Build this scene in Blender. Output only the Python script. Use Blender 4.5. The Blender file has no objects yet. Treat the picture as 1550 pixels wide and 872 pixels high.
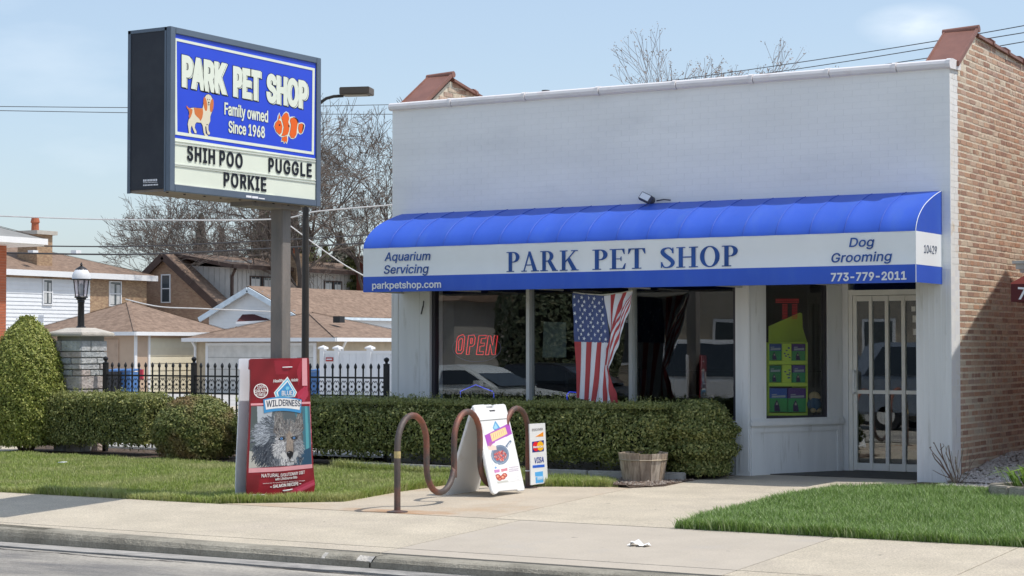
import bpy, bmesh, math, random
import numpy as np
from mathutils import Vector, Matrix, noise
from mathutils.geometry import delaunay_2d_cdt
random.seed(7); np.random.seed(7)
sc = bpy.context.scene
COL = sc.collection
PI = math.pi
# ------------------------------------------------------------------ camera
HEAD = math.radians(31); PITCH = math.atan(90/2900)
CAM = Vector((6.75, -20.67, 1.5))
cam_data = bpy.data.cameras.new('camera'); cam_data.sensor_width = 36; cam_data.lens = 2900/1550*36
cam_data.clip_start = 0.1; cam_data.clip_end = 2000
cam = bpy.data.objects.new('camera', cam_data); COL.objects.link(cam)
cam.location = CAM; cam.rotation_euler = (PI/2+PITCH, 0, HEAD)
sc.camera = cam
# ------------------------------------------------------------------ light
SUN_EL = math.radians(62.1); SUN_AZ = math.radians(70.7)     # azimuth from +Y towards +X
world = bpy.data.worlds.new('World'); sc.world = world; world.use_nodes = True
wn = world.node_tree.nodes; wl = world.node_tree.links
sky = wn.new('ShaderNodeTexSky'); sky.sky_type = 'NISHITA'; sky.sun_disc = False
sky.sun_elevation = SUN_EL; sky.sun_rotation = SUN_AZ
sky.air_density = 1.0; sky.dust_density = 1.6; sky.ozone_density = 1.6; sky.altitude = 100
bg = wn['Background']; bg.inputs['Strength'].default_value = 0.15
# thin high cloud wisps in the sky (small, near the horizon band)
wtc = wn.new('ShaderNodeTexCoord'); wno = wn.new('ShaderNodeTexNoise'); wmap = wn.new('ShaderNodeMapping')
wmap.inputs['Scale'].default_value = (1.0, 1.0, 3.2)
wno.inputs['Scale'].default_value = 5.0; wno.inputs['Detail'].default_value = 6
wramp = wn.new('ShaderNodeValToRGB'); wramp.color_ramp.elements[0].position = 0.60; wramp.color_ramp.elements[1].position = 0.86
wramp.color_ramp.elements[0].color = (0, 0, 0, 1); wramp.color_ramp.elements[1].color = (0.35, 0.35, 0.35, 1)
wmix = wn.new('ShaderNodeMix'); wmix.data_type = 'RGBA'; wmix.inputs[7].default_value = (5.6, 5.9, 6.2, 1)
wl.new(wtc.outputs['Generated'], wmap.inputs['Vector']); wl.new(wmap.outputs['Vector'], wno.inputs['Vector'])
wl.new(wno.outputs['Fac'], wramp.inputs['Fac']); wl.new(wramp.outputs['Color'], wmix.inputs[0])
whz = wn.new('ShaderNodeMix'); whz.data_type = 'RGBA'; whz.inputs[0].default_value = .45; whz.inputs[7].default_value = (2.5, 3.0, 3.55, 1)   # thin even veil of high haze
# one small wispy cloud low over the shop roof
wdt = wn.new('ShaderNodeVectorMath'); wdt.operation = 'DISTANCE'; wst = wn.new('ShaderNodeVectorMath'); wst.operation = 'MULTIPLY'; wst.inputs[1].default_value = (1,1,2.6)
wst.inputs[0].default_value = (0,0,0); wl.new(wtc.outputs['Generated'], wst.inputs[0]); wdt.inputs[1].default_value = (-0.3214,0.9328,0.4240); wl.new(wst.outputs[0], wdt.inputs[0])
wmr = wn.new('ShaderNodeMapRange'); wmr.inputs['From Min'].default_value = .0; wmr.inputs['From Max'].default_value = .032; wmr.inputs['To Min'].default_value = 1; wmr.inputs['To Max'].default_value = 0; wl.new(wdt.outputs['Value'], wmr.inputs['Value'])
wn2 = wn.new('ShaderNodeTexNoise'); wn2.inputs['Scale'].default_value = 45; wn2.inputs['Detail'].default_value = 5; wl.new(wst.outputs[0], wn2.inputs['Vector'])
wm2 = wn.new('ShaderNodeMath'); wm2.operation = 'MULTIPLY'; wl.new(wmr.outputs[0], wm2.inputs[0]); wl.new(wn2.outputs['Fac'], wm2.inputs[1])
wm3 = wn.new('ShaderNodeMath'); wm3.operation = 'ADD'; wm3.use_clamp = True; wl.new(wm2.outputs[0], wm3.inputs[0]); wl.new(wramp.outputs['Color'], wm3.inputs[1]); wl.new(wm3.outputs[0], wmix.inputs[0])
wl.new(sky.outputs['Color'], whz.inputs[6]); wl.new(whz.outputs[2], wmix.inputs[6]); wl.new(wmix.outputs[2], bg.inputs['Color'])
sd = bpy.data.lights.new('sun', 'SUN'); sd.energy = 2.7; sd.angle = math.radians(0.53); sd.color = (1.0, 0.955, 0.89)
sun = bpy.data.objects.new('sun', sd); COL.objects.link(sun); sun.location = (20, 8, 40)
sun.rotation_euler = Vector((-0.5, -0.175, -1.0)).to_track_quat('-Z', 'Y').to_euler()
sc.view_settings.view_transform = 'Standard'; sc.view_settings.look = 'None'
sc.view_settings.exposure = 0.45; sc.view_settings.gamma = 1.0
# ------------------------------------------------------------------ measuring helpers (a point of the photograph onto a real surface)
_f = Vector((-math.sin(HEAD)*math.cos(PITCH), math.cos(HEAD)*math.cos(PITCH), math.sin(PITCH)))
_r = Vector((math.cos(HEAD), math.sin(HEAD), 0)); _u = _r.cross(_f)
def ray(px, py): return _f + _r*((px-775)/2900) - _u*((py-436)/2900)
def onp(px, py, P, N):
    d = ray(px, py); N = Vector(N); t = (Vector(P)-CAM).dot(N)/d.dot(N); return CAM + d*t
def onX(px, py, X): return onp(px, py, (X, 0, 0), (1, 0, 0))
def onY(px, py, Y): return onp(px, py, (0, Y, 0), (0, 1, 0))
def onZ(px, py, Z=0): return onp(px, py, (0, 0, Z), (0, 0, 1))
def atD(px, py, D): return CAM + ray(px, py)*D
# ------------------------------------------------------------------ tagging and parenting
def wm(o):
    m = o.matrix_basis.copy()
    return wm(o.parent) @ o.matrix_parent_inverse @ m if o.parent else m
def setp(o, parent):
    if parent is not None:
        o.parent = parent; o.matrix_parent_inverse = wm(parent).inverted()
def tag(o, label=None, cat=None, group=None, kind=None):
    if label: o['label'] = label
    if cat: o['category'] = cat
    if group: o['group'] = group
    if kind: o['kind'] = kind
    return o
def empty(name, loc, label=None, cat=None, group=None, rz=0):
    o = bpy.data.objects.new(name, None); COL.objects.link(o); o.location = loc; o.rotation_euler = (0, 0, rz)
    o.empty_display_size = 0.1
    return tag(o, label, cat, group)
def link(name, me, parent=None):
    o = bpy.data.objects.new(name, me); COL.objects.link(o); setp(o, parent); return o
def copy_tree(o, delta, parent=None):
    c = o.copy(); COL.objects.link(c)
    if parent is None:
        c.location = o.location + Vector(delta)
    else: c.parent = parent
    for ch in [x for x in bpy.data.objects if x.parent == o]: copy_tree(ch, delta, c)
    return c
# ------------------------------------------------------------------ mesh building
class MB:
    def __init__(s): s.v = []; s.f = []; s.m = []
    def add(s, vs, fs, mi=0):
        b = len(s.v); s.v += [tuple(v) for v in vs]; s.f += [tuple(b+i for i in f) for f in fs]; s.m += [mi]*len(fs); return s
    def box(s, lo, hi, mi=0):
        x0, y0, z0 = lo; x1, y1, z1 = hi
        return s.add([(x0,y0,z0),(x1,y0,z0),(x1,y1,z0),(x0,y1,z0),(x0,y0,z1),(x1,y0,z1),(x1,y1,z1),(x0,y1,z1)],
            [(0,3,2,1),(4,5,6,7),(0,1,5,4),(1,2,6,5),(2,3,7,6),(3,0,4,7)], mi)
    def beam(s, a, b, w, h, mi=0, up=(0,0,1)):
        a = Vector(a); b = Vector(b); d = (b-a).normalized(); up = Vector(up)
        if abs(d.dot(up)) > .99: up = Vector((1,0,0))
        x = d.cross(up).normalized()*(w/2); y = x.cross(d).normalized()*(h/2)
        return s.add([a-x-y,a+x-y,a+x+y,a-x+y,b-x-y,b+x-y,b+x+y,b-x+y],
            [(0,1,2,3),(7,6,5,4),(0,4,5,1),(1,5,6,2),(2,6,7,3),(3,7,4,0)], mi)
    def tube(s, pts, r, n=8, mi=0, cap=True):
        pts = [Vector(p) for p in pts]; k = len(pts); rs = r if isinstance(r, (list, tuple)) else [r]*k
        b = len(s.v); prev = None
        for i, p in enumerate(pts):
            d = (pts[min(i+1,k-1)]-pts[max(i-1,0)]).normalized()
            if prev is None:
                a = Vector((0,0,1)) if abs(d.z) < .9 else Vector((1,0,0)); x = d.cross(a).normalized()
            else: x = (prev-d*prev.dot(d)).normalized()
            prev = x; y = d.cross(x)
            for j in range(n):
                t = 2*PI*j/n; s.v.append(tuple(p+(x*math.cos(t)+y*math.sin(t))*rs[i]))
        for i in range(k-1):
            for j in range(n):
                s.f.append((b+i*n+j, b+i*n+(j+1)%n, b+(i+1)*n+(j+1)%n, b+(i+1)*n+j)); s.m.append(mi)
        if cap:
            s.f.append(tuple(b+j for j in range(n))[::-1]); s.m.append(mi)
            s.f.append(tuple(b+(k-1)*n+j for j in range(n))); s.m.append(mi)
        return s
    def lathe(s, c, prof, n=16, mi=0, ax=(0,0,1)):
        c = Vector(c); ax = Vector(ax).normalized(); x = ax.orthogonal().normalized(); y = ax.cross(x); b = len(s.v); k = len(prof)
        for r, z in prof:
            for j in range(n):
                t = 2*PI*j/n; s.v.append(tuple(c+ax*z+(x*math.cos(t)+y*math.sin(t))*max(r, 1e-4)))
        for i in range(k-1):
            for j in range(n):
                s.f.append((b+i*n+j, b+i*n+(j+1)%n, b+(i+1)*n+(j+1)%n, b+(i+1)*n+j)); s.m.append(mi)
        s.f.append(tuple(b+j for j in range(n))[::-1]); s.m.append(mi)
        s.f.append(tuple(b+(k-1)*n+j for j in range(n))); s.m.append(mi)
        return s
    def prism(s, pts, off, mi=0):
        """polygon of 3-D points pushed by the vector off"""
        pts = [Vector(p) for p in pts]; off = Vector(off); n = len(pts)
        fs = [tuple(range(n)), tuple(range(2*n-1, n-1, -1))]+[(i, n+i, n+(i+1)%n, (i+1)%n) for i in range(n)]
        return s.add(pts+[p+off for p in pts], fs, mi)
    def build(s, name, mats, parent=None, smooth=False, bevel=0, fix=True):
        me = bpy.data.meshes.new(name); me.from_pydata(s.v, [], s.f)
        mats = mats if isinstance(mats, (list, tuple)) else [mats]
        for m in mats: me.materials.append(m)
        if len(mats) > 1: me.polygons.foreach_set('material_index', s.m)
        if fix and len(s.f) < 20000:
            bm = bmesh.new(); bm.from_mesh(me); bmesh.ops.recalc_face_normals(bm, faces=bm.faces)
            if bevel: bmesh.ops.bevel(bm, geom=[e for e in bm.edges if len(e.link_faces)==2 and e.calc_face_angle(0) > .6], offset=bevel, segments=2, affect='EDGES', clamp_overlap=True)
            bm.to_mesh(me); bm.free()
        if smooth:
            me.polygons.foreach_set('use_smooth', [True]*len(me.polygons))
            if smooth != 'all':
                try: me.set_sharp_from_angle(angle=math.radians(35))
                except Exception: pass
        me.update()
        return link(name, me, parent)
def np_mesh(name, V, F, mat, parent=None, smooth=False, mi=None):
    V = np.asarray(V, dtype=np.float32).reshape(-1, 3); F = np.asarray(F, dtype=np.int32); k = F.shape[1]
    me = bpy.data.meshes.new(name); me.vertices.add(len(V)); me.vertices.foreach_set('co', V.ravel())
    me.loops.add(F.size); me.loops.foreach_set('vertex_index', F.ravel())
    me.polygons.add(len(F)); me.polygons.foreach_set('loop_start', np.arange(0, F.size, k, dtype=np.int32))
    try: me.polygons.foreach_set('loop_total', np.full(len(F), k, dtype=np.int32))
    except Exception: pass
    for m in (mat if isinstance(mat, (list, tuple)) else [mat]): me.materials.append(m)
    if mi is not None: me.polygons.foreach_set('material_index', np.asarray(mi, dtype=np.int32))
    me.polygons.foreach_set('use_smooth', np.full(len(F), bool(smooth)))
    me.update(calc_edges=True); me.validate()
    return link(name, me, parent)
def boxes(name, C, H, mat, parent=None, jit=0.0):
    """many axis boxes joined: centres C, half sizes H"""
    C = np.asarray(C, float); H = np.asarray(H, float); n = len(C)
    s = np.array([(-1,-1,-1),(1,-1,-1),(1,1,-1),(-1,1,-1),(-1,-1,1),(1,-1,1),(1,1,1),(-1,1,1)], float)
    V = C[:,None,:]+s[None]*H[:,None,:]+(np.random.rand(n,8,3)-.5)*jit
    f = np.array([(0,3,2,1),(4,5,6,7),(0,1,5,4),(1,2,6,5),(2,3,7,6),(3,0,4,7)])
    F = (np.arange(n)*8)[:,None,None]+f[None]
    return np_mesh(name, V.reshape(-1,3), F.reshape(-1,4), mat, parent)
# ------------------------------------------------------------------ materials
def mat(name, col, rough=.6, metal=0, var=.12, vscale=3, bump=0, bscale=60, spec=.4, dirt=None, dscale=1.2, dlo=.5, dhi=.75, isl=0, obj=0, hue=None, emit=0, stretch=None, detail=5, speck=None, spots=None):
    """principled surface with noise variation, optional stain colour, relief, per-island / per-object variation"""
    m = bpy.data.materials.new(name); m.use_nodes = True; nt = m.node_tree; P = nt.nodes['Principled BSDF']; L = nt.links.new
    P.inputs['Roughness'].default_value = rough; P.inputs['Metallic'].default_value = metal
    P.inputs['Specular IOR Level'].default_value = spec
    tc = nt.nodes.new('ShaderNodeTexCoord'); vec = tc.outputs['Object']
    if stretch:
        mp = nt.nodes.new('ShaderNodeMapping'); mp.inputs['Scale'].default_value = stretch; L(vec, mp.inputs['Vector']); vec = mp.outputs['Vector']
    n1 = nt.nodes.new('ShaderNodeTexNoise'); n1.inputs['Scale'].default_value = vscale; n1.inputs['Detail'].default_value = detail; L(vec, n1.inputs['Vector'])
    mr = nt.nodes.new('ShaderNodeMapRange'); mr.inputs['From Min'].default_value = .3; mr.inputs['From Max'].default_value = .7
    mr.inputs['To Min'].default_value = 1-var; mr.inputs['To Max'].default_value = 1+var; L(n1.outputs['Fac'], mr.inputs['Value'])
    base = nt.nodes.new('ShaderNodeRGB'); base.outputs[0].default_value = (*col, 1); cout = base.outputs[0]
    if isl or obj:
        if isl: g = nt.nodes.new('ShaderNodeNewGeometry'); rnd = g.outputs['Random Per Island']
        else: g = nt.nodes.new('ShaderNodeObjectInfo'); rnd = g.outputs['Random']
        cr = nt.nodes.new('ShaderNodeValToRGB'); cols = hue or [col]
        els = cr.color_ramp.elements
        while len(els) < len(cols): els.new(.5)
        for i, c in enumerate(cols): els[i].position = i/max(1, len(cols)-1); els[i].color = (*c, 1)
        L(rnd, cr.inputs['Fac']); cout = cr.outputs['Color']
    mul = nt.nodes.new('ShaderNodeVectorMath'); mul.operation = 'SCALE'; L(cout, mul.inputs[0]); L(mr.outputs[0], mul.inputs['Scale']); cout = mul.outputs[0]
    if dirt:
        n2 = nt.nodes.new('ShaderNodeTexNoise'); n2.inputs['Scale'].default_value = dscale; n2.inputs['Detail'].default_value = 8; n2.inputs['Roughness'].default_value = .65; L(vec, n2.inputs['Vector'])
        m2 = nt.nodes.new('ShaderNodeMapRange'); m2.inputs['From Min'].default_value = dlo; m2.inputs['From Max'].default_value = dhi; L(n2.outputs['Fac'], m2.inputs['Value'])
        mx = nt.nodes.new('ShaderNodeMix'); mx.data_type = 'RGBA'; mx.inputs[7].default_value = (*dirt, 1)
        L(m2.outputs[0], mx.inputs[0]); L(cout, mx.inputs[6]); cout = mx.outputs[2]
    if spots:
        n5 = nt.nodes.new('ShaderNodeTexNoise'); n5.inputs['Scale'].default_value = spots[0]; n5.inputs['Detail'].default_value = 2; L(tc.outputs['Object'], n5.inputs['Vector'])
        m5 = nt.nodes.new('ShaderNodeMapRange'); m5.inputs['From Min'].default_value = spots[1]; m5.inputs['From Max'].default_value = spots[1]+.03; m5.inputs['To Max'].default_value = .55; L(n5.outputs['Fac'], m5.inputs['Value'])
        x5 = nt.nodes.new('ShaderNodeMix'); x5.data_type = 'RGBA'; x5.inputs[7].default_value = (.16,.14,.12,1); L(m5.outputs[0], x5.inputs[0]); L(cout, x5.inputs[6]); cout = x5.outputs[2]
    if speck:
        n4 = nt.nodes.new('ShaderNodeTexNoise'); n4.inputs['Scale'].default_value = speck[0]; n4.inputs['Detail'].default_value = 3; n4.inputs['Roughness'].default_value = .7; L(tc.outputs['Object'], n4.inputs['Vector'])
        m4 = nt.nodes.new('ShaderNodeMapRange'); m4.inputs['From Min'].default_value = .3; m4.inputs['From Max'].default_value = .7; m4.inputs['To Min'].default_value = 1-speck[1]; m4.inputs['To Max'].default_value = 1+speck[1]; L(n4.outputs['Fac'], m4.inputs['Value'])
        sc4 = nt.nodes.new('ShaderNodeVectorMath'); sc4.operation = 'SCALE'; L(cout, sc4.inputs[0]); L(m4.outputs[0], sc4.inputs['Scale']); cout = sc4.outputs[0]
    L(cout, P.inputs['Base Color'])
    if bump:
        n3 = nt.nodes.new('ShaderNodeTexNoise'); n3.inputs['Scale'].default_value = bscale; n3.inputs['Detail'].default_value = 4; L(vec, n3.inputs['Vector'])
        b = nt.nodes.new('ShaderNodeBump'); b.inputs['Strength'].default_value = min(1, bump); b.inputs['Distance'].default_value = .02; L(n3.outputs['Fac'], b.inputs['Height']); L(b.outputs['Normal'], P.inputs['Normal'])
    if emit:
        P.inputs['Emission Color'].default_value = (*col, 1); P.inputs['Emission Strength'].default_value = emit
    return m
def leafmat(name, cols, trans=.25, rough=.55, patch=None, pscale=.7):
    m = bpy.data.materials.new(name); m.use_nodes = True; nt = m.node_tree; L = nt.links.new; P = nt.nodes['Principled BSDF']
    g = nt.nodes.new('ShaderNodeNewGeometry'); cr = nt.nodes.new('ShaderNodeValToRGB'); els = cr.color_ramp.elements
    while len(els) < len(cols): els.new(.5)
    for i, c in enumerate(cols): els[i].position = i/(len(cols)-1); els[i].color = (*c, 1)
    L(g.outputs['Random Per Island'], cr.inputs['Fac']); cout = cr.outputs['Color']
    if patch:
        tc = nt.nodes.new('ShaderNodeTexCoord'); n2 = nt.nodes.new('ShaderNodeTexNoise'); n2.inputs['Scale'].default_value = pscale; n2.inputs['Detail'].default_value = 4; L(tc.outputs['Object'], n2.inputs['Vector'])
        mr = nt.nodes.new('ShaderNodeMapRange'); mr.inputs['From Min'].default_value = .45; mr.inputs['From Max'].default_value = .7; L(n2.outputs['Fac'], mr.inputs['Value'])
        mx = nt.nodes.new('ShaderNodeMix'); mx.data_type = 'RGBA'; mx.inputs[7].default_value = (*patch, 1); L(mr.outputs[0], mx.inputs[0]); L(cout, mx.inputs[6]); cout = mx.outputs[2]
    L(cout, P.inputs['Base Color']); P.inputs['Roughness'].default_value = rough; P.inputs['Specular IOR Level'].default_value = .35
    t = nt.nodes.new('ShaderNodeBsdfTranslucent'); L(cout, t.inputs['Color']); ms = nt.nodes.new('ShaderNodeMixShader'); ms.inputs[0].default_value = trans
    L(P.outputs[0], ms.inputs[1]); L(t.outputs[0], ms.inputs[2]); L(ms.outputs[0], nt.nodes['Material Output'].inputs['Surface'])
    return m
def glassmat(name, tint=(.8,.86,.85), ior=1.75, rough=0.0):
    m = bpy.data.materials.new(name); m.use_nodes = True; nt = m.node_tree; L = nt.links.new
    nt.nodes.remove(nt.nodes['Principled BSDF'])
    tr = nt.nodes.new('ShaderNodeBsdfTransparent'); tr.inputs[0].default_value = (*tint, 1)
    gl = nt.nodes.new('ShaderNodeBsdfGlossy'); gl.inputs['Roughness'].default_value = rough; gl.inputs['Color'].default_value = (1,1,1,1)
    ge = nt.nodes.new('ShaderNodeNewGeometry'); dt = nt.nodes.new('ShaderNodeVectorMath'); dt.operation = 'DOT_PRODUCT'; L(ge.outputs['Normal'], dt.inputs[0]); L(ge.outputs['Incoming'], dt.inputs[1])
    ab = nt.nodes.new('ShaderNodeMath'); ab.operation = 'ABSOLUTE'; L(dt.outputs['Value'], ab.inputs[0]); iv = nt.nodes.new('ShaderNodeMath'); iv.operation = 'SUBTRACT'; iv.inputs[0].default_value = 1; L(ab.outputs[0], iv.inputs[1])
    pw = nt.nodes.new('ShaderNodeMath'); pw.operation = 'POWER'; pw.inputs[1].default_value = 5; L(iv.outputs[0], pw.inputs[0]); r0 = ((ior-1)/(ior+1))**2
    fr = nt.nodes.new('ShaderNodeMath'); fr.operation = 'MULTIPLY_ADD'; fr.inputs[1].default_value = 1-r0; fr.inputs[2].default_value = r0; L(pw.outputs[0], fr.inputs[0])
    no = nt.nodes.new('ShaderNodeTexNoise'); no.inputs['Scale'].default_value = .9; tc = nt.nodes.new('ShaderNodeTexCoord'); L(tc.outputs['Object'], no.inputs['Vector'])
    b = nt.nodes.new('ShaderNodeBump'); b.inputs['Strength'].default_value = .12; b.inputs['Distance'].default_value = .008; L(no.outputs['Fac'], b.inputs['Height']); L(b.outputs['Normal'], gl.inputs['Normal'])
    ms = nt.nodes.new('ShaderNodeMixShader'); L(fr.outputs[0], ms.inputs[0]); L(tr.outputs[0], ms.inputs[1]); L(gl.outputs[0], ms.inputs[2])
    L(ms.outputs[0], nt.nodes['Material Output'].inputs['Surface']); return m
def flatcol(name, col, rough=.5, emit=0, spec=.3, var=.03): return mat(name, col, rough=rough, var=var, vscale=8, emit=emit, spec=spec)
def attrmat(name, rough=.45):
    m = bpy.data.materials.new(name); m.use_nodes = True; nt = m.node_tree; P = nt.nodes['Principled BSDF']
    a = nt.nodes.new('ShaderNodeAttribute'); a.attribute_name = 'print'; nt.links.new(a.outputs['Color'], P.inputs['Base Color'])
    P.inputs['Roughness'].default_value = rough; P.inputs['Specular IOR Level'].default_value = .3; return m
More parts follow.
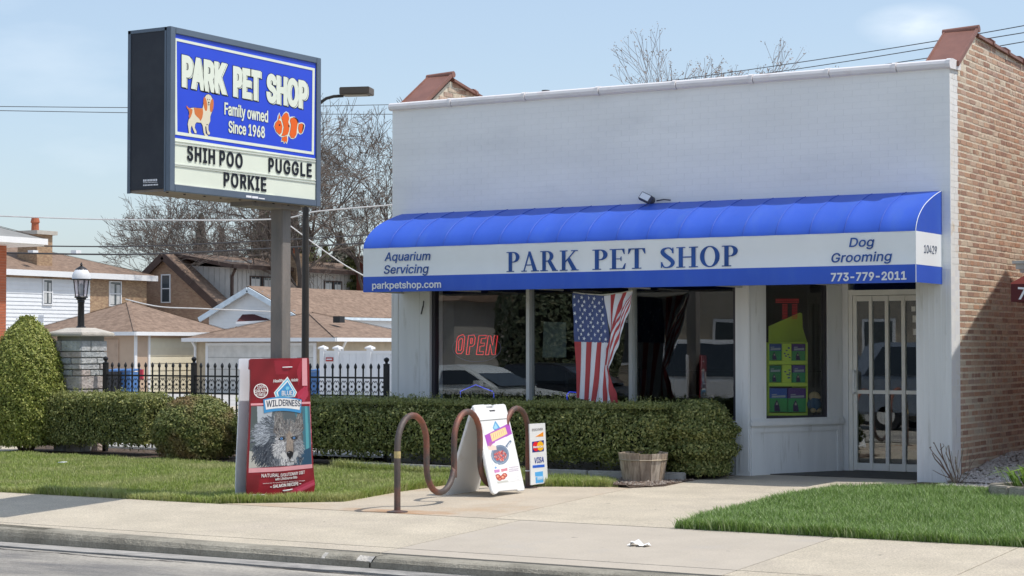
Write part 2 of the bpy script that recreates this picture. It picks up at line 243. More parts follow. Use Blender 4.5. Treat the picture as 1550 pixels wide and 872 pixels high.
# ------------------------------------------------------------------ lettering
# outlines of the letters used in the scene (thousandths of an em: advance, closed contours)
FONT = {' ':(188,[]),
'%':(676,['175 283 146 286 121 297 101 314 86 335 78 360 75 388 75 412 78 440 87 464 101 486 121 503 146 513 175 517 206 513 230 503 250 486 264 464 273 440 276 412 276 388 273 360 264 335 250 314 230 297 205 286','175 327 198 332 212 346 221 365 223 388 223 412 221 435 213 454 198 468 175 473 153 468 138 454 130 435 127 412 127 388 130 365 138 346 153 332','501 -10 471 -6 446 5 426 21 412 43 403 68 400 95 400 120 403 147 412 172 427 194 447 210 471 221 501 225 531 221 556 210 576 194 590 172 598 147 601 120 601 95 598 68 589 43 575 21 555 5 531 -6','501 35 523 39 538 53 546 73 549 95 549 120 546 142 538 162 524 176 501 180 479 176 464 162 456 142 453 120 453 95 455 73 464 53 479 39','132 0 482 509 540 509 191 0']),
'-':(453,['337 244 337 188 114 188 114 244']),
'.':(188,['95 -4 78 -1 63 9 53 24 50 41 53 59 63 73 78 83 95 87 113 83 128 73 138 59 141 41 138 24 128 9 113 -1']),
'0':(453,['227 -7 174 1 130 24 95 62 69 113 53 178 48 254 53 330 69 395 95 447 130 484 174 508 227 516 279 508 323 484 358 447 384 395 400 330 405 254 400 178 384 113 359 62 323 24 279 1','227 50 261 56 290 74 313 103 330 144 340 194 344 254 340 314 330 365 313 405 290 435 261 453 227 460 192 453 163 435 140 405 123 365 113 314 109 254 113 194 123 144 140 103 163 74 192 56']),
'1':(453,['76 0 76 55 391 55 391 0','276 509 276 0 212 0 212 448 209 448 86 358 86 427 198 509']),
'2':(453,['64 0 64 47 234 229 282 282 311 327 318 348 320 371 317 397 308 419 293 436 273 449 250 457 224 460 196 457 172 447 153 433 139 413 130 390 127 362 66 362 71 405 86 442 111 473 143 496 182 511 225 516 268 511 306 497 337 474 361 445 376 411 381 372 378 345 371 318 357 290 336 259 267 180 153 60 153 57 389 57 389 0']),
'3':(453,['218 -7 173 -3 133 10 98 30 70 57 52 91 44 132 109 132 115 107 126 87 144 71 165 59 191 52 219 50 248 53 275 61 297 74 315 93 325 116 329 145 326 172 316 196 299 217 275 234 242 244 201 248 157 248 157 299 288 448 288 452 70 452 70 509 372 509 372 461 211 278 211 289 264 288 308 276 344 253 371 222 387 186 393 145 387 103 370 66 344 36 309 12 266 -2']),
'4':(453,['40 105 40 158 247 509 311 509 109 166 109 163 413 163 413 105','282 0 282 121 282 146 282 318 343 318 343 0']),
'6':(453,['226 -7 182 -1 142 15 109 40 84 74 69 115 64 162 68 199 80 239 102 285 137 340 252 509 322 509 151 261 145 261 165 288 196 307 235 314 278 309 316 295 346 271 370 240 384 201 389 157 384 112 368 73 343 39 310 14 271 -2','226 48 254 52 279 63 299 79 314 101 324 128 327 157 324 187 314 213 299 235 279 251 254 262 226 265 198 262 174 252 153 235 138 214 128 188 125 158 128 128 138 102 153 79 174 63 198 52']),
'7':(453,['97 0 323 448 323 452 62 452 62 509 391 509 391 449 165 0']),
'8':(453,['226 -7 178 -2 136 11 101 33 74 62 57 96 52 135 55 166 65 195 81 220 101 241 125 256 153 265 153 267 119 282 93 308 76 342 70 380 75 417 90 450 114 477 146 498 184 511 226 516 269 511 306 498 337 477 361 450 377 417 382 380 376 342 359 308 333 282 300 267 300 265 327 256 351 241 372 220 387 195 397 166 401 135 395 96 378 62 352 33 317 11 275 -2','226 49 258 52 285 60 307 74 323 91 333 113 337 139 333 165 322 189 305 208 283 223 256 232 226 235 196 232 169 223 147 208 130 189 119 165 115 139 119 113 129 91 145 74 167 60 195 52','226 290 252 292 274 300 293 313 307 330 316 351 319 376 316 399 308 420 294 437 275 449 252 457 226 460 200 457 177 449 159 437 145 420 136 399 133 376 136 351 145 330 159 313 178 300 201 292']),
'9':(453,['226 516 271 510 310 494 343 468 368 434 384 393 389 347 385 309 373 270 350 224 315 168 200 0 130 0 301 248 307 248 287 221 257 202 218 195 175 199 137 214 106 237 83 269 68 307 64 352 69 397 85 436 110 469 143 494 182 510','226 460 199 457 174 446 154 429 138 407 129 381 125 352 129 322 138 295 154 274 174 257 199 247 226 243 254 247 279 257 299 273 314 295 324 321 327 350 324 381 314 407 299 429 279 446 254 457']),
'A':(480,['16 0 201 509 276 509 463 0 395 0 287 302 264 372 232 478 245 478 213 371 191 302 85 0','110 142 110 199 370 199 370 142']),
'B':(456,['60 0 60 509 241 509 289 504 329 491 359 469 381 442 394 410 398 374 395 344 387 320 373 301 356 286 315 267 315 262 339 257 363 245 385 227 402 203 414 173 418 136 413 100 400 67 377 39 344 18 301 4 247 0','125 57 245 57 296 63 330 80 349 105 355 137 352 161 342 184 327 203 306 218 279 228 248 231 125 231','125 285 238 285 265 288 288 296 308 309 323 326 333 348 336 372 330 403 313 429 283 446 240 452 125 452']),
'C':(510,['267 -7 205 1 150 25 104 63 70 115 48 179 40 254 48 329 70 393 104 445 150 484 205 508 267 516 305 513 340 504 373 490 402 471 427 447 448 418 463 385 473 348 408 348 401 373 389 395 357 428 315 449 267 456 223 450 184 432 150 403 125 364 109 314 103 254 109 194 125 145 151 105 184 76 223 59 267 53 315 60 357 81 389 114 408 160 473 160 463 124 448 91 428 62 402 38 373 19 341 5 305 -4']),
'D':(502,['219 0 96 0 96 57 215 57 272 63 318 81 354 110 379 149 394 198 399 255 394 312 379 361 354 399 320 428 275 446 221 452 93 452 93 509 225 509 294 501 353 478 385 455 412 426 433 391 455 329 462 255 455 181 433 119 411 83 384 54 351 31 291 8','125 509 125 0 60 0 60 509']),
'E':(419,['60 0 60 509 372 509 372 452 125 452 125 286 355 286 355 229 125 229 125 57 375 57 375 0']),
'F':(410,['60 0 60 509 369 509 369 452 125 452 125 278 346 278 346 221 125 221 125 0']),
'G':(520,['269 -7 205 1 149 25 104 64 69 116 47 179 40 254 47 329 69 393 103 445 149 484 203 508 265 516 304 513 340 504 374 489 403 469 429 445 449 416 465 384 474 349 408 349 387 393 356 427 315 448 265 456 222 450 183 432 150 404 125 364 109 314 103 254 109 194 125 145 151 105 184 76 224 59 269 53 309 57 345 71 374 93 396 123 410 160 415 202 434 199 283 199 283 256 478 256 478 200 471 141 451 91 419 50 377 19 326 0']),
'H':(517,['60 0 60 509 125 509 125 289 392 289 392 509 457 509 457 0 392 0 392 232 125 232 125 0']),
'I':(301,['31 0 31 57 118 57 118 452 31 452 31 509 269 509 269 452 183 452 183 57 269 57 269 0']),
'K':(467,['104 145 104 216 139 261 174 303 212 344 364 509 448 509 231 276 228 276','60 0 60 509 125 509 125 334 124 225 125 193 125 0','372 0 188 259 228 309 449 0']),
'L':(393,['60 0 60 509 125 509 125 57 361 57 361 0']),
'M':(628,['60 0 60 509 152 509 277 187 287 159 299 123 311 84 322 49 307 49 318 83 330 121 342 158 352 187 476 509 568 509 568 0 504 0 504 291 504 327 505 369 506 413 507 457 513 457 498 409 482 363 467 322 456 291 342 0 286 0 170 291 159 321 145 361 129 408 112 457 119 457 120 416 121 372 122 328 122 291 122 0']),
'N':(523,['60 0 60 509 136 509 343 183 363 151 388 107 414 55 405 54 401 108 399 157 399 195 399 509 463 509 463 0 387 0 202 290 177 331 148 381 108 452 119 454 122 384 124 328 125 291 125 0']),
'O':(533,['267 -7 205 1 150 25 105 63 70 115 48 179 40 254 48 329 70 393 105 445 150 484 205 508 267 516 329 508 384 484 429 445 464 393 486 329 493 254 486 179 464 115 429 63 384 25 329 1','267 53 310 59 349 76 383 105 408 144 425 194 430 254 425 314 408 365 383 404 349 433 310 450 267 456 223 450 184 433 151 404 125 364 109 314 103 254 109 194 125 144 151 105 184 76 223 59']),
'P':(445,['60 0 60 509 235 509 289 503 332 487 366 462 390 430 404 391 409 348 404 304 390 265 366 233 332 207 289 191 235 186 109 186 109 242 233 242 269 246 297 256 318 272 333 294 342 319 344 348 342 376 333 402 318 423 297 439 268 449 232 452 125 452 125 0']),
'R':(449,['60 0 60 509 236 509 290 504 333 489 367 465 390 433 405 395 409 352 405 309 390 271 367 240 333 217 289 203 236 198 96 198 96 255 234 255 269 258 298 267 319 281 334 300 342 324 345 352 342 380 334 405 319 425 298 440 269 449 233 452 125 452 125 0','353 0 230 229 303 229 428 0']),
'S':(447,['224 -9 172 -4 128 9 91 31 64 60 46 96 38 137 104 137 110 110 123 88 142 71 166 59 194 52 224 49 257 52 286 60 311 74 329 92 341 114 346 139 342 161 332 179 316 193 296 205 245 222 184 239 128 260 86 289 67 313 56 341 52 372 58 413 75 448 102 476 138 498 180 511 227 516 275 511 316 498 351 476 377 449 394 415 401 378 337 378 326 412 302 437 267 453 225 459 194 456 167 448 145 435 129 418 118 398 115 376 119 352 131 334 148 319 169 308 212 293 264 279 312 264 359 238 379 220 395 198 405 171 408 139 403 99 386 64 360 34 323 11 278 -4']),
'T':(449,['32 452 32 509 417 509 417 452 257 452 257 0 193 0 193 452']),
'U':(517,['259 -8 203 -2 154 15 114 43 85 80 66 124 60 173 60 509 124 509 124 178 128 144 141 113 160 87 187 68 220 56 259 52 298 56 331 68 357 87 377 113 389 144 393 178 393 509 457 509 457 173 451 124 433 80 403 43 363 15 315 -2']),
'V':(480,['204 0 16 509 84 509 192 206 215 137 248 31 235 31 267 138 290 206 395 509 463 509 278 0']),
'W':(686,['155 0 16 509 82 509 163 196 175 145 187 94 197 40 189 40 200 94 211 145 224 196 306 509 380 509 462 196 474 145 486 94 497 40 488 40 499 94 510 145 523 196 603 509 670 509 530 0 455 0 368 323 351 391 336 475 350 475 335 395 318 323 230 0']),
'X':(474,['18 0 217 284 217 236 29 509 104 509 178 400 204 361 223 329 243 292 232 292 252 329 272 361 298 400 374 509 446 509 259 239 259 287 456 0 382 0 292 129 268 165 250 195 230 231 244 231 225 196 206 166 182 129 91 0']),
'Y':(472,['203 0 203 208 16 509 91 509 192 344 222 292 250 230 224 230 251 293 280 344 381 509 455 509 268 208 268 0']),
'a':(389,['160 -9 126 -5 94 5 68 22 48 45 35 73 30 108 34 138 43 161 58 179 78 193 125 211 178 220 234 227 265 235 273 243 276 255 276 257 273 279 267 297 256 311 240 322 220 329 196 331 171 329 149 322 118 301 100 274 41 291 57 322 79 346 104 364 133 375 163 382 194 384 239 379 286 360 306 343 322 320 333 290 337 251 337 0 277 0 277 52 272 52 252 25 215 1 190 -6','170 45 202 49 228 59 248 74 263 93 272 115 276 138 276 190 259 182 231 176 200 171 175 168 134 159 117 150 103 139 95 124 92 105 94 87 102 72 114 61 130 52']),
'c':(396,['207 -8 159 -2 117 16 82 46 56 85 40 133 34 187 40 243 56 291 82 330 117 360 159 378 207 384 260 377 305 356 340 322 362 277 303 262 290 289 270 311 242 325 207 330 173 325 145 310 124 287 108 258 99 224 96 187 99 151 108 117 124 89 145 66 173 51 207 46 243 52 271 66 292 89 304 117 363 102 354 78 341 56 306 21 261 -1']),
'd':(424,['195 -8 151 -2 111 16 79 45 55 84 39 133 34 189 39 245 55 293 79 332 112 361 151 378 196 384 228 381 253 373 287 346 306 319 311 319 311 509 372 509 372 0 313 0 313 59 307 59 287 31 252 4 227 -5','205 47 236 51 263 65 284 86 299 115 309 150 312 189 309 229 300 263 284 291 263 312 237 325 205 330 172 325 145 311 124 290 108 261 99 227 96 189 99 151 109 117 124 88 145 66 172 51']),
'e':(404,['212 -8 161 -2 117 16 82 46 56 85 40 132 34 187 39 242 55 290 81 329 115 359 157 378 205 384 236 382 266 374 294 361 319 341 341 315 357 282 368 242 371 194 371 169 75 169 75 221 338 221 310 202 307 237 298 269 283 294 263 314 237 326 205 330 173 326 146 313 125 294 109 270 99 241 96 211 96 178 100 139 110 106 128 80 151 61 179 50 212 46 254 53 285 73 306 105 365 91 353 63 335 39 311 19 283 4 249 -5']),
'f':(254,['228 379 228 327 6 327 6 379','81 0 81 432 84 461 96 486 113 505 135 519 161 527 187 530 222 527 243 521 227 468 215 472 195 474 171 470 154 460 145 443 142 419 142 0']),
'g':(425,['207 -151 168 -148 134 -140 105 -127 82 -110 64 -91 51 -69 101 -41 122 -66 154 -88 178 -95 207 -97 249 -92 282 -75 298 -58 308 -34 311 -6 311 68 306 68 287 41 252 16 227 8 195 5 152 10 113 27 80 53 55 90 39 136 34 191 39 246 55 293 80 332 112 361 152 378 196 384 228 382 253 373 288 346 308 319 313 319 313 379 372 379 372 -9 367 -54 350 -90 324 -117 291 -136 251 -147','205 59 237 63 264 75 285 95 300 121 309 154 312 193 309 231 300 264 285 291 264 312 237 325 205 330 172 325 145 312 124 290 109 262 99 229 96 193 99 155 109 123 124 96 145 76 172 63']),
'h':(410,['114 227 114 0 53 0 53 509 114 509 114 287 102 287 124 332 152 362 187 379 227 384 264 380 295 369 321 349 341 321 353 285 357 240 357 0 296 0 296 235 290 275 273 304 246 323 210 329 184 326 161 317 141 303 126 283 117 257']),
'i':(167,['53 0 53 379 114 379 114 0','84 443 67 446 54 455 44 468 41 483 44 499 54 512 67 521 84 524 100 521 114 512 123 499 126 483 123 468 114 455 100 446']),
'k':(381,['110 137 110 212 121 212 284 379 360 379 184 199 177 199','53 0 53 509 114 509 114 0','294 0 148 186 191 229 372 0']),
'l':(189,['139 -2 101 3 74 20 58 47 53 84 53 509 114 509 114 99 115 77 120 62 130 54 146 52 160 53 170 54 181 3 162 -1']),
'm':(610,['53 0 53 379 112 379 112 295 108 295 118 323 132 346 151 363 172 376 195 384 219 386 257 380 287 361 309 331 321 295 312 295 322 321 337 343 357 361 381 375 407 383 437 386 468 383 497 372 522 354 541 328 553 296 557 255 557 0 496 0 496 254 490 289 473 313 447 326 419 330 395 328 374 320 358 307 345 290 338 270 335 247 335 0 274 0 274 260 269 288 253 311 229 326 199 330 178 328 158 320 140 307 126 289 117 266 114 238 114 0']),
'n':(410,['114 227 114 0 53 0 53 379 112 379 112 287 102 287 124 332 152 362 187 379 227 384 264 380 295 369 321 349 341 321 353 285 357 240 357 0 296 0 296 235 290 275 273 304 246 323 210 329 184 326 161 317 141 303 126 283 117 257']),
'o':(415,['207 -8 159 -2 117 16 82 46 56 85 40 133 34 187 40 243 56 291 82 330 117 360 159 378 207 384 256 378 299 360 333 330 359 291 376 243 381 187 376 133 359 85 333 46 299 16 256 -2','207 46 242 51 270 66 292 89 307 117 316 151 319 187 316 224 307 258 292 287 270 310 242 325 207 330 173 325 145 310 124 287 108 258 99 224 96 187 99 151 108 117 124 89 145 66 173 51']),
'p':(424,['53 -143 53 379 112 379 112 319 118 319 137 346 171 373 197 381 229 384 274 378 313 361 345 332 370 293 385 245 390 189 385 133 370 84 346 45 313 16 274 -2 229 -8 198 -5 173 4 138 31 118 59 114 59 114 -143','220 47 253 51 279 66 301 88 316 117 325 151 328 189 325 227 316 261 301 290 280 311 253 325 220 330 188 325 161 312 140 291 125 263 116 229 113 189 116 150 125 115 140 86 162 65 188 51']),
'q':(424,['372 -143 311 -143 311 59 306 59 287 31 252 4 227 -5 195 -8 151 -2 111 16 79 45 55 84 39 133 34 189 39 245 55 293 79 332 112 361 151 378 196 384 228 381 253 373 287 346 307 319 313 319 313 379 372 379','205 47 236 51 263 65 284 86 299 115 309 150 312 189 309 229 300 263 284 291 263 312 237 325 205 330 172 325 145 311 124 290 108 261 99 227 96 189 99 151 109 117 124 88 145 66 172 51']),
'r':(259,['53 0 53 379 112 379 112 321 115 321 130 347 152 367 181 380 213 385 229 384 243 384 243 322 230 324 207 326 182 323 159 315 140 301 126 284 117 262 114 237 114 0']),
's':(365,['182 -8 145 -5 112 3 84 18 62 38 45 63 36 94 94 107 105 79 124 60 150 49 181 45 217 50 244 62 262 81 268 103 265 121 254 136 237 147 212 155 149 170 104 186 72 208 53 237 47 274 51 305 65 332 87 354 115 370 149 381 187 384 223 381 254 372 279 358 299 339 314 316 324 290 268 277 258 298 243 316 219 328 187 333 156 329 131 317 114 299 109 277 112 258 124 243 144 232 172 223 229 209 275 194 306 171 325 142 331 107 326 75 312 47 290 24 260 6 223 -5']),
't':(227,['204 379 204 327 6 327 6 379','65 471 126 471 126 98 128 76 136 61 150 53 170 50 185 51 202 54 213 2 192 -3 168 -4 125 2 92 21 72 52 65 93']),
'u':(410,['182 -5 146 -1 115 11 89 31 69 59 57 95 53 139 53 379 114 379 114 144 119 105 137 75 164 56 200 50 226 53 249 62 268 77 283 97 293 122 296 153 296 379 357 379 357 0 298 0 298 92 307 92 286 47 257 17 222 0']),
'v':(389,['163 0 17 379 84 379 165 155 187 87 206 21 184 21 203 87 224 155 305 379 371 379 226 0']),
'w':(567,['138 0 23 379 87 379 133 214 154 137 175 41 165 41 186 135 206 214 252 379 316 379 362 214 382 136 402 41 391 41 413 135 434 214 480 379 545 379 429 0 368 0 319 172 305 225 291 280 277 338 291 338 277 280 263 225 248 172 199 0']),
'y':(389,['47 -139 61 -86 71 -87 104 -89 118 -84 130 -74 141 -58 151 -36 163 -1 17 379 84 379 165 155 187 87 206 21 184 21 202 87 224 155 305 379 371 379 204 -58 177 -107 159 -124 139 -136 117 -143 91 -145 65 -143']),
'~':(453,['52 150 55 188 66 218 82 240 103 255 127 263 151 266 175 264 197 256 246 221 275 198 299 192 318 196 332 207 341 226 344 253 400 253 397 215 386 185 370 163 349 148 326 139 301 137 276 139 254 148 207 182 177 204 154 210 136 207 121 196 111 178 108 150'])}

CAPH = .509; _tc = {}
def fatten(c, d):
    """move a closed contour outwards by d (outer contours run clockwise, holes the other way)"""
    n = len(c); out = []
    for i in range(n):
        (ax, ay), (bx, by), (cx, cy) = c[i-1], c[i], c[(i+1)%n]
        l1 = math.hypot(bx-ax, by-ay)+1e-9; l2 = math.hypot(cx-bx, cy-by)+1e-9; n1 = (-(by-ay)/l1, (bx-ax)/l1); n2 = (-(cy-by)/l2, (cx-bx)/l2)
        mx, my = n1[0]+n2[0], n1[1]+n2[1]; q = max(.45, (mx*mx+my*my)/2); out.append((bx+mx/q*d, by+my/q*d))
    return out
def text_geo(s, bold=0.0, space=1.0, xs=1.0):
    k = (s, round(bold, 4), space, round(xs, 3))
    if k in _tc: return _tc[k]
    V = []; F = []; x = 0
    for ch in s:
        adv, cs = FONT[ch]; PP = []
        for c in cs:
            n = [int(q) for q in c.split()]; P = [((x+n[2*i])/1000*xs, n[2*i+1]/1000) for i in range(len(n)//2)]; PP.append(fatten(P, bold*FSGN) if bold else P)
        x += adv*space
        if not PP: continue
        vs = []; es = []
        for P in PP: b = len(vs); vs += [Vector(p) for p in P]; es += [(b+i, b+(i+1)%len(P)) for i in range(len(P))]
        ov, oe, of_, _, _, _ = delaunay_2d_cdt(vs, es, [], 0, 1e-6)
        def wind(q):
            w = 0
            for P in PP:
                for i in range(len(P)):
                    (ax, ay), (bx, by) = P[i-1], P[i]
                    if (ay <= q.y) != (by <= q.y):
                        t = (q.y-ay)/(by-ay)
                        if ax+t*(bx-ax) > q.x: w += 1 if by > ay else -1
            return w
        keep = [t for t in of_ if wind(sum((ov[i] for i in t), Vector((0, 0)))/len(t)) != 0]
        b = len(V); m = len(ov); V += [Vector((p.x, p.y, .5)) for p in ov]+[Vector((p.x, p.y, -.5)) for p in ov]
        ed = {}
        for t in keep:
            F.append(tuple(b+i for i in t))
            for i in range(len(t)): ed[(t[i], t[(i+1)%len(t)])] = 1
        for (i, j) in ed:
            if (j, i) not in ed: F.append((b+j, b+i, b+m+i, b+m+j))
    _tc[k] = (V, F); return V, F
_h = [int(q) for q in FONT['H'][1][0].split()]; _n = len(_h)//2
FSGN = 1 if sum(_h[2*i]*_h[2*((i+1)%_n)+1]-_h[2*((i+1)%_n)]*_h[2*i+1] for i in range(_n)) < 0 else -1
def text_into(mb, s, BL, BR, TL, n, off=.003, thick=.003, bold=0.0, shear=0.0, mi=0, space=1.0, grow=0.0):
    """letters on the plane through BL, BR (baseline ends) and TL (top of a capital above BL); n = outward normal.
    bold thickens the strokes, grow is the thickening of the lettering that the two ends refer to"""
    BL = Vector(BL); BR = Vector(BR); TL = Vector(TL); W = (TL-BL)/(CAPH+2*grow)
    x = 0; lo = None; hi = 0
    for ch in s:
        adv, cs = FONT[ch]
        for c in cs:
            xx = [x+int(q) for q in c.split()[::2]]; lo = min(xx) if lo is None else min(lo, min(xx)); hi = max(hi, max(xx))
        x += adv*space
    lo /= 1000; hi /= 1000; em = W.length; xs = max(.2, ((BR-BL).length/em-2*grow)/(hi-lo)); V, F = text_geo(s, bold, space, xs)
    Ud = (BR-BL).normalized()*em; n = Vector(n); B0 = BL+Ud*grow+W*grow
    return mb.add([B0 + Ud*(v.x-lo*xs+shear*v.y) + W*v.y + n*(off+thick*(v.z+.5)) for v in V], F, mi)
def text_px(mb, s, bl, br, h, P, Nn, side=1, **kw):
    """bl, br in photograph pixels on the plane (P, N); h = capital height in pixels"""
    return text_into(mb, s, onp(bl[0], bl[1], P, Nn), onp(br[0], br[1], P, Nn), onp(bl[0], bl[1]-h, P, Nn), Nn, **kw)
# ------------------------------------------------------------------ painted print on a fine grid (flat print only)
class Print:
    def __init__(s, quad, P, Nn, n, m, bg=(1,1,1)):
        """quad: TL, TR, BR, BL in photograph pixels"""
        s.q = [np.array(a, float) for a in quad]; s.P = P; s.N = Nn; s.n = n; s.m = m
        u, v = np.meshgrid(np.linspace(0,1,n), np.linspace(0,1,m)); s.u = u; s.v = v
        TL, TR, BR, BL = s.q
        X = (1-u)*(1-v)*TL[0]+u*(1-v)*TR[0]+u*v*BR[0]+(1-u)*v*BL[0]; Y = (1-u)*(1-v)*TL[1]+u*(1-v)*TR[1]+u*v*BR[1]+(1-u)*v*BL[1]
        s.X = X; s.Y = Y; s.C = np.ones((m,n,3))*np.array(bg)
    def put(s, mask, col, a=1.0): s.C[mask] = s.C[mask]*(1-a)+np.array(col)*a
    def inside(s, pts):
        X, Y = s.X, s.Y; ins = np.zeros(X.shape, bool); k = len(pts)
        for i in range(k):
            x1, y1 = pts[i]; x2, y2 = pts[(i+1)%k]
            if y1 == y2: continue
            c = ((y1 > Y) != (y2 > Y)) & (X < (x2-x1)*(Y-y1)/(y2-y1)+x1); ins ^= c
        return ins
    def poly(s, pts, col, a=1.0): s.put(s.inside(pts), col, a)
    def ell(s, cx, cy, rx, ry, col, a=1.0, rot=0):
        dx = s.X-cx; dy = s.Y-cy; c, d = math.cos(rot), math.sin(rot)
        s.put(((dx*c+dy*d)/rx)**2+((-dx*d+dy*c)/ry)**2 < 1, col, a)
    def line(s, p, q, w, col, a=1.0):
        px, py = p; dx, dy = q[0]-px, q[1]-py; L2 = dx*dx+dy*dy+1e-9
        t = np.clip(((s.X-px)*dx+(s.Y-py)*dy)/L2, 0, 1); d = np.hypot(s.X-px-t*dx, s.Y-py-t*dy); s.put(d < w/2, col, a)
    def build(s, name, m, parent, off=.003, clip=None):
        n_ = Vector(s.N); V = []
        for j in range(s.m):
            for i in range(s.n):
                p = onp(s.X[j,i], s.Y[j,i], s.P, s.N)+n_*off; V.append(p[:])
        idx = np.arange(s.n*s.m).reshape(s.m, s.n)
        F = np.stack([idx[:-1,:-1], idx[1:,:-1], idx[1:,1:], idx[:-1,1:]], -1).reshape(-1,4)
        if clip:
            k = s.inside(clip).ravel(); F = F[k[F].all(axis=1)]
        o = np_mesh(name, V, F, m, parent); a = o.data.attributes.new('print', 'FLOAT_COLOR', 'POINT')
        C = np.ones((s.n*s.m, 4), np.float32); C[:,:3] = np.clip(s.C.reshape(-1,3), 0, 1); a.data.foreach_set('color', C.ravel()); return o
def srgb(r, g, b): return tuple(((c/255+.055)/1.055)**2.4 if c > 10 else c/255/12.92 for c in (r, g, b))
def slabpx(mb, pts, P, Nn, front=0.0, back=-.02, mi=0):
    """outline in photograph pixels on a real plane, given a real thickness along its normal"""
    n_ = Vector(Nn); return mb.prism([onp(x, y, P, Nn)+n_*front for x, y in pts], n_*(back-front), mi)
# ================================================================== THE SETTING
def gz(y):
    if y >= 1: return max(-.5, -.5*(y-1)/45)
    if y >= -1: return 0.0
    if y >= -5.78: return -.055*(-1-y)/4.78
    return -.055-.04*(-5.78-y)
BREAKS = [60, 46, 20, 1, -1, -5.78]
def clipy(poly, y, keep_above):
    out = []; n = len(poly)
    for i in range(n):
        a, b = poly[i], poly[(i+1)%n]; ia = (a[1] >= y) == keep_above or a[1] == y; ib = (b[1] >= y) == keep_above or b[1] == y
        if ia: out.append(a)
        if ia != ib and a[1] != b[1]:
            t = (y-a[1])/(b[1]-a[1]); out.append((a[0]+(b[0]-a[0])*t, y))
    return out
def sheet(name, poly, dz, m, thick=.12, parent=None):
    mb = MB(); todo = [poly]
    for y in BREAKS:
        nt = []
        for p in todo:
            ys = [q[1] for q in p]
            if min(ys) < y-1e-6 < y+1e-6 < max(ys): nt += [clipy(p, y, True), clipy(p, y, False)]
            else: nt.append(p)
        todo = [p for p in nt if len(p) > 2]
    for p in todo:
        n = len(p); top = [(x, y, gz(y)+dz) for x, y in p]; bot = [(x, y, gz(y)+dz-thick) for x, y in p]
        fs = [tuple(range(n))]
        for i in range(n):
            a, b = p[i], p[(i+1)%n]
            if any(abs(a[1]-q) < 1e-6 and abs(b[1]-q) < 1e-6 for q in BREAKS): continue
            fs.append((i, n+i, n+(i+1)%n, (i+1)%n))
        mb.add(top+bot, fs)
    return mb.build(name, m, parent)
def structure(o): return tag(o, kind='structure')
M = {}
M['conc'] = mat('concrete', (.535,.47,.365), rough=.9, var=.10, vscale=2.2, bump=.5, bscale=160, dirt=(.46,.40,.33), dscale=.8, dlo=.5, dhi=.85, detail=9, speck=(70,.30), spots=(8.5,.735))
M['conc2'] = mat('concrete_smooth', (.465,.41,.335), rough=.88, var=.05, vscale=2.5, bump=.25, bscale=120, dirt=(.44,.40,.35), dscale=2.0, dlo=.58, dhi=.8, detail=8, speck=(70,.10), spots=(7.5,.74))
M['conc_rust'] = mat('concrete_rusty', (.50,.43,.335), rough=.9, var=.08, vscale=2, bump=.4, bscale=130, dirt=(.46,.33,.21), dscale=1.1, dlo=.5, dhi=.75, detail=8, speck=(70,.18))
M['kerb'] = mat('kerb_concrete', (.36,.33,.265), rough=.92, var=.18, vscale=4, bump=.8, bscale=90, dirt=(.18,.165,.13), dscale=1.6, dlo=.45, dhi=.7, detail=9, speck=(50,.2))
M['chip'] = mat('broken_concrete', (.55,.52,.47), rough=.95, var=.25, vscale=30, bump=1, bscale=60)
M['gutter'] = mat('gutter_concrete', (.40,.38,.35), rough=.92, var=.16, vscale=3, bump=.8, bscale=90, dirt=(.2,.19,.18), dscale=2, dlo=.5, dhi=.7, detail=9)
M['asphalt'] = mat('worn_asphalt', (.43,.395,.34), rough=.93, var=.14, vscale=6, bump=.8, bscale=150, dirt=(.17,.165,.16), dscale=.9, dlo=.5, dhi=.72, detail=10, stretch=(.35,1,1), speck=(40,.22))
M['soil'] = mat('grass_thatch', (.17,.19,.06), rough=.95, var=.35, vscale=25, bump=1, bscale=60, dirt=(.19,.165,.09), dscale=2.5, dlo=.45, dhi=.7)
M['mulch'] = mat('mulch', (.075,.05,.035), rough=.95, var=.5, vscale=40, bump=1, bscale=50, dirt=(.2,.15,.1), dscale=9, dlo=.5, dhi=.65)
M['lot'] = mat('parking_lot_concrete', (.46,.445,.42), rough=.92, var=.1, vscale=.8, dirt=(.33,.32,.3), dscale=.35, dlo=.45, dhi=.7)
M['joint'] = mat('joint_sand', (.05,.042,.032), rough=.95, var=.3, vscale=20)
# far ground
ys = [-40, -19.4, -19.39, -8.6, -8.59, -5.78, -1, 1, 20, 46, 90, 400, 1500]
zs = [-.14, -.14, -.40, -.40, -.30, -.30, -.2, -.15, gz(20)-.05, -.52, -.52, -.52, -.52]
mb = MB(); xs = [-1500, -60, 60, 1500]
for i in range(len(ys)-1):
    for j in range(3): mb.add([(xs[j],ys[i],zs[i]),(xs[j+1],ys[i],zs[i]),(xs[j+1],ys[i+1],zs[i+1]),(xs[j],ys[i+1],zs[i+1])], [(0,1,2,3)])
structure(mb.build('ground', M['lot'], fix=False))
# road
mb = MB()
for i in range(60):
    x0 = -60+i*2; x1 = x0+2; yy = [-8.58,-12,-14,-16,-19.35]; zz = [-.245,-.20,-.185,-.20,-.25]
    for k in range(4): mb.add([(x0,yy[k+1],zz[k+1]),(x1,yy[k+1],zz[k+1]),(x1,yy[k],zz[k]),(x0,yy[k],zz[k])], [(0,1,2,3)])
road = structure(mb.build('road', M['asphalt'], fix=False))
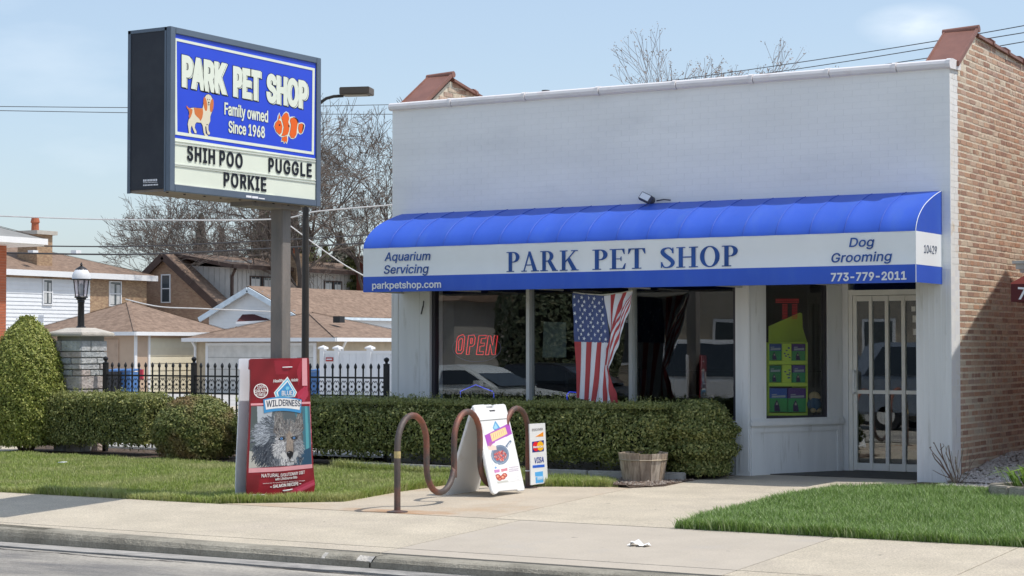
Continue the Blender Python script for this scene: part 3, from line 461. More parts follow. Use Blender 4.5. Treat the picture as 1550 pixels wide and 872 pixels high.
# gutter pan with a ragged edge against the asphalt
random.seed(3); mb = MB(); xx = [-40+.12*i for i in range(600)]
for i in range(599):
    e0 = -8.56-.05*noise.noise(Vector((xx[i]*1.3,0,0)))-.02*noise.noise(Vector((xx[i]*7,0,1))); e1 = -8.56-.05*noise.noise(Vector((xx[i+1]*1.3,0,0)))-.02*noise.noise(Vector((xx[i+1]*7,0,1)))
    mb.add([(xx[i],e0,-.232),(xx[i+1],e1,-.232),(xx[i+1],-8.20,-.243),(xx[i],-8.20,-.243),(xx[i],e0,-.3),(xx[i+1],e1,-.3)], [(0,1,2,3),(1,0,4,5)])
structure(mb.build('gutter', M['gutter'], fix=False))
# kerb in cast lengths, worn front edge, one broken spot
kerb = empty('kerb', (0,-8.1,-.15)); tag(kerb, kind='structure')
def ktop(x):
    pts = [(-40,-.115),(-11.5,-.115),(-9,-.10),(-7,-.105),(-4,-.135),(-2,-.150),(3,-.152),(20,-.15)]
    for a, b in zip(pts, pts[1:]):
        if a[0] <= x <= b[0]: return a[1]+(b[1]-a[1])*(x-a[0])/(b[0]-a[0])
    return -.15
CHIP = onY(552, 852, -8.22).x
cuts = [-40, -30, -20, onY(56, 808, -8.22).x, -6.5, CHIP+.06, 1.6, 6, 12, 30]
for a, b in zip(cuts, cuts[1:]):
    n = max(2, int((b-a)/.035)) if a > -12 and b < 7 else 8
    mb = MB(); prev = None
    for i in range(n+1):
        x = a+.006+(b-a-.012)*i/n; t = ktop(x); w = noise.noise(Vector((x*2.1,0,0)))*.006; w2 = noise.noise(Vector((x*14,3,0)))*.005
        br = max(0, 1-abs(x-CHIP)/.11); br2 = max(0, 1-abs(x-CHIP+.42)/.22)*.45; brk = max(br, br2)*(.75+.5*noise.noise(Vector((x*40,1,0))))
        prof = [(-7.99, t-.004),(-8.165+brk*.05, t-.002-brk*.015),(-8.205+brk*.05+w, t-.014-abs(w2)-brk*.05),(-8.222+brk*.03+w+w2, t-.04-brk*.045),(-8.232+w, -.19),(-8.236+w, -.26)]
        ring = [(x, y, z) for y, z in prof]
        mb.v += ring
        if i:
            bidx = len(mb.v)-12
            for k in range(5):
                xm = x; mi = 1 if brk > .28 and 1 <= k <= 2 else 0
                mb.f.append((bidx+k, bidx+6+k, bidx+7+k, bidx+1+k)); mb.m.append(mi)
    mb.build('kerb_length', [M['kerb'], M['chip']], kerb, fix=False)
# sidewalk: bed + slabs
side = structure(sheet('sidewalk', [(-60,-7.985),(40,-7.985),(40,-5.8),(-60,-5.8)], -.05, M['joint'], .1))
cutx = [-60,-25,-13.6,-2.1,.9,2.42,3.95,5.5,8,40]
for a, b in zip(cutx, cutx[1:]):
    m = M['conc2'] if a == -2.1 else M['conc']
    sheet('slab', [(a+.005,-7.72),(b-.005,-7.72),(b-.005,-5.79),(a+.005,-5.79)], 0, m, .08, side)
    sheet('slab', [(a+.005,-7.985),(b-.005,-7.985),(b-.005,-7.73),(a+.005,-7.73)], -.001, m, .08, side)
# walkway pad and walk to the door
def g2(px, py, z=-.03): p = onZ(px, py, z); return (p.x, p.y)
walk = structure(sheet('walkway', [(-5.6,-5.77),(-.62,-5.77),(-.9,-1),(-.42,.02),(-.42,1.35),(-1.9,1.35),(-2.6,.02),(-2.7,-1.1),(-4.6,-2.8),(-4.66,-4.1)], -.05, M['joint'], .1))
PADL = [(-5.62,-5.765), g2(520,757), g2(597,745,-.03), g2(672,734.5,-.02), g2(790,736.5,-.02), g2(925,738,-.02)]
ja = (-2.42,-5.765); jb = g2(953,739,-.015)
sheet('slab', PADL+[jb, ja], 0, M['conc_rust'], .08, walk)
jb2 = (jb[0]+.012, jb[1]); ja2 = (ja[0]+.012, ja[1])
mul = [jb2, g2(1005,735,0), g2(1050,727,0), g2(1072,723.5,0)]
sheet('slab', [ja2]+mul+[(-2.45,-.6),(-.36,-.6),(-.36,-1.20),(-.79,-1.36),(-.90,-2.0),(-.86,-3.3),(-.78,-4.6),(-.58,-5.765)], 0, M['conc'], .08, walk)
sheet('slab', [(-2.62,-.59),(-.403,-.59),(-.403,1.36),(-1.74,1.36),(-1.84,1.28),(-2.46,.24),(-2.62,.02)], .001, M['conc2'], .08, walk)
# rust that has run from the foot of the bike rack into the pad
_nt = M['conc_rust'].node_tree; _P = _nt.nodes['Principled BSDF']; _src = _P.inputs['Base Color'].links[0].from_socket; _tco = [n for n in _nt.nodes if n.type == 'TEX_COORD'][0]
_mp = _nt.nodes.new('ShaderNodeMapping'); _mp.inputs['Location'].default_value = (3.50*.9,5.64*2.2,.06); _mp.inputs['Scale'].default_value = (.9,2.2,1); _nt.links.new(_tco.outputs['Object'], _mp.inputs['Vector'])
_ln = _nt.nodes.new('ShaderNodeVectorMath'); _ln.operation = 'LENGTH'; _nz = _nt.nodes.new('ShaderNodeTexNoise'); _nz.inputs['Scale'].default_value = 5; _nz.inputs['Detail'].default_value = 6
_ad = _nt.nodes.new('ShaderNodeMath'); _ad.operation = 'ADD'; _nt.links.new(_mp.outputs[0], _ln.inputs[0]); _nt.links.new(_tco.outputs['Object'], _nz.inputs['Vector']); _nt.links.new(_ln.outputs['Value'], _ad.inputs[0]); _nt.links.new(_nz.outputs['Fac'], _ad.inputs[1])
_mr = _nt.nodes.new('ShaderNodeMapRange'); _mr.inputs['From Min'].default_value = .5; _mr.inputs['From Max'].default_value = 1.15; _mr.inputs['To Min'].default_value = .85; _mr.inputs['To Max'].default_value = 0; _nt.links.new(_ad.outputs[0], _mr.inputs['Value'])
_mx = _nt.nodes.new('ShaderNodeMix'); _mx.data_type = 'RGBA'; _mx.inputs[7].default_value = (.40,.19,.07,1); _nt.links.new(_mr.outputs[0], _mx.inputs[0]); _nt.links.new(_src, _mx.inputs[6]); _nt.links.new(_mx.outputs[2], _P.inputs['Base Color'])
# tar-filled cracks and broken edge of the road beside the gutter
random.seed(17)
for x0_, x1_, y_, w_ in ((-13.5,-9.9,-8.60,.035),(-9.4,-7.2,-8.66,.018),(-6.6,-3.4,-8.70,.014),(-3.0,1.5,-8.64,.016),(-12.4,-11.6,-9.05,.02),(-9.8,-8.9,-9.15,.025),(-7.6,-6.2,-9.4,.016)):
    cmb = MB(); xx_ = x0_; L_ = []; R2_ = []
    while xx_ < x1_:
        e_ = min(1, (xx_-x0_)*4, (x1_-xx_)*4); o_ = .06*noise.noise(Vector((xx_*1.7,y_,0)))+.02*noise.noise(Vector((xx_*9,y_,0))); ww_ = w_*e_*(.5+abs(noise.noise(Vector((xx_*5,2,y_))))*1.6); L_.append((xx_,y_+o_-ww_)); R2_.append((xx_,y_+o_+ww_)); xx_ += .07
    zr_ = lambda y: -.245+(-8.58-y)*.01316+.004
    for i in range(len(L_)-1): cmb.add([(L_[i][0],L_[i][1],zr_(L_[i][1])),(L_[i+1][0],L_[i+1][1],zr_(L_[i+1][1])),(R2_[i+1][0],R2_[i+1][1],zr_(R2_[i+1][1])),(R2_[i][0],R2_[i][1],zr_(R2_[i][1]))],[(0,1,2,3)])
    cmb.build('tar_crack', mat('tar',(.06,.055,.05),rough=.9) if 'tar' not in bpy.data.materials else bpy.data.materials['tar'], road, fix=False)
# crack running across the walk
mb = MB(); random.seed(5)
pts = [g2(603,776.5,-.055), g2(640,778,-.055), g2(690,780,-.055), g2(730,782.3,-.055), g2(790,785.5,-.055), g2(850,789.5,-.055), g2(905,793,-.055)]
# lawns
LAWN_L = [(-13.4,-5.79),(-5.62,-5.79)]+PADL[1:4]+[g2(790,736.5,-.02), g2(925,738,-.02), g2(938,731,-.02), g2(905,722,-.02), (-4.4,-1.42), (-7.2,-1.36),(-9.4,-1.3),(-13.6,-.9),(-13.6,-3)]
LAWN_R = [(-.56,-5.79),(9,-5.79),(9,-1.0),(.9,-1.02),(-.05,-1.12),(-.42,-1.2),(-.80,-1.38),(-.88,-2.0),(-.84,-3.3),(-.76,-4.6)]
structure(sheet('lawn', LAWN_L, .002, M['soil'], .06)); structure(sheet('lawn', LAWN_R, .004, M['soil'], .06))
structure(sheet('planting_bed', [(-9.4,-1.35),(-7.2,-1.35),(-4.4,-1.40),g2(905,722,-.02),g2(938,731,-.02),(jb[0],jb[1]),mul[1],mul[2],mul[3],(-2.62,-.55),(-2.62,.0),(-9.4,.0)], .006, M['mulch'], .06))
structure(sheet('planting_bed', [(-.35,-1.2),(.9,-1.0),(1.6,-.95),(1.6,-.60),(.01,-.60),(.01,-.01),(-.35,-.01)], .004, M['mulch'], .06))
# dirt beds behind the left lawn
structure(sheet('planting_bed', [(-13.6,-.95),(-9.42,-1.3),(-9.42,.3),(-14.6,.9)], .004, M['mulch'], .06))
structure(sheet('driveway', [(-30,-5.79),(-13.62,-5.79),(-13.62,-1.0),(-14.7,1.2),(-14.7,30),(-30,30)], 0, M['conc'], .06))
structure(sheet('parking_lot', [(-14.69,1.21),(-7.6,1.21),(-7.6,40),(-30,60),(-30,30.1),(-14.69,30.1)], .002, M['lot'], .03))
structure(MB().box((-60,-24.2,-.4),(40,-19.45,-.13)).build('far_sidewalk', M['conc']))
# ------------------------------------------------------------------ grass
def blades(name, poly, n, h0, h1, w, mats, label, clump=.35, edge=0.0, lean=.5):
    P = np.array(poly); lo = P.min(0); hi = P.max(0); pts = []
    tot = 0
    while tot < n:
        q = np.random.rand(n, 2)*(hi-lo)+lo; ins = np.zeros(n, bool); k = len(P)
        for i in range(k):
            x1, y1 = P[i]; x2, y2 = P[(i+1)%k]
            if y1 == y2: continue
            c = ((y1 > q[:,1]) != (y2 > q[:,1])) & (q[:,0] < (x2-x1)*(q[:,1]-y1)/(y2-y1)+x1); ins ^= c
        q = q[ins]; pts.append(q); tot += len(q)
    q = np.concatenate(pts)[:n]
    nz = np.sin(q[:,0]*2.3+np.sin(q[:,1]*1.7)*1.5)*np.sin(q[:,1]*2.9+np.cos(q[:,0]*1.1))+.6*np.sin(q[:,0]*7.1+2)*np.sin(q[:,1]*6.3)
    h = (h0+(h1-h0)*np.random.rand(n))*(1+clump*nz*.6)
    z = np.array([gz(y) for y in q[:,1]])
    a = np.random.rand(n)*2*PI; d = np.stack([np.cos(a), np.sin(a)], 1); l = a+PI/2+np.random.randn(n)*.7
    b = np.stack([np.cos(l), np.sin(l)], 1)*(h*lean*(.2+np.random.rand(n)))[:,None]
    ww = w*(.6+.8*np.random.rand(n))
    V = np.zeros((n,5,3)); B = np.concatenate([q, z[:,None]], 1)
    V[:,0] = B; V[:,0,:2] -= d*ww[:,None]/2; V[:,1] = B; V[:,1,:2] += d*ww[:,None]/2
    mid = B.copy(); mid[:,:2] += b*.35; mid[:,2] += h*.6
    V[:,2] = mid; V[:,2,:2] += d*ww[:,None]*.4; V[:,3] = mid; V[:,3,:2] -= d*ww[:,None]*.4
    V[:,4] = B; V[:,4,:2] += b; V[:,4,2] += h
    i0 = np.arange(n)*5
    F = np.concatenate([np.stack([i0,i0+1,i0+2],1), np.stack([i0,i0+2,i0+3],1), np.stack([i0+3,i0+2,i0+4],1)])
    return tag(np_mesh(name, V.reshape(-1,3), F, mats), label, 'grass', kind='stuff')
M['gl'] = leafmat('grass_short', [(.20,.29,.05),(.30,.38,.08),(.40,.46,.13),(.23,.32,.06),(.54,.51,.28)], patch=(.47,.47,.21), pscale=1.3)
M['gr'] = leafmat('grass_lush', [(.09,.18,.03),(.17,.29,.055),(.27,.40,.10),(.12,.22,.04),(.42,.50,.26),(.16,.27,.055)])
LL = [(-13.4,-5.76),(-5.62,-5.76)]+PADL[1:4]+[g2(790,736.5,-.02), g2(925,738,-.02), g2(936,731,-.02), g2(900,722,-.02),(-4.4,-1.5),(-7.2,-1.45),(-9.4,-1.4),(-13.5,-1.0)]
blades('lawn_grass', LL, 190000, .022, .062, .006, M['gl'], 'short yellow-green grass of the lawn round the pole sign and bike rack')
blades('lawn_grass', [(x, y) for x, y in LAWN_R if x < 8] and [(-.53,-5.77),(4.6,-5.77),(4.6,-1.05),(.9,-1.08),(-.05,-1.2),(-.42,-1.28),(-.78,-1.44),(-.86,-2.0),(-.82,-3.3),(-.74,-4.6)], 230000, .035, .095, .006, M['gr'], 'lush dark green grass in front of the shop door and brick side wall', lean=.8)
# taller unmown fringe along the pavement edges
def fringe(name, line, n, h0, h1, label, m):
    seg = []; 
    for a, b in zip(line, line[1:]): seg.append([(a[0],a[1]),(b[0],b[1])])
    polys = []
    for (a, b) in seg:
        dx, dy = b[0]-a[0], b[1]-a[1]; L = math.hypot(dx, dy); nx, ny = -dy/L*.09, dx/L*.09
        polys.append([(a[0]-nx*.2,a[1]-ny*.2),(b[0]-nx*.2,b[1]-ny*.2),(b[0]+nx,b[1]+ny),(a[0]+nx,a[1]+ny)])
    for p in polys: pass
    return polys
for k, (a, b, n, h0, h1, mm, lb) in enumerate([((-13.4,-5.78),(-5.7,-5.78),11000,.04,.09,'gl','longer fringe of grass along the left pavement edge'),
        ((-.56,-5.78),(4.6,-5.78),9000,.05,.12,'gr','longer fringe of grass along the right pavement edge'),
        ((PADL[0][0]-.02,PADL[0][1]),PADL[1],2500,.04,.11,'gl','ragged tip of grass at the corner of the rack pad'),
        (PADL[1],PADL[2],3000,.04,.10,'gl','ragged grass edge left of the bike rack'),
        (PADL[2],PADL[3],2500,.04,.11,'gl','ragged grass edge behind the bike rack'),
        (PADL[4],PADL[5],2500,.04,.10,'gl','ragged grass edge between the rack pad and the barrel'),
        ((-4.5,-1.6),(-7.3,-1.5),4000,.05,.13,'gl','long grass tufts along the bed kerb beneath the hedge')]):
    dx, dy = b[0]-a[0], b[1]-a[1]; L = math.hypot(dx, dy); nx, ny = -dy/L*.10, dx/L*.10
    blades('edge_grass', [(a[0]-nx*.15,a[1]-ny*.15),(b[0]-nx*.15,b[1]-ny*.15),(b[0]+nx,b[1]+ny),(a[0]+nx,a[1]+ny)], n, h0, h1, .007, M[mm], lb, lean=.8)
# ================================================================== THE SHOP
M['paint'] = mat('white_paint_brick', (.87,.865,.845), rough=.75, var=.05, vscale=1.5, bump=.06, bscale=40, dirt=(.74,.74,.73), dscale=1.3, dlo=.55, dhi=.85, detail=8, stretch=(.5,.5,1.6))
M['paint_s'] = mat('white_paint_panel', (.76,.755,.75), rough=.6, var=.06, vscale=2, dirt=(.50,.485,.45), dscale=3.5, dlo=.58, dhi=.78, stretch=(3,3,.35), detail=8)
M['pjoint'] = mat('painted_joint', (.74,.74,.73), rough=.8, var=.05)
BR = [(.40,.225,.15),(.52,.32,.215),(.58,.41,.29),(.48,.29,.20),(.34,.195,.14),(.55,.38,.29),(.62,.52,.39),(.45,.31,.24),(.53,.30,.19)]
M['brick_o'] = mat('common_brick', BR[0], rough=.92, obj=1, hue=BR, var=.22, vscale=18, bump=.3, bscale=60, dirt=(.60,.50,.38), dscale=7, dlo=.58, dhi=.74)
M['brick_i'] = mat('common_brick_far', BR[0], rough=.92, isl=1, hue=BR, var=.22, vscale=18, bump=.3, bscale=60, dirt=(.60,.50,.38), dscale=7, dlo=.58, dhi=.74)
M['mortar'] = mat('lime_mortar', (.80,.71,.56), rough=.95, var=.12, vscale=14, bump=.8, bscale=80, dirt=(.68,.58,.44), dscale=2, dlo=.5, dhi=.8)
M['terra'] = mat('brown_coping', (.235,.105,.075), rough=.5, var=.15, vscale=5, bump=.1, spec=.5)
M['wcope'] = mat('white_coping', (.78,.75,.745), rough=.5, var=.06, vscale=3, dirt=(.6,.52,.5), dscale=3, dlo=.55, dhi=.8)
M['alu'] = mat('aluminium', (.84,.825,.77), rough=.45, metal=.12, var=.05, vscale=6)
M['aluw'] = mat('pale_aluminium', (.66,.655,.64), rough=.45, metal=.25, var=.04)
M['darkframe'] = mat('dark_frame', (.05,.045,.055), rough=.5)
M['glass'] = glassmat('shop_glass', (.90,.93,.93), 1.85)
M['glassd'] = glassmat('door_glass', (.80,.84,.84), 2.0)
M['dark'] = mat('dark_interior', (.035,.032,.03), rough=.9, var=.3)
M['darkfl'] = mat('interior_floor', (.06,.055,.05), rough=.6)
M['roofg'] = mat('roof_felt', (.25,.25,.24), rough=.95)
shop = empty('pet_shop', (-3.75, 0, 0), 'white painted brick shop with a long blue and white awning and a barred door', 'shop building')
def pb(mb, name, m, parent=shop, **k): return mb.build(name, m, parent, **k)
# core walls
mb = MB(); mb.box((-7.494,.0022,2.36), (-.012,.30,4.62)); mb.box((-7.494,.05,2.5),(-7.2,15,4.6)); pb(mb, 'front_wall', M['pjoint'])
prof = [(.27,0),(15,0),(15,4.50),(.95,5.085),(.30,4.64),(.27,4.62)]
mb = MB(); mb.prism([(-.005,y,z) for y,z in prof], (-.29,0,0)); side_wall = pb(mb, 'side_wall', M['mortar'])
profL = [(.27,0),(15,0),(15,4.50),(3.2,4.62),(.95,5.085),(.30,4.64),(.27,4.62)]
mb = MB(); mb.prism([(-7.5,y,z) for y,z in profL], (.29,0,0)); pb(mb, 'side_wall', M['mortar'])
mb = MB(); mb.box((-7.2,15,0),(-.3,15.3,4.5)); pb(mb, 'rear_wall', M['mortar'])
mb = MB(); mb.box((-7.205,.305,4.2),(-.304,14.99,4.3)); pb(mb, 'roof', M['roofg'])
# painted front bricks: all of them real, joined
C_ = []; H_ = []; k = 0; z = 2.372
while z < 4.60:
    x = -7.5+(.105 if k%2 else 0); x0 = -7.5
    while x0 < -.001:
        x1 = min(x+.212, 0.0); 
        if x1 > x0: C_.append(((x0+x1)/2+.0, .014+random.uniform(-.0003,.0003), z+.034)); H_.append(((x1-x0)/2-.0007, .014, .0349))
        x0 = x1; x = x1
    z += .0712; k += 1
o = boxes('painted_brick', C_, H_, M['paint'], shop, .0003); tag(o, kind='stuff')
# white return at the corner (quoins)
C_ = []; H_ = []; k = 0; z = .01
while z < 4.58:
    w = .285 if k%2 == 0 else .262
    n = 2 if k%6 != 3 else 3
    for j in range(n):
        C_.append((-.008+random.uniform(-.0006,.0006), .002+w*(j+.5)/n, z+.034)); H_.append((.008, w/n/2-.002, .0335))
    z += .0712; k += 1
o = boxes('painted_quoin_brick', C_, H_, mat('white_paint_return', (.78,.77,.74), rough=.75, var=.06, vscale=6, bump=.15, bscale=50, dirt=(.62,.50,.36), dscale=3.0, dlo=.56, dhi=.7), shop, .0008); tag(o, kind='stuff')
mb = MB(); mb.box((-.3,.03,0),(-.0035,.268,4.6)); pb(mb, 'corner_core', M['pjoint'])
# common brick on the side wall
def ztop(y): return 4.64+(y-.30)*.684 if y < .95 else 5.085-(y-.95)*.0416
blist = []; k = 0; z = .012
while z < 5.05:
    hdr = (k%6 == 4); L = .096 if hdr else .202; y = .292 if k%2 == 0 else .268; gap = .016
    if hdr: y = .28
    first = True
    while y < 6.2:
        l = L*(1+random.uniform(-.03,.03))
        if first and k%2 and not hdr: l = .1
        first = False
        if z+.06 < ztop(y) and z+.06 < ztop(y+l)+.02:
            blist.append((-.0105+random.uniform(-.0012,.0012), y+l/2, z+.029+random.uniform(-.0015,.0015), l/2, .0235+random.uniform(-.0015,.0015)))
        y += l+gap
    z += .0712; k += 1
blist.sort(key=lambda b: (Vector((0,b[1],b[2]))-CAM).length)
bm_ = MB(); bm_.box((-.009,-.5,-.5),(.009,.5,.5)); 
near = blist[:300]; far = blist[300:]
proto = None
for b in near:
    if proto is None:
        proto = bm_.build('brick', M['brick_o'], side_wall); me0 = proto.data; o = proto
    else: o = link('brick', me0, side_wall)
    o.location = (b[0], b[1], b[2]); o.scale = (1, b[3]*2, b[4]*2)
    o.rotation_euler = (random.uniform(-.006,.006), 0, random.uniform(-.01,.01))
o = boxes('far_brick', [(b[0],b[1],b[2]) for b in far], [(.009,b[3],b[4]) for b in far], M['brick_i'], shop, .0012); tag(o, kind='stuff')
# upper return of the left parapet seen over the roof
C_ = []; H_ = []; z = 4.30; k = 0
while z < 5.03:
    y = .35+(.1 if k%2 else 0)
    while y < 3.4:
        if z+.06 < min(ztop(y), 5.085-(y-.95)*.207): C_.append((-7.209, y+.103, z+.029)); H_.append((.008,.103,.0275))
        y += .218
    z += .0712; k += 1
o = boxes('parapet_brick', C_, H_, M['brick_i'], shop, .003); tag(o, kind='stuff')
# white coping tiles along the front
e = [-7.53, -6.56, -5.45, -4.40, -3.35, -2.35, -1.40, -.60, .03]
for a, b in zip(e, e[1:]):
    mb = MB(); pr = [(.32,4.62),(-.02,4.60),(-.055,4.615),(-.066,4.65),(-.055,4.682),(-.025,4.70),(.05,4.708),(.32,4.70)]
    mb.prism([(a+.006,y,z) for y,z in pr], (b-a-.012,0,0)); 
    pr2 = [(y*1.0-(.010 if y < 0 else 0), z+(.006 if z > 4.66 else -.006)) for y,z in pr]
    mb.prism([(b-.05,y,z) for y,z in pr2], (.045,0,0)); pb(mb, 'coping_tile', M['wcope'])
# brown sloped end copings and roll tiles
for X0, X1 in ((-.345,.035),(-7.53,-7.155)):
    mb = MB(); w = X1-X0
    mb.prism([(X0,.20,4.655),(X0,.90,5.135),(X0,.90,5.165),(X0,.20,4.69)], (w,0,0))
    mb.prism([(X1-.012,.17,4.64),(X1-.012,.91,5.14),(X1-.012,.91,5.19),(X1-.012,.17,4.70)], (.03,0,0))
    mb.prism([(X0-.015,.17,4.64),(X0-.015,.91,5.14),(X0-.015,.91,5.18),(X0-.015,.17,4.69)], (.02,0,0))
    mb.tube([(X0-.03,.92,5.15),(X1+.02,.92,5.17)], .045, 12)
    pb(mb, 'sloped_coping', M['terra'])
    y = .97
    drop = .0416 if X0 > -1 else .207
    while y < (6 if X0 > -1 else 2.8):
        mb = MB(); z0 = 5.10-(y-.97)*drop; z1 = z0-.62*drop
        prr = [(X1,-.015),(X1,.02),(X1-.05,.05),((X0+X1)/2,.065),(X0+.05,.05),(X0,.02),(X0,-.015)]
        mb.prism([(x,y,z0+dz) for x,dz in prr], (0,.60,z1-z0))
        mb.prism([(x+(.012 if x > (X0+X1)/2 else -.012),y+.54,z1+dz*1.25+.012) for x,dz in prr], (0,.055,0))
        pb(mb, 'coping_tile', M['terra']); y += .62
# vent pipe
vp = atD(826,138,27.5); mb = MB(); mb.tube([(vp.x,vp.y,4.3),(vp.x,vp.y,5.17)], .045, 12); mb.tube([(vp.x,vp.y,5.13),(vp.x,vp.y,5.19)], .058, 12); pb(mb, 'vent_pipe', mat('pipe_grey',(.12,.12,.13)))
# ---- lower storefront
def xy0(px, Y=0.0): return onY(px, 550, Y).x
mb = MB(); mb.box((-7.5,.0,0),(-6.905,.3,2.36)); mb.box((-7.5,-.012,0),(-7.40,.001,2.4)); mb.box((-7.06,-.012,0),(-6.905,.001,2.4)); mb.box((-7.39,-.005,0),(-7.07,.001,2.4)); pb(mb, 'left_pier', M['paint_s'])
mb = MB(); mb.beam((-7.0,-.02,2.02),(-6.97,-.05,2.10),.012,.012); mb.beam((-7.03,-.02,1.93),(-7.0,-.02,2.04),.012,.012); pb(mb, 'hook', M['darkframe'])
mb = MB(); mb.box((-.402,.0,0),(.0,.30,2.36)); mb.box((-.402,-.006,0),(-.012,.0,2.36))
for x in (-.33,-.27,-.2,-.13,-.07): mb.box((x,-.010,.02),(x+.018,-.005,2.36))
right_pier = pb(mb, 'right_pier', M['paint_s'])
mb = MB(); mb.box((-2.606,.0,0),(-2.425,.25,2.36)); mb.box((-2.55,-.012,.05),(-2.44,.0,2.36)); pb(mb, 'middle_pier', M['paint_s'])
mb = MB(); mb.box((-6.905,.03,0),(-2.606,.3,.56)); mb.box((-6.905,-.02,.56),(-2.606,.3,.63)); pb(mb, 'bulkhead', M['paint_s'])
mb = MB(); mb.box((-6.905,.012,2.34),(-.402,.3,2.40)); pb(mb, 'header_beam', M['darkframe'])
mb = MB(); mb.box((-6.905,.04,2.27),(-2.606,.14,2.34)); mb.box((-6.905,.04,.63),(-6.86,.14,2.27)); mb.box((-2.65,.04,.63),(-2.607,.14,2.27)); mb.box((-6.86,.04,.63),(-2.65,.12,.67)); pb(mb, 'window_frame', M['darkframe'])
mull = [-5.453, -4.005]
for x in mull: mb = MB(); mb.box((x-.024,.02,.64),(x+.024,.14,2.33)); pb(mb, 'mullion', M['aluw'])
ed = [-6.86, mull[0], mull[1], -2.65]
for a, b in zip(ed, ed[1:]): mb = MB(); mb.box((a+.02,.088,.67),(b-.02,.094,2.27)); pb(mb, 'window_pane', M['glass'], fix=True)
# recess
S0 = Vector((-2.425,.03,0)); S1 = Vector((-1.80,1.36,0)); Sd = (S1-S0).normalized(); SN = Vector((Sd.y,-Sd.x,0))
def S(px, py=600): p = onp(px, py, S0, SN); return (p-S0).dot(Sd)
def seg(mb, s0, s1, z0, z1, f, b):
    pts = [S0+Sd*s0+SN*f, S0+Sd*s1+SN*f, S0+Sd*s1+SN*b, S0+Sd*s0+SN*b]
    mb.prism([(p.x,p.y,z0) for p in pts], (0,0,z1-z0))
w0, w1 = S(1160), S(1253.5); wl_, wr_ = 0.0, S(1274); SL = (S1-S0).length
mb = MB(); seg(mb, wl_, w0, .66, 2.5, 0, -.10); seg(mb, w1, wr_, .66, 2.5, 0, -.10); seg(mb, w0, w1, 2.34, 2.5, -.005, -.1); seg(mb, wl_, wr_, 0, .57, -.01, -.12)
seg(mb, wr_, SL+.02, 0, 2.5, -.02, -.12); pb(mb, 'display_wall', M['paint_s'])
mb = MB(); seg(mb, wl_-.03, wr_+.01, .575, .64, .045, -.1); seg(mb, wl_-.03, wr_+.01, .64, .662, .03, -.1); seg(mb, wl_-.03, wr_+.0, .555, .575, .02, -.1); pb(mb, 'display_sill', M['paint_s'], bevel=.008)
mb = MB(); seg(mb, wl_+.0, wl_+.05, .0, .555, .012, -.02); seg(mb, wr_-.07, wr_, .0, .555, .012, -.02); seg(mb, wl_+.05, wr_-.07, .50, .553, .006, -.02); pb(mb, 'base_trim', M['paint_s'])
mb = MB(); seg(mb, w0, w0+.02, .66, 2.34, -.02, -.08); seg(mb, w1-.035, w1, .66, 2.34, -.02, -.08); seg(mb, w0+.02, w1-.035, .66, .685, -.02, -.08); seg(mb, w0+.02, w1-.035, 2.31, 2.34, -.02, -.08); pb(mb, 'display_frame', M['darkframe'])
mb = MB(); seg(mb, w0+.02, w1-.035, .685, 2.31, -.045, -.05); pb(mb, 'display_pane', glassmat('display_glass', (.97,.985,.98), 1.6))
mb = MB(); mb.box((-2.3,.304,2.5),(-.404,1.5,2.56)); pb(mb, 'recess_ceiling', M['paint_s'])
mb = MB(); mb.box((-.405,.302,0),(-.30,1.6,2.5)); mb.box((-.545,1.42,0),(-.406,1.6,2.5)); pb(mb, 'recess_wall', M['paint_s'])
# door
door = MB().box((-1.684,1.40,.015),(-1.635,1.445,2.127)).box((-.655,1.40,.015),(-.60,1.445,2.127)).box((-1.635,1.402,2.06),(-.655,1.443,2.125)).box((-1.635,1.402,.94),(-.655,1.443,.985)).box((-1.635,1.402,.016),(-.655,1.443,.105)).build('door', M['alu'], shop, bevel=.002)
mb = MB(); mb.box((-1.735,1.385,0),(-1.686,1.5,2.20)); mb.box((-.598,1.385,0),(-.546,1.5,2.20)); mb.box((-1.686,1.385,2.13),(-.598,1.5,2.195)); pb(mb, 'door_frame', M['alu'], bevel=.002)
mb = MB(); mb.box((-1.90,1.375,0),(-1.737,1.6,2.5)); pb(mb, 'door_jamb', M['paint_s'])
mb = MB(); mb.box((-1.80,1.42,2.2),(-.546,1.46,2.5)); pb(mb, 'transom', M['glassd'])
bars = [(-1.475,-1.436),(-1.273,-1.231),(-1.068,-1.023),(-.865,-.82)]
for a, b in bars: mb = MB(); mb.box((a,1.385,.017),(b,1.442,2.124)); mb.build('security_bar', M['alu'], door, bevel=.003)
cells = [(-1.635,-1.475),(-1.436,-1.273),(-1.231,-1.068),(-1.023,-.865),(-.82,-.655)]
for a, b in cells:
    for z0, z1 in ((.105,.94),(.985,2.06)):
        mb = MB(); mb.box((a,1.418,z0),(b,1.424,z1)); mb.build('pane', M['glassd'], door)
        
mb = MB(); mb.tube([(-1.655,1.40,1.21),(-1.655,1.33,1.21),(-1.645,1.315,1.19),(-1.645,1.315,.97),(-1.655,1.33,.95),(-1.655,1.40,.95)], .017, 8); mb.box((-1.67,1.39,.915),(-1.64,1.401,1.245)); mb.tube([(-1.66,1.402,.84),(-1.66,1.388,.84)], .014, 10); mb.build('handle', mat('white_handle',(.88,.88,.86),rough=.3), door, smooth=True)
mb = MB(); mb.box((-.95,1.412,1.93),(-.90,1.416,1.99)); mb.box((-.935,1.412,1.80),(-.885,1.416,1.88)); mb.box((-.93,1.412,1.65),(-.885,1.416,1.72)); mb.build('sticker', flatcol('sticker',(.75,.75,.72)), door)
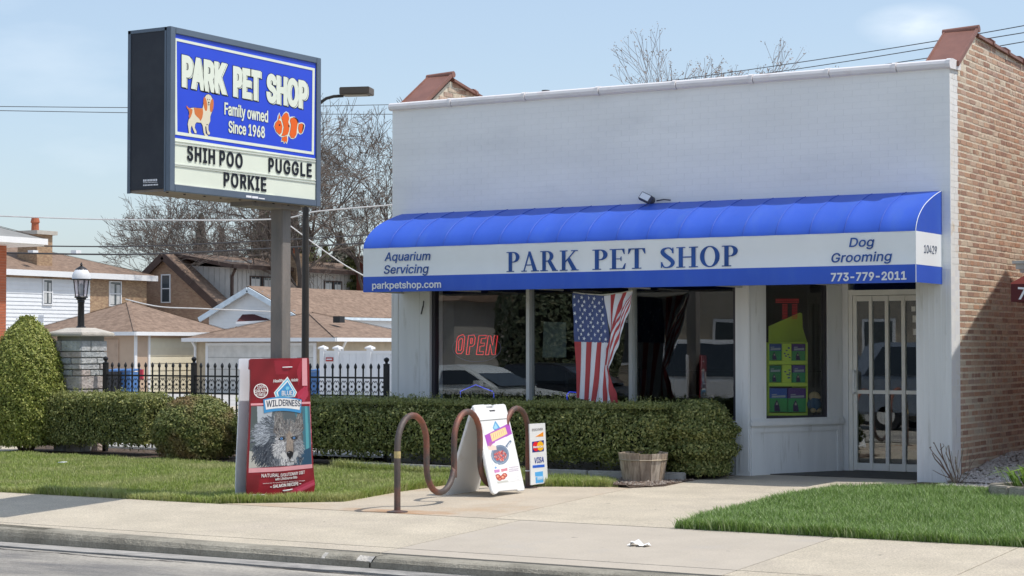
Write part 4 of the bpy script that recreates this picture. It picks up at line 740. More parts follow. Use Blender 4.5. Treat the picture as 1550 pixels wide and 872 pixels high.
# interior shell
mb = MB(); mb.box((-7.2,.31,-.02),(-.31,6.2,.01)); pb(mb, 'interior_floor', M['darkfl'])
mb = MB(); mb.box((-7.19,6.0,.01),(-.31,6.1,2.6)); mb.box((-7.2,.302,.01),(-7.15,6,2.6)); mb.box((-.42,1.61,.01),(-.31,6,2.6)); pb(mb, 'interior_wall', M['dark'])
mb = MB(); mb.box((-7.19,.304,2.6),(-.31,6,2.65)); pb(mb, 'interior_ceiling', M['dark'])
# ------------------------------------------------------------------ awning
M['ablue'] = mat('awning_blue', (.032,.105,.56), rough=.5, var=.07, vscale=1.3, dirt=(.05,.13,.52), dscale=2.6, dlo=.5, dhi=.8, stretch=(1.6,.5,.5), spec=.45)
M['awhite'] = mat('awning_white', (.84,.86,.87), rough=.5, var=.04, vscale=1.2, spec=.4, dirt=(.74,.74,.74), dscale=1.2, dlo=.55, dhi=.85)
M['navy'] = mat('letter_blue', (.022,.085,.32), rough=.6, var=.35, vscale=2.2)
M['wlet'] = flatcol('letter_white', (.80,.81,.84))
XL, XR, AP = -7.34, -.105, .87
AWP = [(0,3.24),(-.14,3.205),(-.27,3.165),(-.40,3.12),(-.52,3.073),(-.61,3.03),(-.69,2.98),(-.76,2.925),(-.81,2.875),(-.845,2.82),(-.862,2.785),(-.87,2.75)]
def aw_point(th, x, sag):
    t = th/(PI/2)*(len(AWP)-1); i = min(int(t), len(AWP)-2); t -= i; y = AWP[i][0]+(AWP[i+1][0]-AWP[i][0])*t; z = AWP[i][1]+(AWP[i+1][1]-AWP[i][1])*t
    return (x, y+sag*.5, z-sag)
nseg = 18; sub = 6; nth = 14; V = []; F = []; MI = []; cols = nseg*sub+1
rows = nth+1
for i in range(cols):
    x = XL+(XR-XL)*i/(cols-1); fr = (i % sub)/sub; sg = math.sin(PI*fr); 
    for j in range(rows):
        th = PI/2*j/nth; V.append(aw_point(th, x, .017*(sg**.6)*math.sin(2*th)))
    sg2 = .004*sg
    V += [(x,-AP+sg2*1.5,2.752),(x,-AP+sg2,2.57),(x,-AP,2.392),(x,-AP-.0005,2.391),(x,-AP,2.198),(x,-AP+.03,2.196)]
R_ = rows+6
for i in range(cols-1):
    for j in range(R_-1):
        a = i*R_+j; F.append((a, a+1, a+R_+1, a+R_)); MI.append(1 if rows <= j+0 < rows+2 else 0)
awning = np_mesh('awning', V, F, [M['ablue'], M['awhite']], shop, smooth=True, mi=MI)
try: awning.data.set_sharp_from_angle(angle=math.radians(30))
except Exception: pass
def endpanel(x, name):
    for z0, z1, m, nm in ((2.2,2.39,'ablue','end_valance'),(2.392,2.75,'awhite','end_stripe')):
        mb = MB(); mb.box((x-.006,-AP+.004,z0),(x+.006,-.002,z1)); mb.build(nm, M[m], awning)
    mb = MB(); pts = [(x-.006,-.002,2.752)]+[aw_point(PI/2*j/14, x-.006, 0) for j in range(14,-1,-1)]; pts = [(p[0], max(-AP+.004, min(-.002, p[1])), p[2]) for p in pts]
    mb.prism(pts, (.012,0,0)); mb.build('end_cheek', M['ablue'], awning)
endpanel(XR, 'right'); endpanel(XL, 'left')
mb = MB(); mb.tube([aw_point(PI/2*j/14, XR+.004, 0) for j in range(0,15)]+[(XR+.004,-AP,2.2)], .004, 6); mb.build('piping', M['awhite'], awning)
M['seam'] = mat('seam_blue', (.025,.085,.46), rough=.6)
for i in range(1, nseg):
    x = XL+(XR-XL)*i/nseg; mb = MB(); mb.tube([Vector(aw_point(PI/2*j/14, x, 0))+Vector((0,-.002,.002)) for j in range(0,15)], .0045, 4); mb.build('seam', M['seam'], awning)
mb = MB(); mb.beam((XL,-AP+.02,2.21),(XR,-AP+.02,2.21),.025,.025); 
for i in range(0, nseg+1, 3):
    x = XL+(XR-XL)*i/nseg; x = min(max(x,XL+.02),XR-.02); mb.beam((x,-AP+.03,2.21),(x,-.01,2.21),.02,.02)
mb.build('awning_frame', M['aluw'], awning)
AW = (0,-AP-.001,0); AN = (0,-1,0)
# serif capitals drawn stroke by stroke
def ring(cx, cy, rx, ry, ix, iy, a0, a1, n=14):
    out = []
    for i in range(n):
        t0 = math.radians(a0+(a1-a0)*i/n); t1 = math.radians(a0+(a1-a0)*(i+1)/n)
        out.append([(cx+rx*math.cos(t0),cy+ry*math.sin(t0)),(cx+rx*math.cos(t1),cy+ry*math.sin(t1)),(cx+ix*math.cos(t1),cy+iy*math.sin(t1)),(cx+ix*math.cos(t0),cy+iy*math.sin(t0))])
    return out
def rc(a, b, c, d): return [(a,b),(c,b),(c,d),(a,d)]
def sstroke(P, W):
    out = []; L = []; R = []
    for i, p in enumerate(P):
        q0 = P[max(0,i-1)]; q1 = P[min(len(P)-1,i+1)]; dx, dy = q1[0]-q0[0], q1[1]-q0[1]; l = math.hypot(dx,dy); nx, ny = -dy/l*W[i]/2, dx/l*W[i]/2
        L.append((p[0]+nx,p[1]+ny)); R.append((p[0]-nx,p[1]-ny))
    for i in range(len(P)-1): out.append([L[i],L[i+1],R[i+1],R[i]])
    return out
def catm(P, n=5):
    out = []
    for i in range(len(P)-1):
        p0 = P[max(0,i-1)]; p1 = P[i]; p2 = P[i+1]; p3 = P[min(len(P)-1,i+2)]
        for k in range(n):
            t = k/n; out.append(tuple(.5*((2*b)+(-a+c)*t+(2*a-5*b+4*c-d)*t*t+(-a+3*b-3*c+d)*t**3) for a,b,c,d in zip(p0,p1,p2,p3)))
    return out+[P[-1]]
sp = catm([(.52,.80,.05),(.42,.955,.06),(.28,.975,.06),(.13,.90,.12),(.10,.76,.17),(.22,.60,.18),(.40,.44,.18),(.52,.27,.17),(.46,.10,.12),(.30,.025,.06),(.16,.05,.06),(.07,.22,.05)])
GL = {
 'P': (.64, [rc(.10,0,.27,1), rc(.0,0,.37,.045), rc(.0,.955,.3,1), rc(.27,.95,.33,1), rc(.27,.47,.33,.52)]+ring(.33,.735,.31,.265,.13,.215,90,-90)),
 'R': (.86, [rc(.10,0,.27,1), rc(.0,0,.37,.045), rc(.0,.955,.3,1), rc(.27,.95,.33,1), rc(.27,.47,.40,.52), [(.34,.5),(.52,.52),(.80,.03),(.60,.0)], rc(.57,0,.86,.045)]+ring(.33,.735,.31,.265,.13,.215,90,-90)),
 'A': (.84, [[(.10,.02),(.155,.02),(.415,.90),(.37,1)], [(.34,1),(.45,1),(.78,.02),(.58,.02)], rc(.22,.30,.62,.35), rc(.0,0,.27,.045), rc(.48,0,.87,.045)]),
 'K': (.86, [rc(.10,0,.27,1), rc(.0,0,.37,.045), rc(.0,.955,.37,1), [(.26,.38),(.26,.47),(.68,.97),(.75,.97)], [(.34,.55),(.46,.67),(.83,.02),(.60,.02)], rc(.54,.955,.86,1), rc(.53,0,.90,.045)]),
 'E': (.68, [rc(.10,0,.27,1), rc(.0,.955,.62,1), rc(.0,0,.64,.045), rc(.27,.49,.48,.53), [(.46,.42),(.50,.39),(.50,.63),(.46,.60)], [(.52,.96),(.60,.74),(.635,.74),(.62,1.0)], [(.53,.03),(.64,.28),(.68,.28),(.64,0)]]),
 'T': (.72, [rc(.28,0,.45,1), rc(.02,.95,.71,1), [(.02,1),(.0,.73),(.035,.73),(.14,.96)], [(.71,1),(.73,.73),(.695,.73),(.59,.96)], rc(.17,0,.56,.045)]),
 'H': (.88, [rc(.10,0,.27,1), rc(.62,0,.79,1), rc(.27,.48,.62,.535), rc(.0,0,.37,.045), rc(.0,.955,.37,1), rc(.52,0,.89,.045), rc(.52,.955,.89,1)]),
 'O': (.80, ring(.40,.5,.40,.515,.22,.465,0,360,26)),
 'S': (.58, sstroke([(p[0],p[1]) for p in sp],[p[2] for p in sp])+[[(.545,1.0),(.50,.97),(.485,.74),(.555,.70)], [(.03,0),(.08,.03),(.10,.27),(.03,.30)]])}
def serif_px(mb, s, bl, br, h, P, Nn, mi=0, gap=.09):
    adv = []; x = 0
    for c in s: adv.append(x); x += GL[c][0]+gap
    tot = x-gap; BL = onp(bl[0],bl[1],P,Nn); Bv = (onp(br[0],br[1],P,Nn)-BL)/tot; Wv = onp(bl[0],bl[1]-h,P,Nn)-BL; n_ = Vector(Nn); k = 0
    for c, a in zip(s, adv):
        for poly in GL[c][1]:
            mb.prism([BL+Bv*(a+px_)+Wv*py_+n_*(.002) for px_, py_ in poly], n_*(.002+.00012*(k%12)), mi); k += 1
    return mb
for w_, a_, b_, h_ in (('PARK',(767,411.8),(874.7,409.3),30),('PET',(897,408.6),(976.8,406.4),30.4),('SHOP',(999.5,406.0),(1117,402.8),30.8)): mb = MB(); serif_px(mb,w_,a_,b_,h_,AW,AN); mb.build('lettering', M['navy'], awning)
for w_, a_, b_, h_, kw in (('Aquarium',(582.4,395),(650.4,393.7),12.4,dict(bold=.008,shear=.2)),('Servicing',(581,414.4),(647.4,413.0),12.4,dict(bold=.008,shear=.2)),('Dog',(1285.6,373.9),(1321.4,372.8),13.4,dict(bold=.010,shear=.2)),('Grooming',(1257.8,397.4),(1348.2,394.6),13.6,dict(bold=.010,shear=.2))): mb = MB(); text_px(mb,w_,a_,b_,h_,AW,AN,**kw); mb.build('lettering', M['navy'], awning)
for w_, a_, b_, h_, kw in (('parkpetshop.com',(563.9,437.0),(667.6,435.2),9.6,dict(bold=.020)),('773-779-2011',(1258.5,425.5),(1371.6,422.8),11.6,dict(bold=.026))): mb = MB(); text_px(mb,w_,a_,b_,h_,AW,AN,**kw); mb.build('lettering', M['wlet'], awning)
mb = MB(); text_px(mb,'10429',(1398.6,382.4),(1417.8,384.6),12,(XR+.0065,0,0),(1,0,0),off=.001); mb.build('lettering', mat('number_grey',(.10,.13,.2)), awning)
# floodlight above the awning
fl = empty('floodlight', onY(985,305,-.0), 'small wall floodlight perched above the middle of the blue awning', 'floodlight')
mb = MB(); c = onY(977,299,-.16); R = Matrix.Rotation(math.radians(25),4,'Y') @ Matrix.Rotation(math.radians(-25),4,'X')
hb = MB(); hb.box((-.075,-.02,-.05),(.075,.04,.05)); hb.v = [tuple(c+(R @ Vector(v))) for v in hb.v]; hb.build('housing', mat('lamp_bronze',(.10,.10,.12)), fl, bevel=.006)
hb = MB(); hb.box((-.062,-.026,-.038),(.062,-.0205,.038)); hb.v = [tuple(c+(R @ Vector(v))) for v in hb.v]; hb.build('lens', mat('lamp_lens',(.75,.78,.82),rough=.25), fl)
q = onY(987,303,-.0); mb = MB(); mb.tube([(q.x,-.0,q.z),(q.x,-.10,q.z),(q.x-.03,-.15,q.z+.02)], .016, 8); mb.lathe((q.x,-.0,q.z), [(.045,0),(.045,-.03),(.02,-.04)], 12, ax=(0,1,0)); mb.box((q.x-.05,-.14,q.z+.03),(q.x+.02,-.10,q.z+.06)); mb.build('bracket', mat('lamp_bronze2',(.08,.08,.10)), fl)
mb = MB(); mb.tube([onY(994,304,-.02), onY(1005,302,-.03), onY(1015,303,-.02)], .008, 6); mb.build('cable', M['darkframe'], fl)
# ================================================================== THINGS IN AND ON THE WINDOWS
def neon(name, strokes, P, Nn, rad, m, label, cat, names=None):
    """strokes: lists of photograph pixels on the plane"""
    c = onp(*strokes[0][0], P, Nn); root = empty(name, c, label, cat)
    for i, s in enumerate(strokes):
        mb = MB(); mb.tube([onp(x,y,P,Nn) for x,y in s], rad, 6); mb.build(names[i] if names else 'neon_tube', m, root, smooth=True)
    return root
M['red_neon'] = mat('red_neon', (.95,.04,.05), emit=.6, var=0); M['blue_neon'] = mat('blue_neon', (.05,.08,.9), emit=.45, var=0)
def it(x, y): return (640+x/4.844, 440+y/4.844)
O_ = [it(*p) for p in [(262,335),(295,322),(308,340),(298,440),(282,462),(252,462),(243,445),(252,350),(262,335)]]
O2 = [it(*p) for p in [(272,355),(288,350),(292,362),(284,432),(275,440),(262,438),(264,370),(272,355)]]
P1 = [it(*p) for p in [(318,468),(335,330),(375,325),(385,345),(378,395),(365,408),(345,410),(338,468),(318,468)]]
P2 = [it(*p) for p in [(352,350),(365,348),(360,388),(350,390),(352,350)]]
E1 = [it(*p) for p in [(392,468),(412,330),(465,328),(462,350),(430,352),(425,385),(452,385),(450,405),(420,408),(415,445),(445,446),(442,470),(392,468)]]
N1 = [it(*p) for p in [(460,470),(480,330),(498,330),(512,400),(525,330),(548,330),(530,470),(508,470),(494,395),(482,470),(460,470)]]
op = neon('open_sign', [O_,O2,P1,P2,E1,N1], (0,.22,0), (0,-1,0), .0048, M['red_neon'], 'red neon sign reading OPEN hanging in the left shop window', 'neon sign', ['letter_o','letter_o','letter_p','letter_p','letter_e','letter_n'])
mb = MB(); cx, cy = it(395,420); ev = [onY(cx+37*math.cos(t/20*2*PI), cy+21*math.sin(t/20*2*PI), .24) for t in range(21)]; mb.tube(ev, .004, 6); mb.build('outer_ring', mat('dim_blue_tube',(.10,.11,.26),rough=.3), op)
neon('window_neon', [[it(*p) for p in [(275,800),(275,738),(388,690),(520,742),(520,800)]]], (0,.2,0), (0,-1,0), .007, M['blue_neon'], 'blue neon outline shaped like a doghouse, low in the left window', 'neon sign')
neon('window_neon', [[(872,594),(862,593),(858,598),(858.5,605),(863,611),(872,612)]], (0,.2,0), (0,-1,0), .007, M['blue_neon'], 'blue curved neon tube beside the left edge of the flag', 'neon sign')
# poster taped inside the second pane
pp = MB(); slabpx(pp, [(823,487),(857,488),(857,541),(821,541)], (0,.30,0), (0,-1,0), 0, -.004); tag(pp.build('window_poster', flatcol('faded_poster',(.16,.19,.18))), 'faded grey-green poster taped inside the second window pane', 'poster')
# red LED blocks in the display window
def neonplane(off): return S0-SN*off
led = empty('led_sign', onp(1195,470,neonplane(.35),SN), 'dim red dotted light sign hanging above the green rack in the narrow window', 'lit sign')
Z_ = lambda x,y: (1155+x/4.362, 440+y/4.362)
for (x0,y0,x1,y1) in ((85,55,240,80),(130,90,165,190),(195,90,235,190)):
    mb = MB(); y = y0
    while y < y1:
        x = x0
        while x < x1-6:
            slabpx(mb, [Z_(x,y),Z_(x+7,y),Z_(x+7,y+4),Z_(x,y+4)], neonplane(.35), SN, 0, -.01); x += 12
        y += 10
    mb.build('light_row', mat('led_red',(.6,.02,.03),emit=.10), led)
# display rack
rack = empty('display_rack', (onp(1190,628,neonplane(.30),SN)), 'lime green cardboard display rack standing in the narrow window beside the door', 'display rack')
M['lime'] = mat('lime_card', (.62,.80,.09), rough=.6, var=.1); Pd = neonplane(.26); Pd2 = neonplane(.55)
mb = MB(); slabpx(mb, [Z_(40,235),(1155+245/4.362,440+145/4.362),Z_(258,150),Z_(262,245),Z_(290,335),Z_(292,350),Z_(38,348)], Pd2, SN, .0, -.01); mb.build('header', M['lime'], rack)
for x in (36, 290): mb = MB(); slabpx(mb, [Z_(x,345),Z_(x+5,345),Z_(x+5,820),Z_(x,820)], Pd, SN, 0, -.28); mb.build('side_panel', M['lime'], rack)
for y0,y1 in ((342,348),(463,488),(608,632),(808,825)): mb = MB(); slabpx(mb, [Z_(36,y0),Z_(294,y0),Z_(294,y1),Z_(36,y1)], Pd, SN, 0, -.28); mb.build('shelf', M['lime'], rack)
mb = MB(); slabpx(mb, [Z_(36,345),Z_(294,345),Z_(294,825),Z_(36,825)], Pd, SN, -.27, -.29); mb.build('back_panel', mat('dark_card',(.03,.04,.02)), rack)
for y0,y1 in ((350,462),(490,607)):
    mb = MB(); slabpx(mb, [Z_(131,y0),Z_(191,y0),Z_(191,y1),Z_(131,y1)], Pd, SN, -.01, -.25); mb.build('divider', M['lime'], rack)
    for k in range(7):
        mb = MB(); x = 140+random.random()*35; y = y0+12+random.random()*80; slabpx(mb, [Z_(x,y),Z_(x+12,y+2),Z_(x+10,y+9),Z_(x,y+8)], Pd, SN, -.006, -.012); mb.build('printed_pet', mat('print_blue',(.03,.08,.25)) if k == 0 else bpy.data.materials['print_blue'], rack)
bxs = [((42,352),(124,460),(.05,.10,.32),(.05,.30,.12),'top left'),((196,352),(280,462),(.09,.04,.20),(.08,.33,.12),'top right'),((42,495),(122,605),(.03,.20,.10),(.05,.28,.09),'middle left'),((200,492),(280,607),(.12,.08,.30),(.05,.34,.14),'middle right'),((46,645),(160,800),(.05,.12,.45),(.06,.36,.10),'bottom left'),((170,645),(284,802),(.12,.05,.24),(.06,.38,.12),'bottom right')]
for i, ((x0,y0),(x1,y1),c1,c2,pos) in enumerate(bxs):
    r = empty('product_box', onp(*Z_((x0+x1)/2,y1),Pd,SN), {'top left':'blue and green product box on the top shelf, left of the lime divider','top right':'purple-topped product box on the top shelf, right of the lime divider','middle left':'dark green product box on the middle shelf, left side','middle right':'violet and green product box on the middle shelf, right side','bottom left':'large blue-topped product box with a dog picture on the bottom shelf','bottom right':'large plum-topped product box with a dog picture on the bottom shelf'}[pos], 'product box', 'boxes on the lime green rack')
    ym = y0+(y1-y0)*.42
    mb = MB(); slabpx(mb, [Z_(x0,y0),Z_(x1,y0),Z_(x1,ym),Z_(x0,ym)], Pd, SN, -.005, -.2); mb.build('upper_panel', flatcol('box_top%d'%i,c1), r)
    mb = MB(); slabpx(mb, [Z_(x0,ym),Z_(x1,ym),Z_(x1,y1),Z_(x0,y1)], Pd, SN, -.005, -.2); mb.build('lower_panel', flatcol('box_low%d'%i,c2), r)
    mb = MB(); w = x1-x0; cx = x0+w*.4; h = y1-ym
    slabpx(mb, [Z_(x0+w*.12,ym-16),Z_(x1-w*.10,ym-20),Z_(x1-w*.10,ym-6),Z_(x0+w*.12,ym-4)], Pd, SN, -.002, -.006); slabpx(mb, [Z_(x0+w*.12,ym-26),Z_(x0+w*.4,ym-28),Z_(x0+w*.4,ym-22),Z_(x0+w*.12,ym-20)], Pd, SN, -.002, -.006)
    mb.build('print_band', flatcol('box_print%d'%i,(.42,.45,.5)), r)
    mb = MB(); slabpx(mb, [Z_(cx-w*.13,y1-4),Z_(cx-w*.14,y1-h*.45),Z_(cx-w*.1,y1-h*.62),Z_(cx,y1-h*.88),Z_(cx+w*.1,y1-h*.62),Z_(cx+w*.15,y1-h*.4),Z_(cx+w*.2,y1-4)], Pd, SN, -.002, -.006); mb.build('dog_print', flatcol('box_dog%d'%i,(.05,.02,.09)), r)
    mb = MB(); slabpx(mb, [Z_(cx-w*.05,y1-h*.5),Z_(cx+w*.06,y1-h*.5),Z_(cx+w*.04,y1-h*.68),Z_(cx-w*.03,y1-h*.68)], Pd, SN, 0, -.003); mb.build('dog_face', flatcol('box_face%d'%i,(.5,.42,.36)), r)
# stuffed dog
sd_ = empty('stuffed_dog', onp(*Z_(340,800),neonplane(.2),SN), 'tan plush dog in a blue shirt sitting right of the green rack', 'stuffed toy')
Pq = neonplane(.22)
def blob(c, r, sq=(1,1,1), name='part', m=None, parent=None, seg=14):
    bm = bmesh.new(); bmesh.ops.create_uvsphere(bm, u_segments=seg, v_segments=seg//2+2, radius=r)
    for v in bm.verts: v.co = Vector((v.co.x*sq[0], v.co.y*sq[1], v.co.z*sq[2])); v.co *= 1+.06*noise.noise(v.co*18+Vector(c)); v.co += Vector(c)
    me = bpy.data.meshes.new(name); bm.to_mesh(me); bm.free(); me.materials.append(m); me.polygons.foreach_set('use_smooth',[True]*len(me.polygons)); return link(name, me, parent)
M['plush'] = mat('tan_plush',(.50,.36,.20),rough=.95,bump=.8,bscale=90); M['plushb'] = mat('blue_plush',(.035,.09,.17),rough=.95)
hd = onp(*Z_(338,695),Pq,SN); bd = onp(*Z_(338,745),Pq,SN); ft = onp(*Z_(338,790),Pq,SN)
blob(bd,.08,(1,1,1.15),'body',M['plushb'],sd_); h_ = blob(hd,.062,(1.1,1,.85),'head',M['plush'],sd_); blob(hd+SN*.05+Sd*.02-Vector((0,0,.01)),.032,(1.1,1,.8),'muzzle',M['plush'],h_); blob(hd+SN*.078+Sd*.025,.010,(1,1,.8),'nose',M['darkframe'],h_)
blob(hd-Sd*.06-Vector((0,0,.01)),.028,(.6,.8,1.4),'ear',M['plush'],h_); blob(hd+Sd*.065-Vector((0,0,.01)),.028,(.6,.8,1.4),'ear',M['plush'],h_)
for s in (-1,1): blob(ft+Sd*.045*s+SN*.03,.034,(1,1.2,.9),'foot',M['plush'],sd_); blob(bd+Sd*.085*s-Vector((0,0,.01)),.03,(.8,.8,1.5),'arm',M['plushb'],sd_)
mb = MB(); seg(mb, w0, w1, .60, .655, -.1, -.75); tag(mb.build('display_shelf', M['darkfl'], shop))
# window clutter: low shelves seen dimly
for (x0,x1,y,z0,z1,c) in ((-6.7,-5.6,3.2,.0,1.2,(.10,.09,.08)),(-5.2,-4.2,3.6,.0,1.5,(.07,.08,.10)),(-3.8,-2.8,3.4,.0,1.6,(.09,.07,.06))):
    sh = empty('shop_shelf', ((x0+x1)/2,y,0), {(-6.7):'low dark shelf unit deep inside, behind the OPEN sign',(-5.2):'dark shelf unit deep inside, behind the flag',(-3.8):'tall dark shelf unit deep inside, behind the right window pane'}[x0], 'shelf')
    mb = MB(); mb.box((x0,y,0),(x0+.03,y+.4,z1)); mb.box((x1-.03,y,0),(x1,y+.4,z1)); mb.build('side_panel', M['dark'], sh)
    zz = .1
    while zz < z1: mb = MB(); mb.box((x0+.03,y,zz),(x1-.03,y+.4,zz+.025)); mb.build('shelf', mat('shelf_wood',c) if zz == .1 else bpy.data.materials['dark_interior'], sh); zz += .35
# ------------------------------------------------------------------ flag hung behind the valance
FY = -.66
flag = empty('american_flag', onY(912,441,FY), 'American flag hung by its short edge from the awning, its right side twisted', 'flag')
M['fred'] = mat('flag_red',(.46,.07,.075),rough=.8,var=.1); M['fwhite'] = mat('flag_white',(.74,.76,.82),rough=.8,var=.06); M['fblue'] = mat('flag_blue',(.085,.115,.26),rough=.8,var=.1)
F_ = lambda x,y: (800+x/4.589, 430+y/4.589)
def fold(px, py): return .018*math.sin(px*.42+py*.02)+.010*math.sin(px*.9+py*.05)
def ruled(name, left, right, cols, m, rows_=18, off=0.0, sub=3):
    """cloth patch between a left and a right curve, split in coloured stripes"""
    def samp(c, t):
        L = [0]; 
        for a, b in zip(c, c[1:]): L.append(L[-1]+math.hypot(b[0]-a[0], b[1]-a[1]))
        s = t*L[-1]
        for i in range(len(c)-1):
            if s <= L[i+1]+1e-9: u = (s-L[i])/max(1e-9, L[i+1]-L[i]); return (c[i][0]+(c[i+1][0]-c[i][0])*u, c[i][1]+(c[i+1][1]-c[i][1])*u)
        return c[-1]
    mb = MB(); nC = len(cols)*sub; vs = []
    for j in range(rows_+1):
        t = j/rows_; a = samp(left, t); b = samp(right, t)
        for i in range(nC+1):
            u = i/nC; x, y = a[0]+(b[0]-a[0])*u, a[1]+(b[1]-a[1])*u; px, py = F_(x, y); p = onY(px, py, FY); vs.append((p.x, FY+fold(px,py)+off, p.z))
    fs = []; ms = []
    for j in range(rows_):
        for i in range(nC): fs.append((j*(nC+1)+i,(j+1)*(nC+1)+i,(j+1)*(nC+1)+i+1,j*(nC+1)+i+1)); ms.append(cols[i//sub])
    n0 = len(vs); vs2 = [(v[0], v[1]+.003, v[2]) for v in vs]
    fs2 = [tuple(n0+k for k in f[::-1]) for f in fs]
    mb.v = vs+vs2; mb.f = fs+fs2; mb.m = ms+ms
    return mb.build(name, m, flag, smooth='all', fix=False)
ms_ = [M['fred'], M['fwhite'], M['fblue']]
canton = ruled('canton', [(298,62),(308,180),(318,300),(325,400)], [(528,82),(540,180),(552,290),(562,410)], [2]*7, ms_, 14)
ruled('stripes', [(325,400),(327,560),(330,700),(332,790)], [(552,405),(535,520),(520,640),(490,826)], [0,1,0,1,0,1], ms_, 16)
ruled('stripes', [(528,82),(540,180),(556,290),(566,372)], [(725,48),(660,170),(605,280),(568,374)], [1,0,1,0,1], ms_, 14, off=.004)
ruled('twisted_stripes', [(728,46),(650,190),(575,330),(545,450),(540,560)], [(728,47),(700,190),(640,380),(590,530),(558,602)], [0,1,0,1,0,1], ms_, 20, off=-.02)
ruled('stripes', [(540,500),(520,600),(500,720),(495,826)], [(541,502),(558,600),(590,700),(628,830)], [1,0,1,0,0], ms_, 14, off=-.008)
mb = MB(); mb.tube([onY(868,442.5,FY), onY(885,445,FY), onY(912,446.5,FY), onY(940,443.5,FY), onY(958,439.5,FY)], .008, 6); mb.build('hem', mat('hem_cream',(.62,.60,.52)), flag)
for r in range(9):
    n_ = 6 if r % 2 == 0 else 5
    for c in range(n_):
        # flag hung sideways: rows run down the canton
        v = .075+.85*( (c if n_ == 6 else c+.5)/5 ); u = .09+.82*r/8
        la = (298+(325-298)*v, 62+(400-62)*v); ra = (528+(562-528)*v, 82+(410-82)*v); x = la[0]+(ra[0]-la[0])*u; y = la[1]+(ra[1]-la[1])*u
        px, py = F_(x, y); p = onY(px, py, FY); p.y = FY+fold(px,py)-.003; pts = []
        for k in range(10):
            rr = .026 if k % 2 == 0 else .0105; t = k*PI/5+.2; pts.append((p.x+rr*math.sin(t)*.95, p.y, p.z+rr*math.cos(t)))
        mb = MB(); mb.prism(pts, (0,-.002,0)); mb.build('star', M['fwhite'], canton)
# ================================================================== POLE SIGN
M['cab'] = mat('sign_cabinet', (.022,.026,.036), rough=.5, var=.1, dirt=(.04,.045,.055), dscale=2, dlo=.5,dhi=.8); M['signframe'] = mat('sign_frame', (.13,.165,.21), rough=.45, metal=.3, var=.06)
M['sblue'] = mat('sign_blue', (.025,.07,.62), rough=.35, var=.03); M['scream'] = mat('sign_cream', (.74,.78,.66), rough=.35, var=.03); M['sblk'] = flatcol('sign_black',(.012,.014,.02))
SX = -5.30; SP = (SX,0,0); SNX = (1,0,0); XW = onY(195,45,-6.89).x
psg = empty('pole_sign', (-5.56,-4.85,-.05), 'blue and cream lit box sign reading PARK PET SHOP on a square steel pole', 'pole sign')
mb = MB(); mb.box((XW,-6.89,3.0),(SX-.03,-4.53,4.515)); cabinet = mb.build('cabinet', M['cab'], psg)
mb = MB(); mb.box((XW+.01,-6.88,2.975),(SX-.04,-4.54,2.999)); 
for k in range(9): mb.tube([(SX-.10-.02*(k%2), -6.8+k*.27, 2.974),(SX-.10-.02*(k%2), -6.8+k*.27, 2.966)], .012, 6, mi=1)
mb.build('bottom_plate', [mat('sign_bottom',(.23,.20,.17),rough=.8,var=.2,dirt=(.12,.09,.07),dscale=3), M['sblk']], cabinet)
mb = MB(); fr = [(-6.895,2.975,-6.82,4.535),(-4.60,2.975,-4.525,4.535)]
for y0,z0,y1,z1 in fr: mb.box((SX-.04,y0,z0),(SX+.012,y1,z1))
mb.box((SX-.04,-6.82,4.475),(SX+.012,-4.60,4.535)); mb.box((SX-.04,-6.82,2.975),(SX+.012,-4.60,3.04)); mb.build('frame', M['signframe'], psg, bevel=.004)
mb = MB(); mb.box((XW-.004,-6.897,2.97),(XW+.03,-6.885,4.53)); mb.box((XW-.004,-6.897,4.50),(SX-.04,-6.885,4.532)); mb.box((SX-.06,-6.897,2.97),(SX-.04,-6.885,4.53)); mb.build('edge_trim', M['signframe'], cabinet)
Q = lambda x,y: (180+x/2.907, 20+y/2.907)
mb = MB(); slabpx(mb, [Q(234,78),Q(872,219),Q(870,640),Q(238,547)], SP, SNX, -.004, -.02); bface = mb.build('blue_face', M['sblue'], psg)
mb = MB(); slabpx(mb, [Q(238,547),Q(870,640),Q(868,835),Q(240,767)], SP, SNX, -.004, -.02); cface = mb.build('reader_board', M['scream'], psg)
mb = MB(); o4 = [Q(243,108),Q(862,243),Q(858,623),Q(248,534)]; i4 = [Q(254,122),Q(852,252),Q(849,610),Q(257,521)]
for k in range(4): slabpx(mb, [o4[k],o4[(k+1)%4],i4[(k+1)%4],i4[k]], SP, SNX, .0005, -.003)
mb.build('border', M['scream'], bface)
def shadowed(s, bl, br, h, sh=(2.4,1.6), parent=bface, b=.040, shadow=True):
    d = (sh[0], sh[1]); k = dict(thick=.001, grow=b)
    if shadow:
        mb = MB(); text_px(mb, s, (bl[0]+d[0],bl[1]+d[1]), (br[0]+d[0],br[1]+d[1]), h, SP, SNX, off=-.0032, bold=b+.010, **k); mb.build('letter_shadow', M['sblk'], parent)
        mb = MB(); text_px(mb, s, (bl[0]+d[0]*.8,bl[1]+d[1]*.8), (br[0]+d[0]*.8,br[1]+d[1]*.8), h, SP, SNX, off=-.0020, bold=b, **k); mb.build('letter_relief', M['scream'], parent)
    mb = MB(); text_px(mb, s, bl, br, h, SP, SNX, off=-.0008, bold=b+.010, **k); mb.build('letter_outline', M['sblk'], parent)
    mb = MB(); text_px(mb, s, bl, br, h, SP, SNX, off=.0006, bold=b, **k); mb.build('lettering', M['scream'], parent)
shadowed('PARK', (274.9,131.6), (341.8,143.8), 49.2); shadowed('PET', (352.6,146.2), (394.5,153.5), 46.6); shadowed('SHOP', (403.2,154.6), (465.8,166.0), 44.0)
shadowed('Family owned', (339.6,173.2), (405.7,185.6), 18.5, b=.018, shadow=False); shadowed('Since 1968', (345.8,200.6), (400.8,209.4), 18, b=.020, shadow=False)
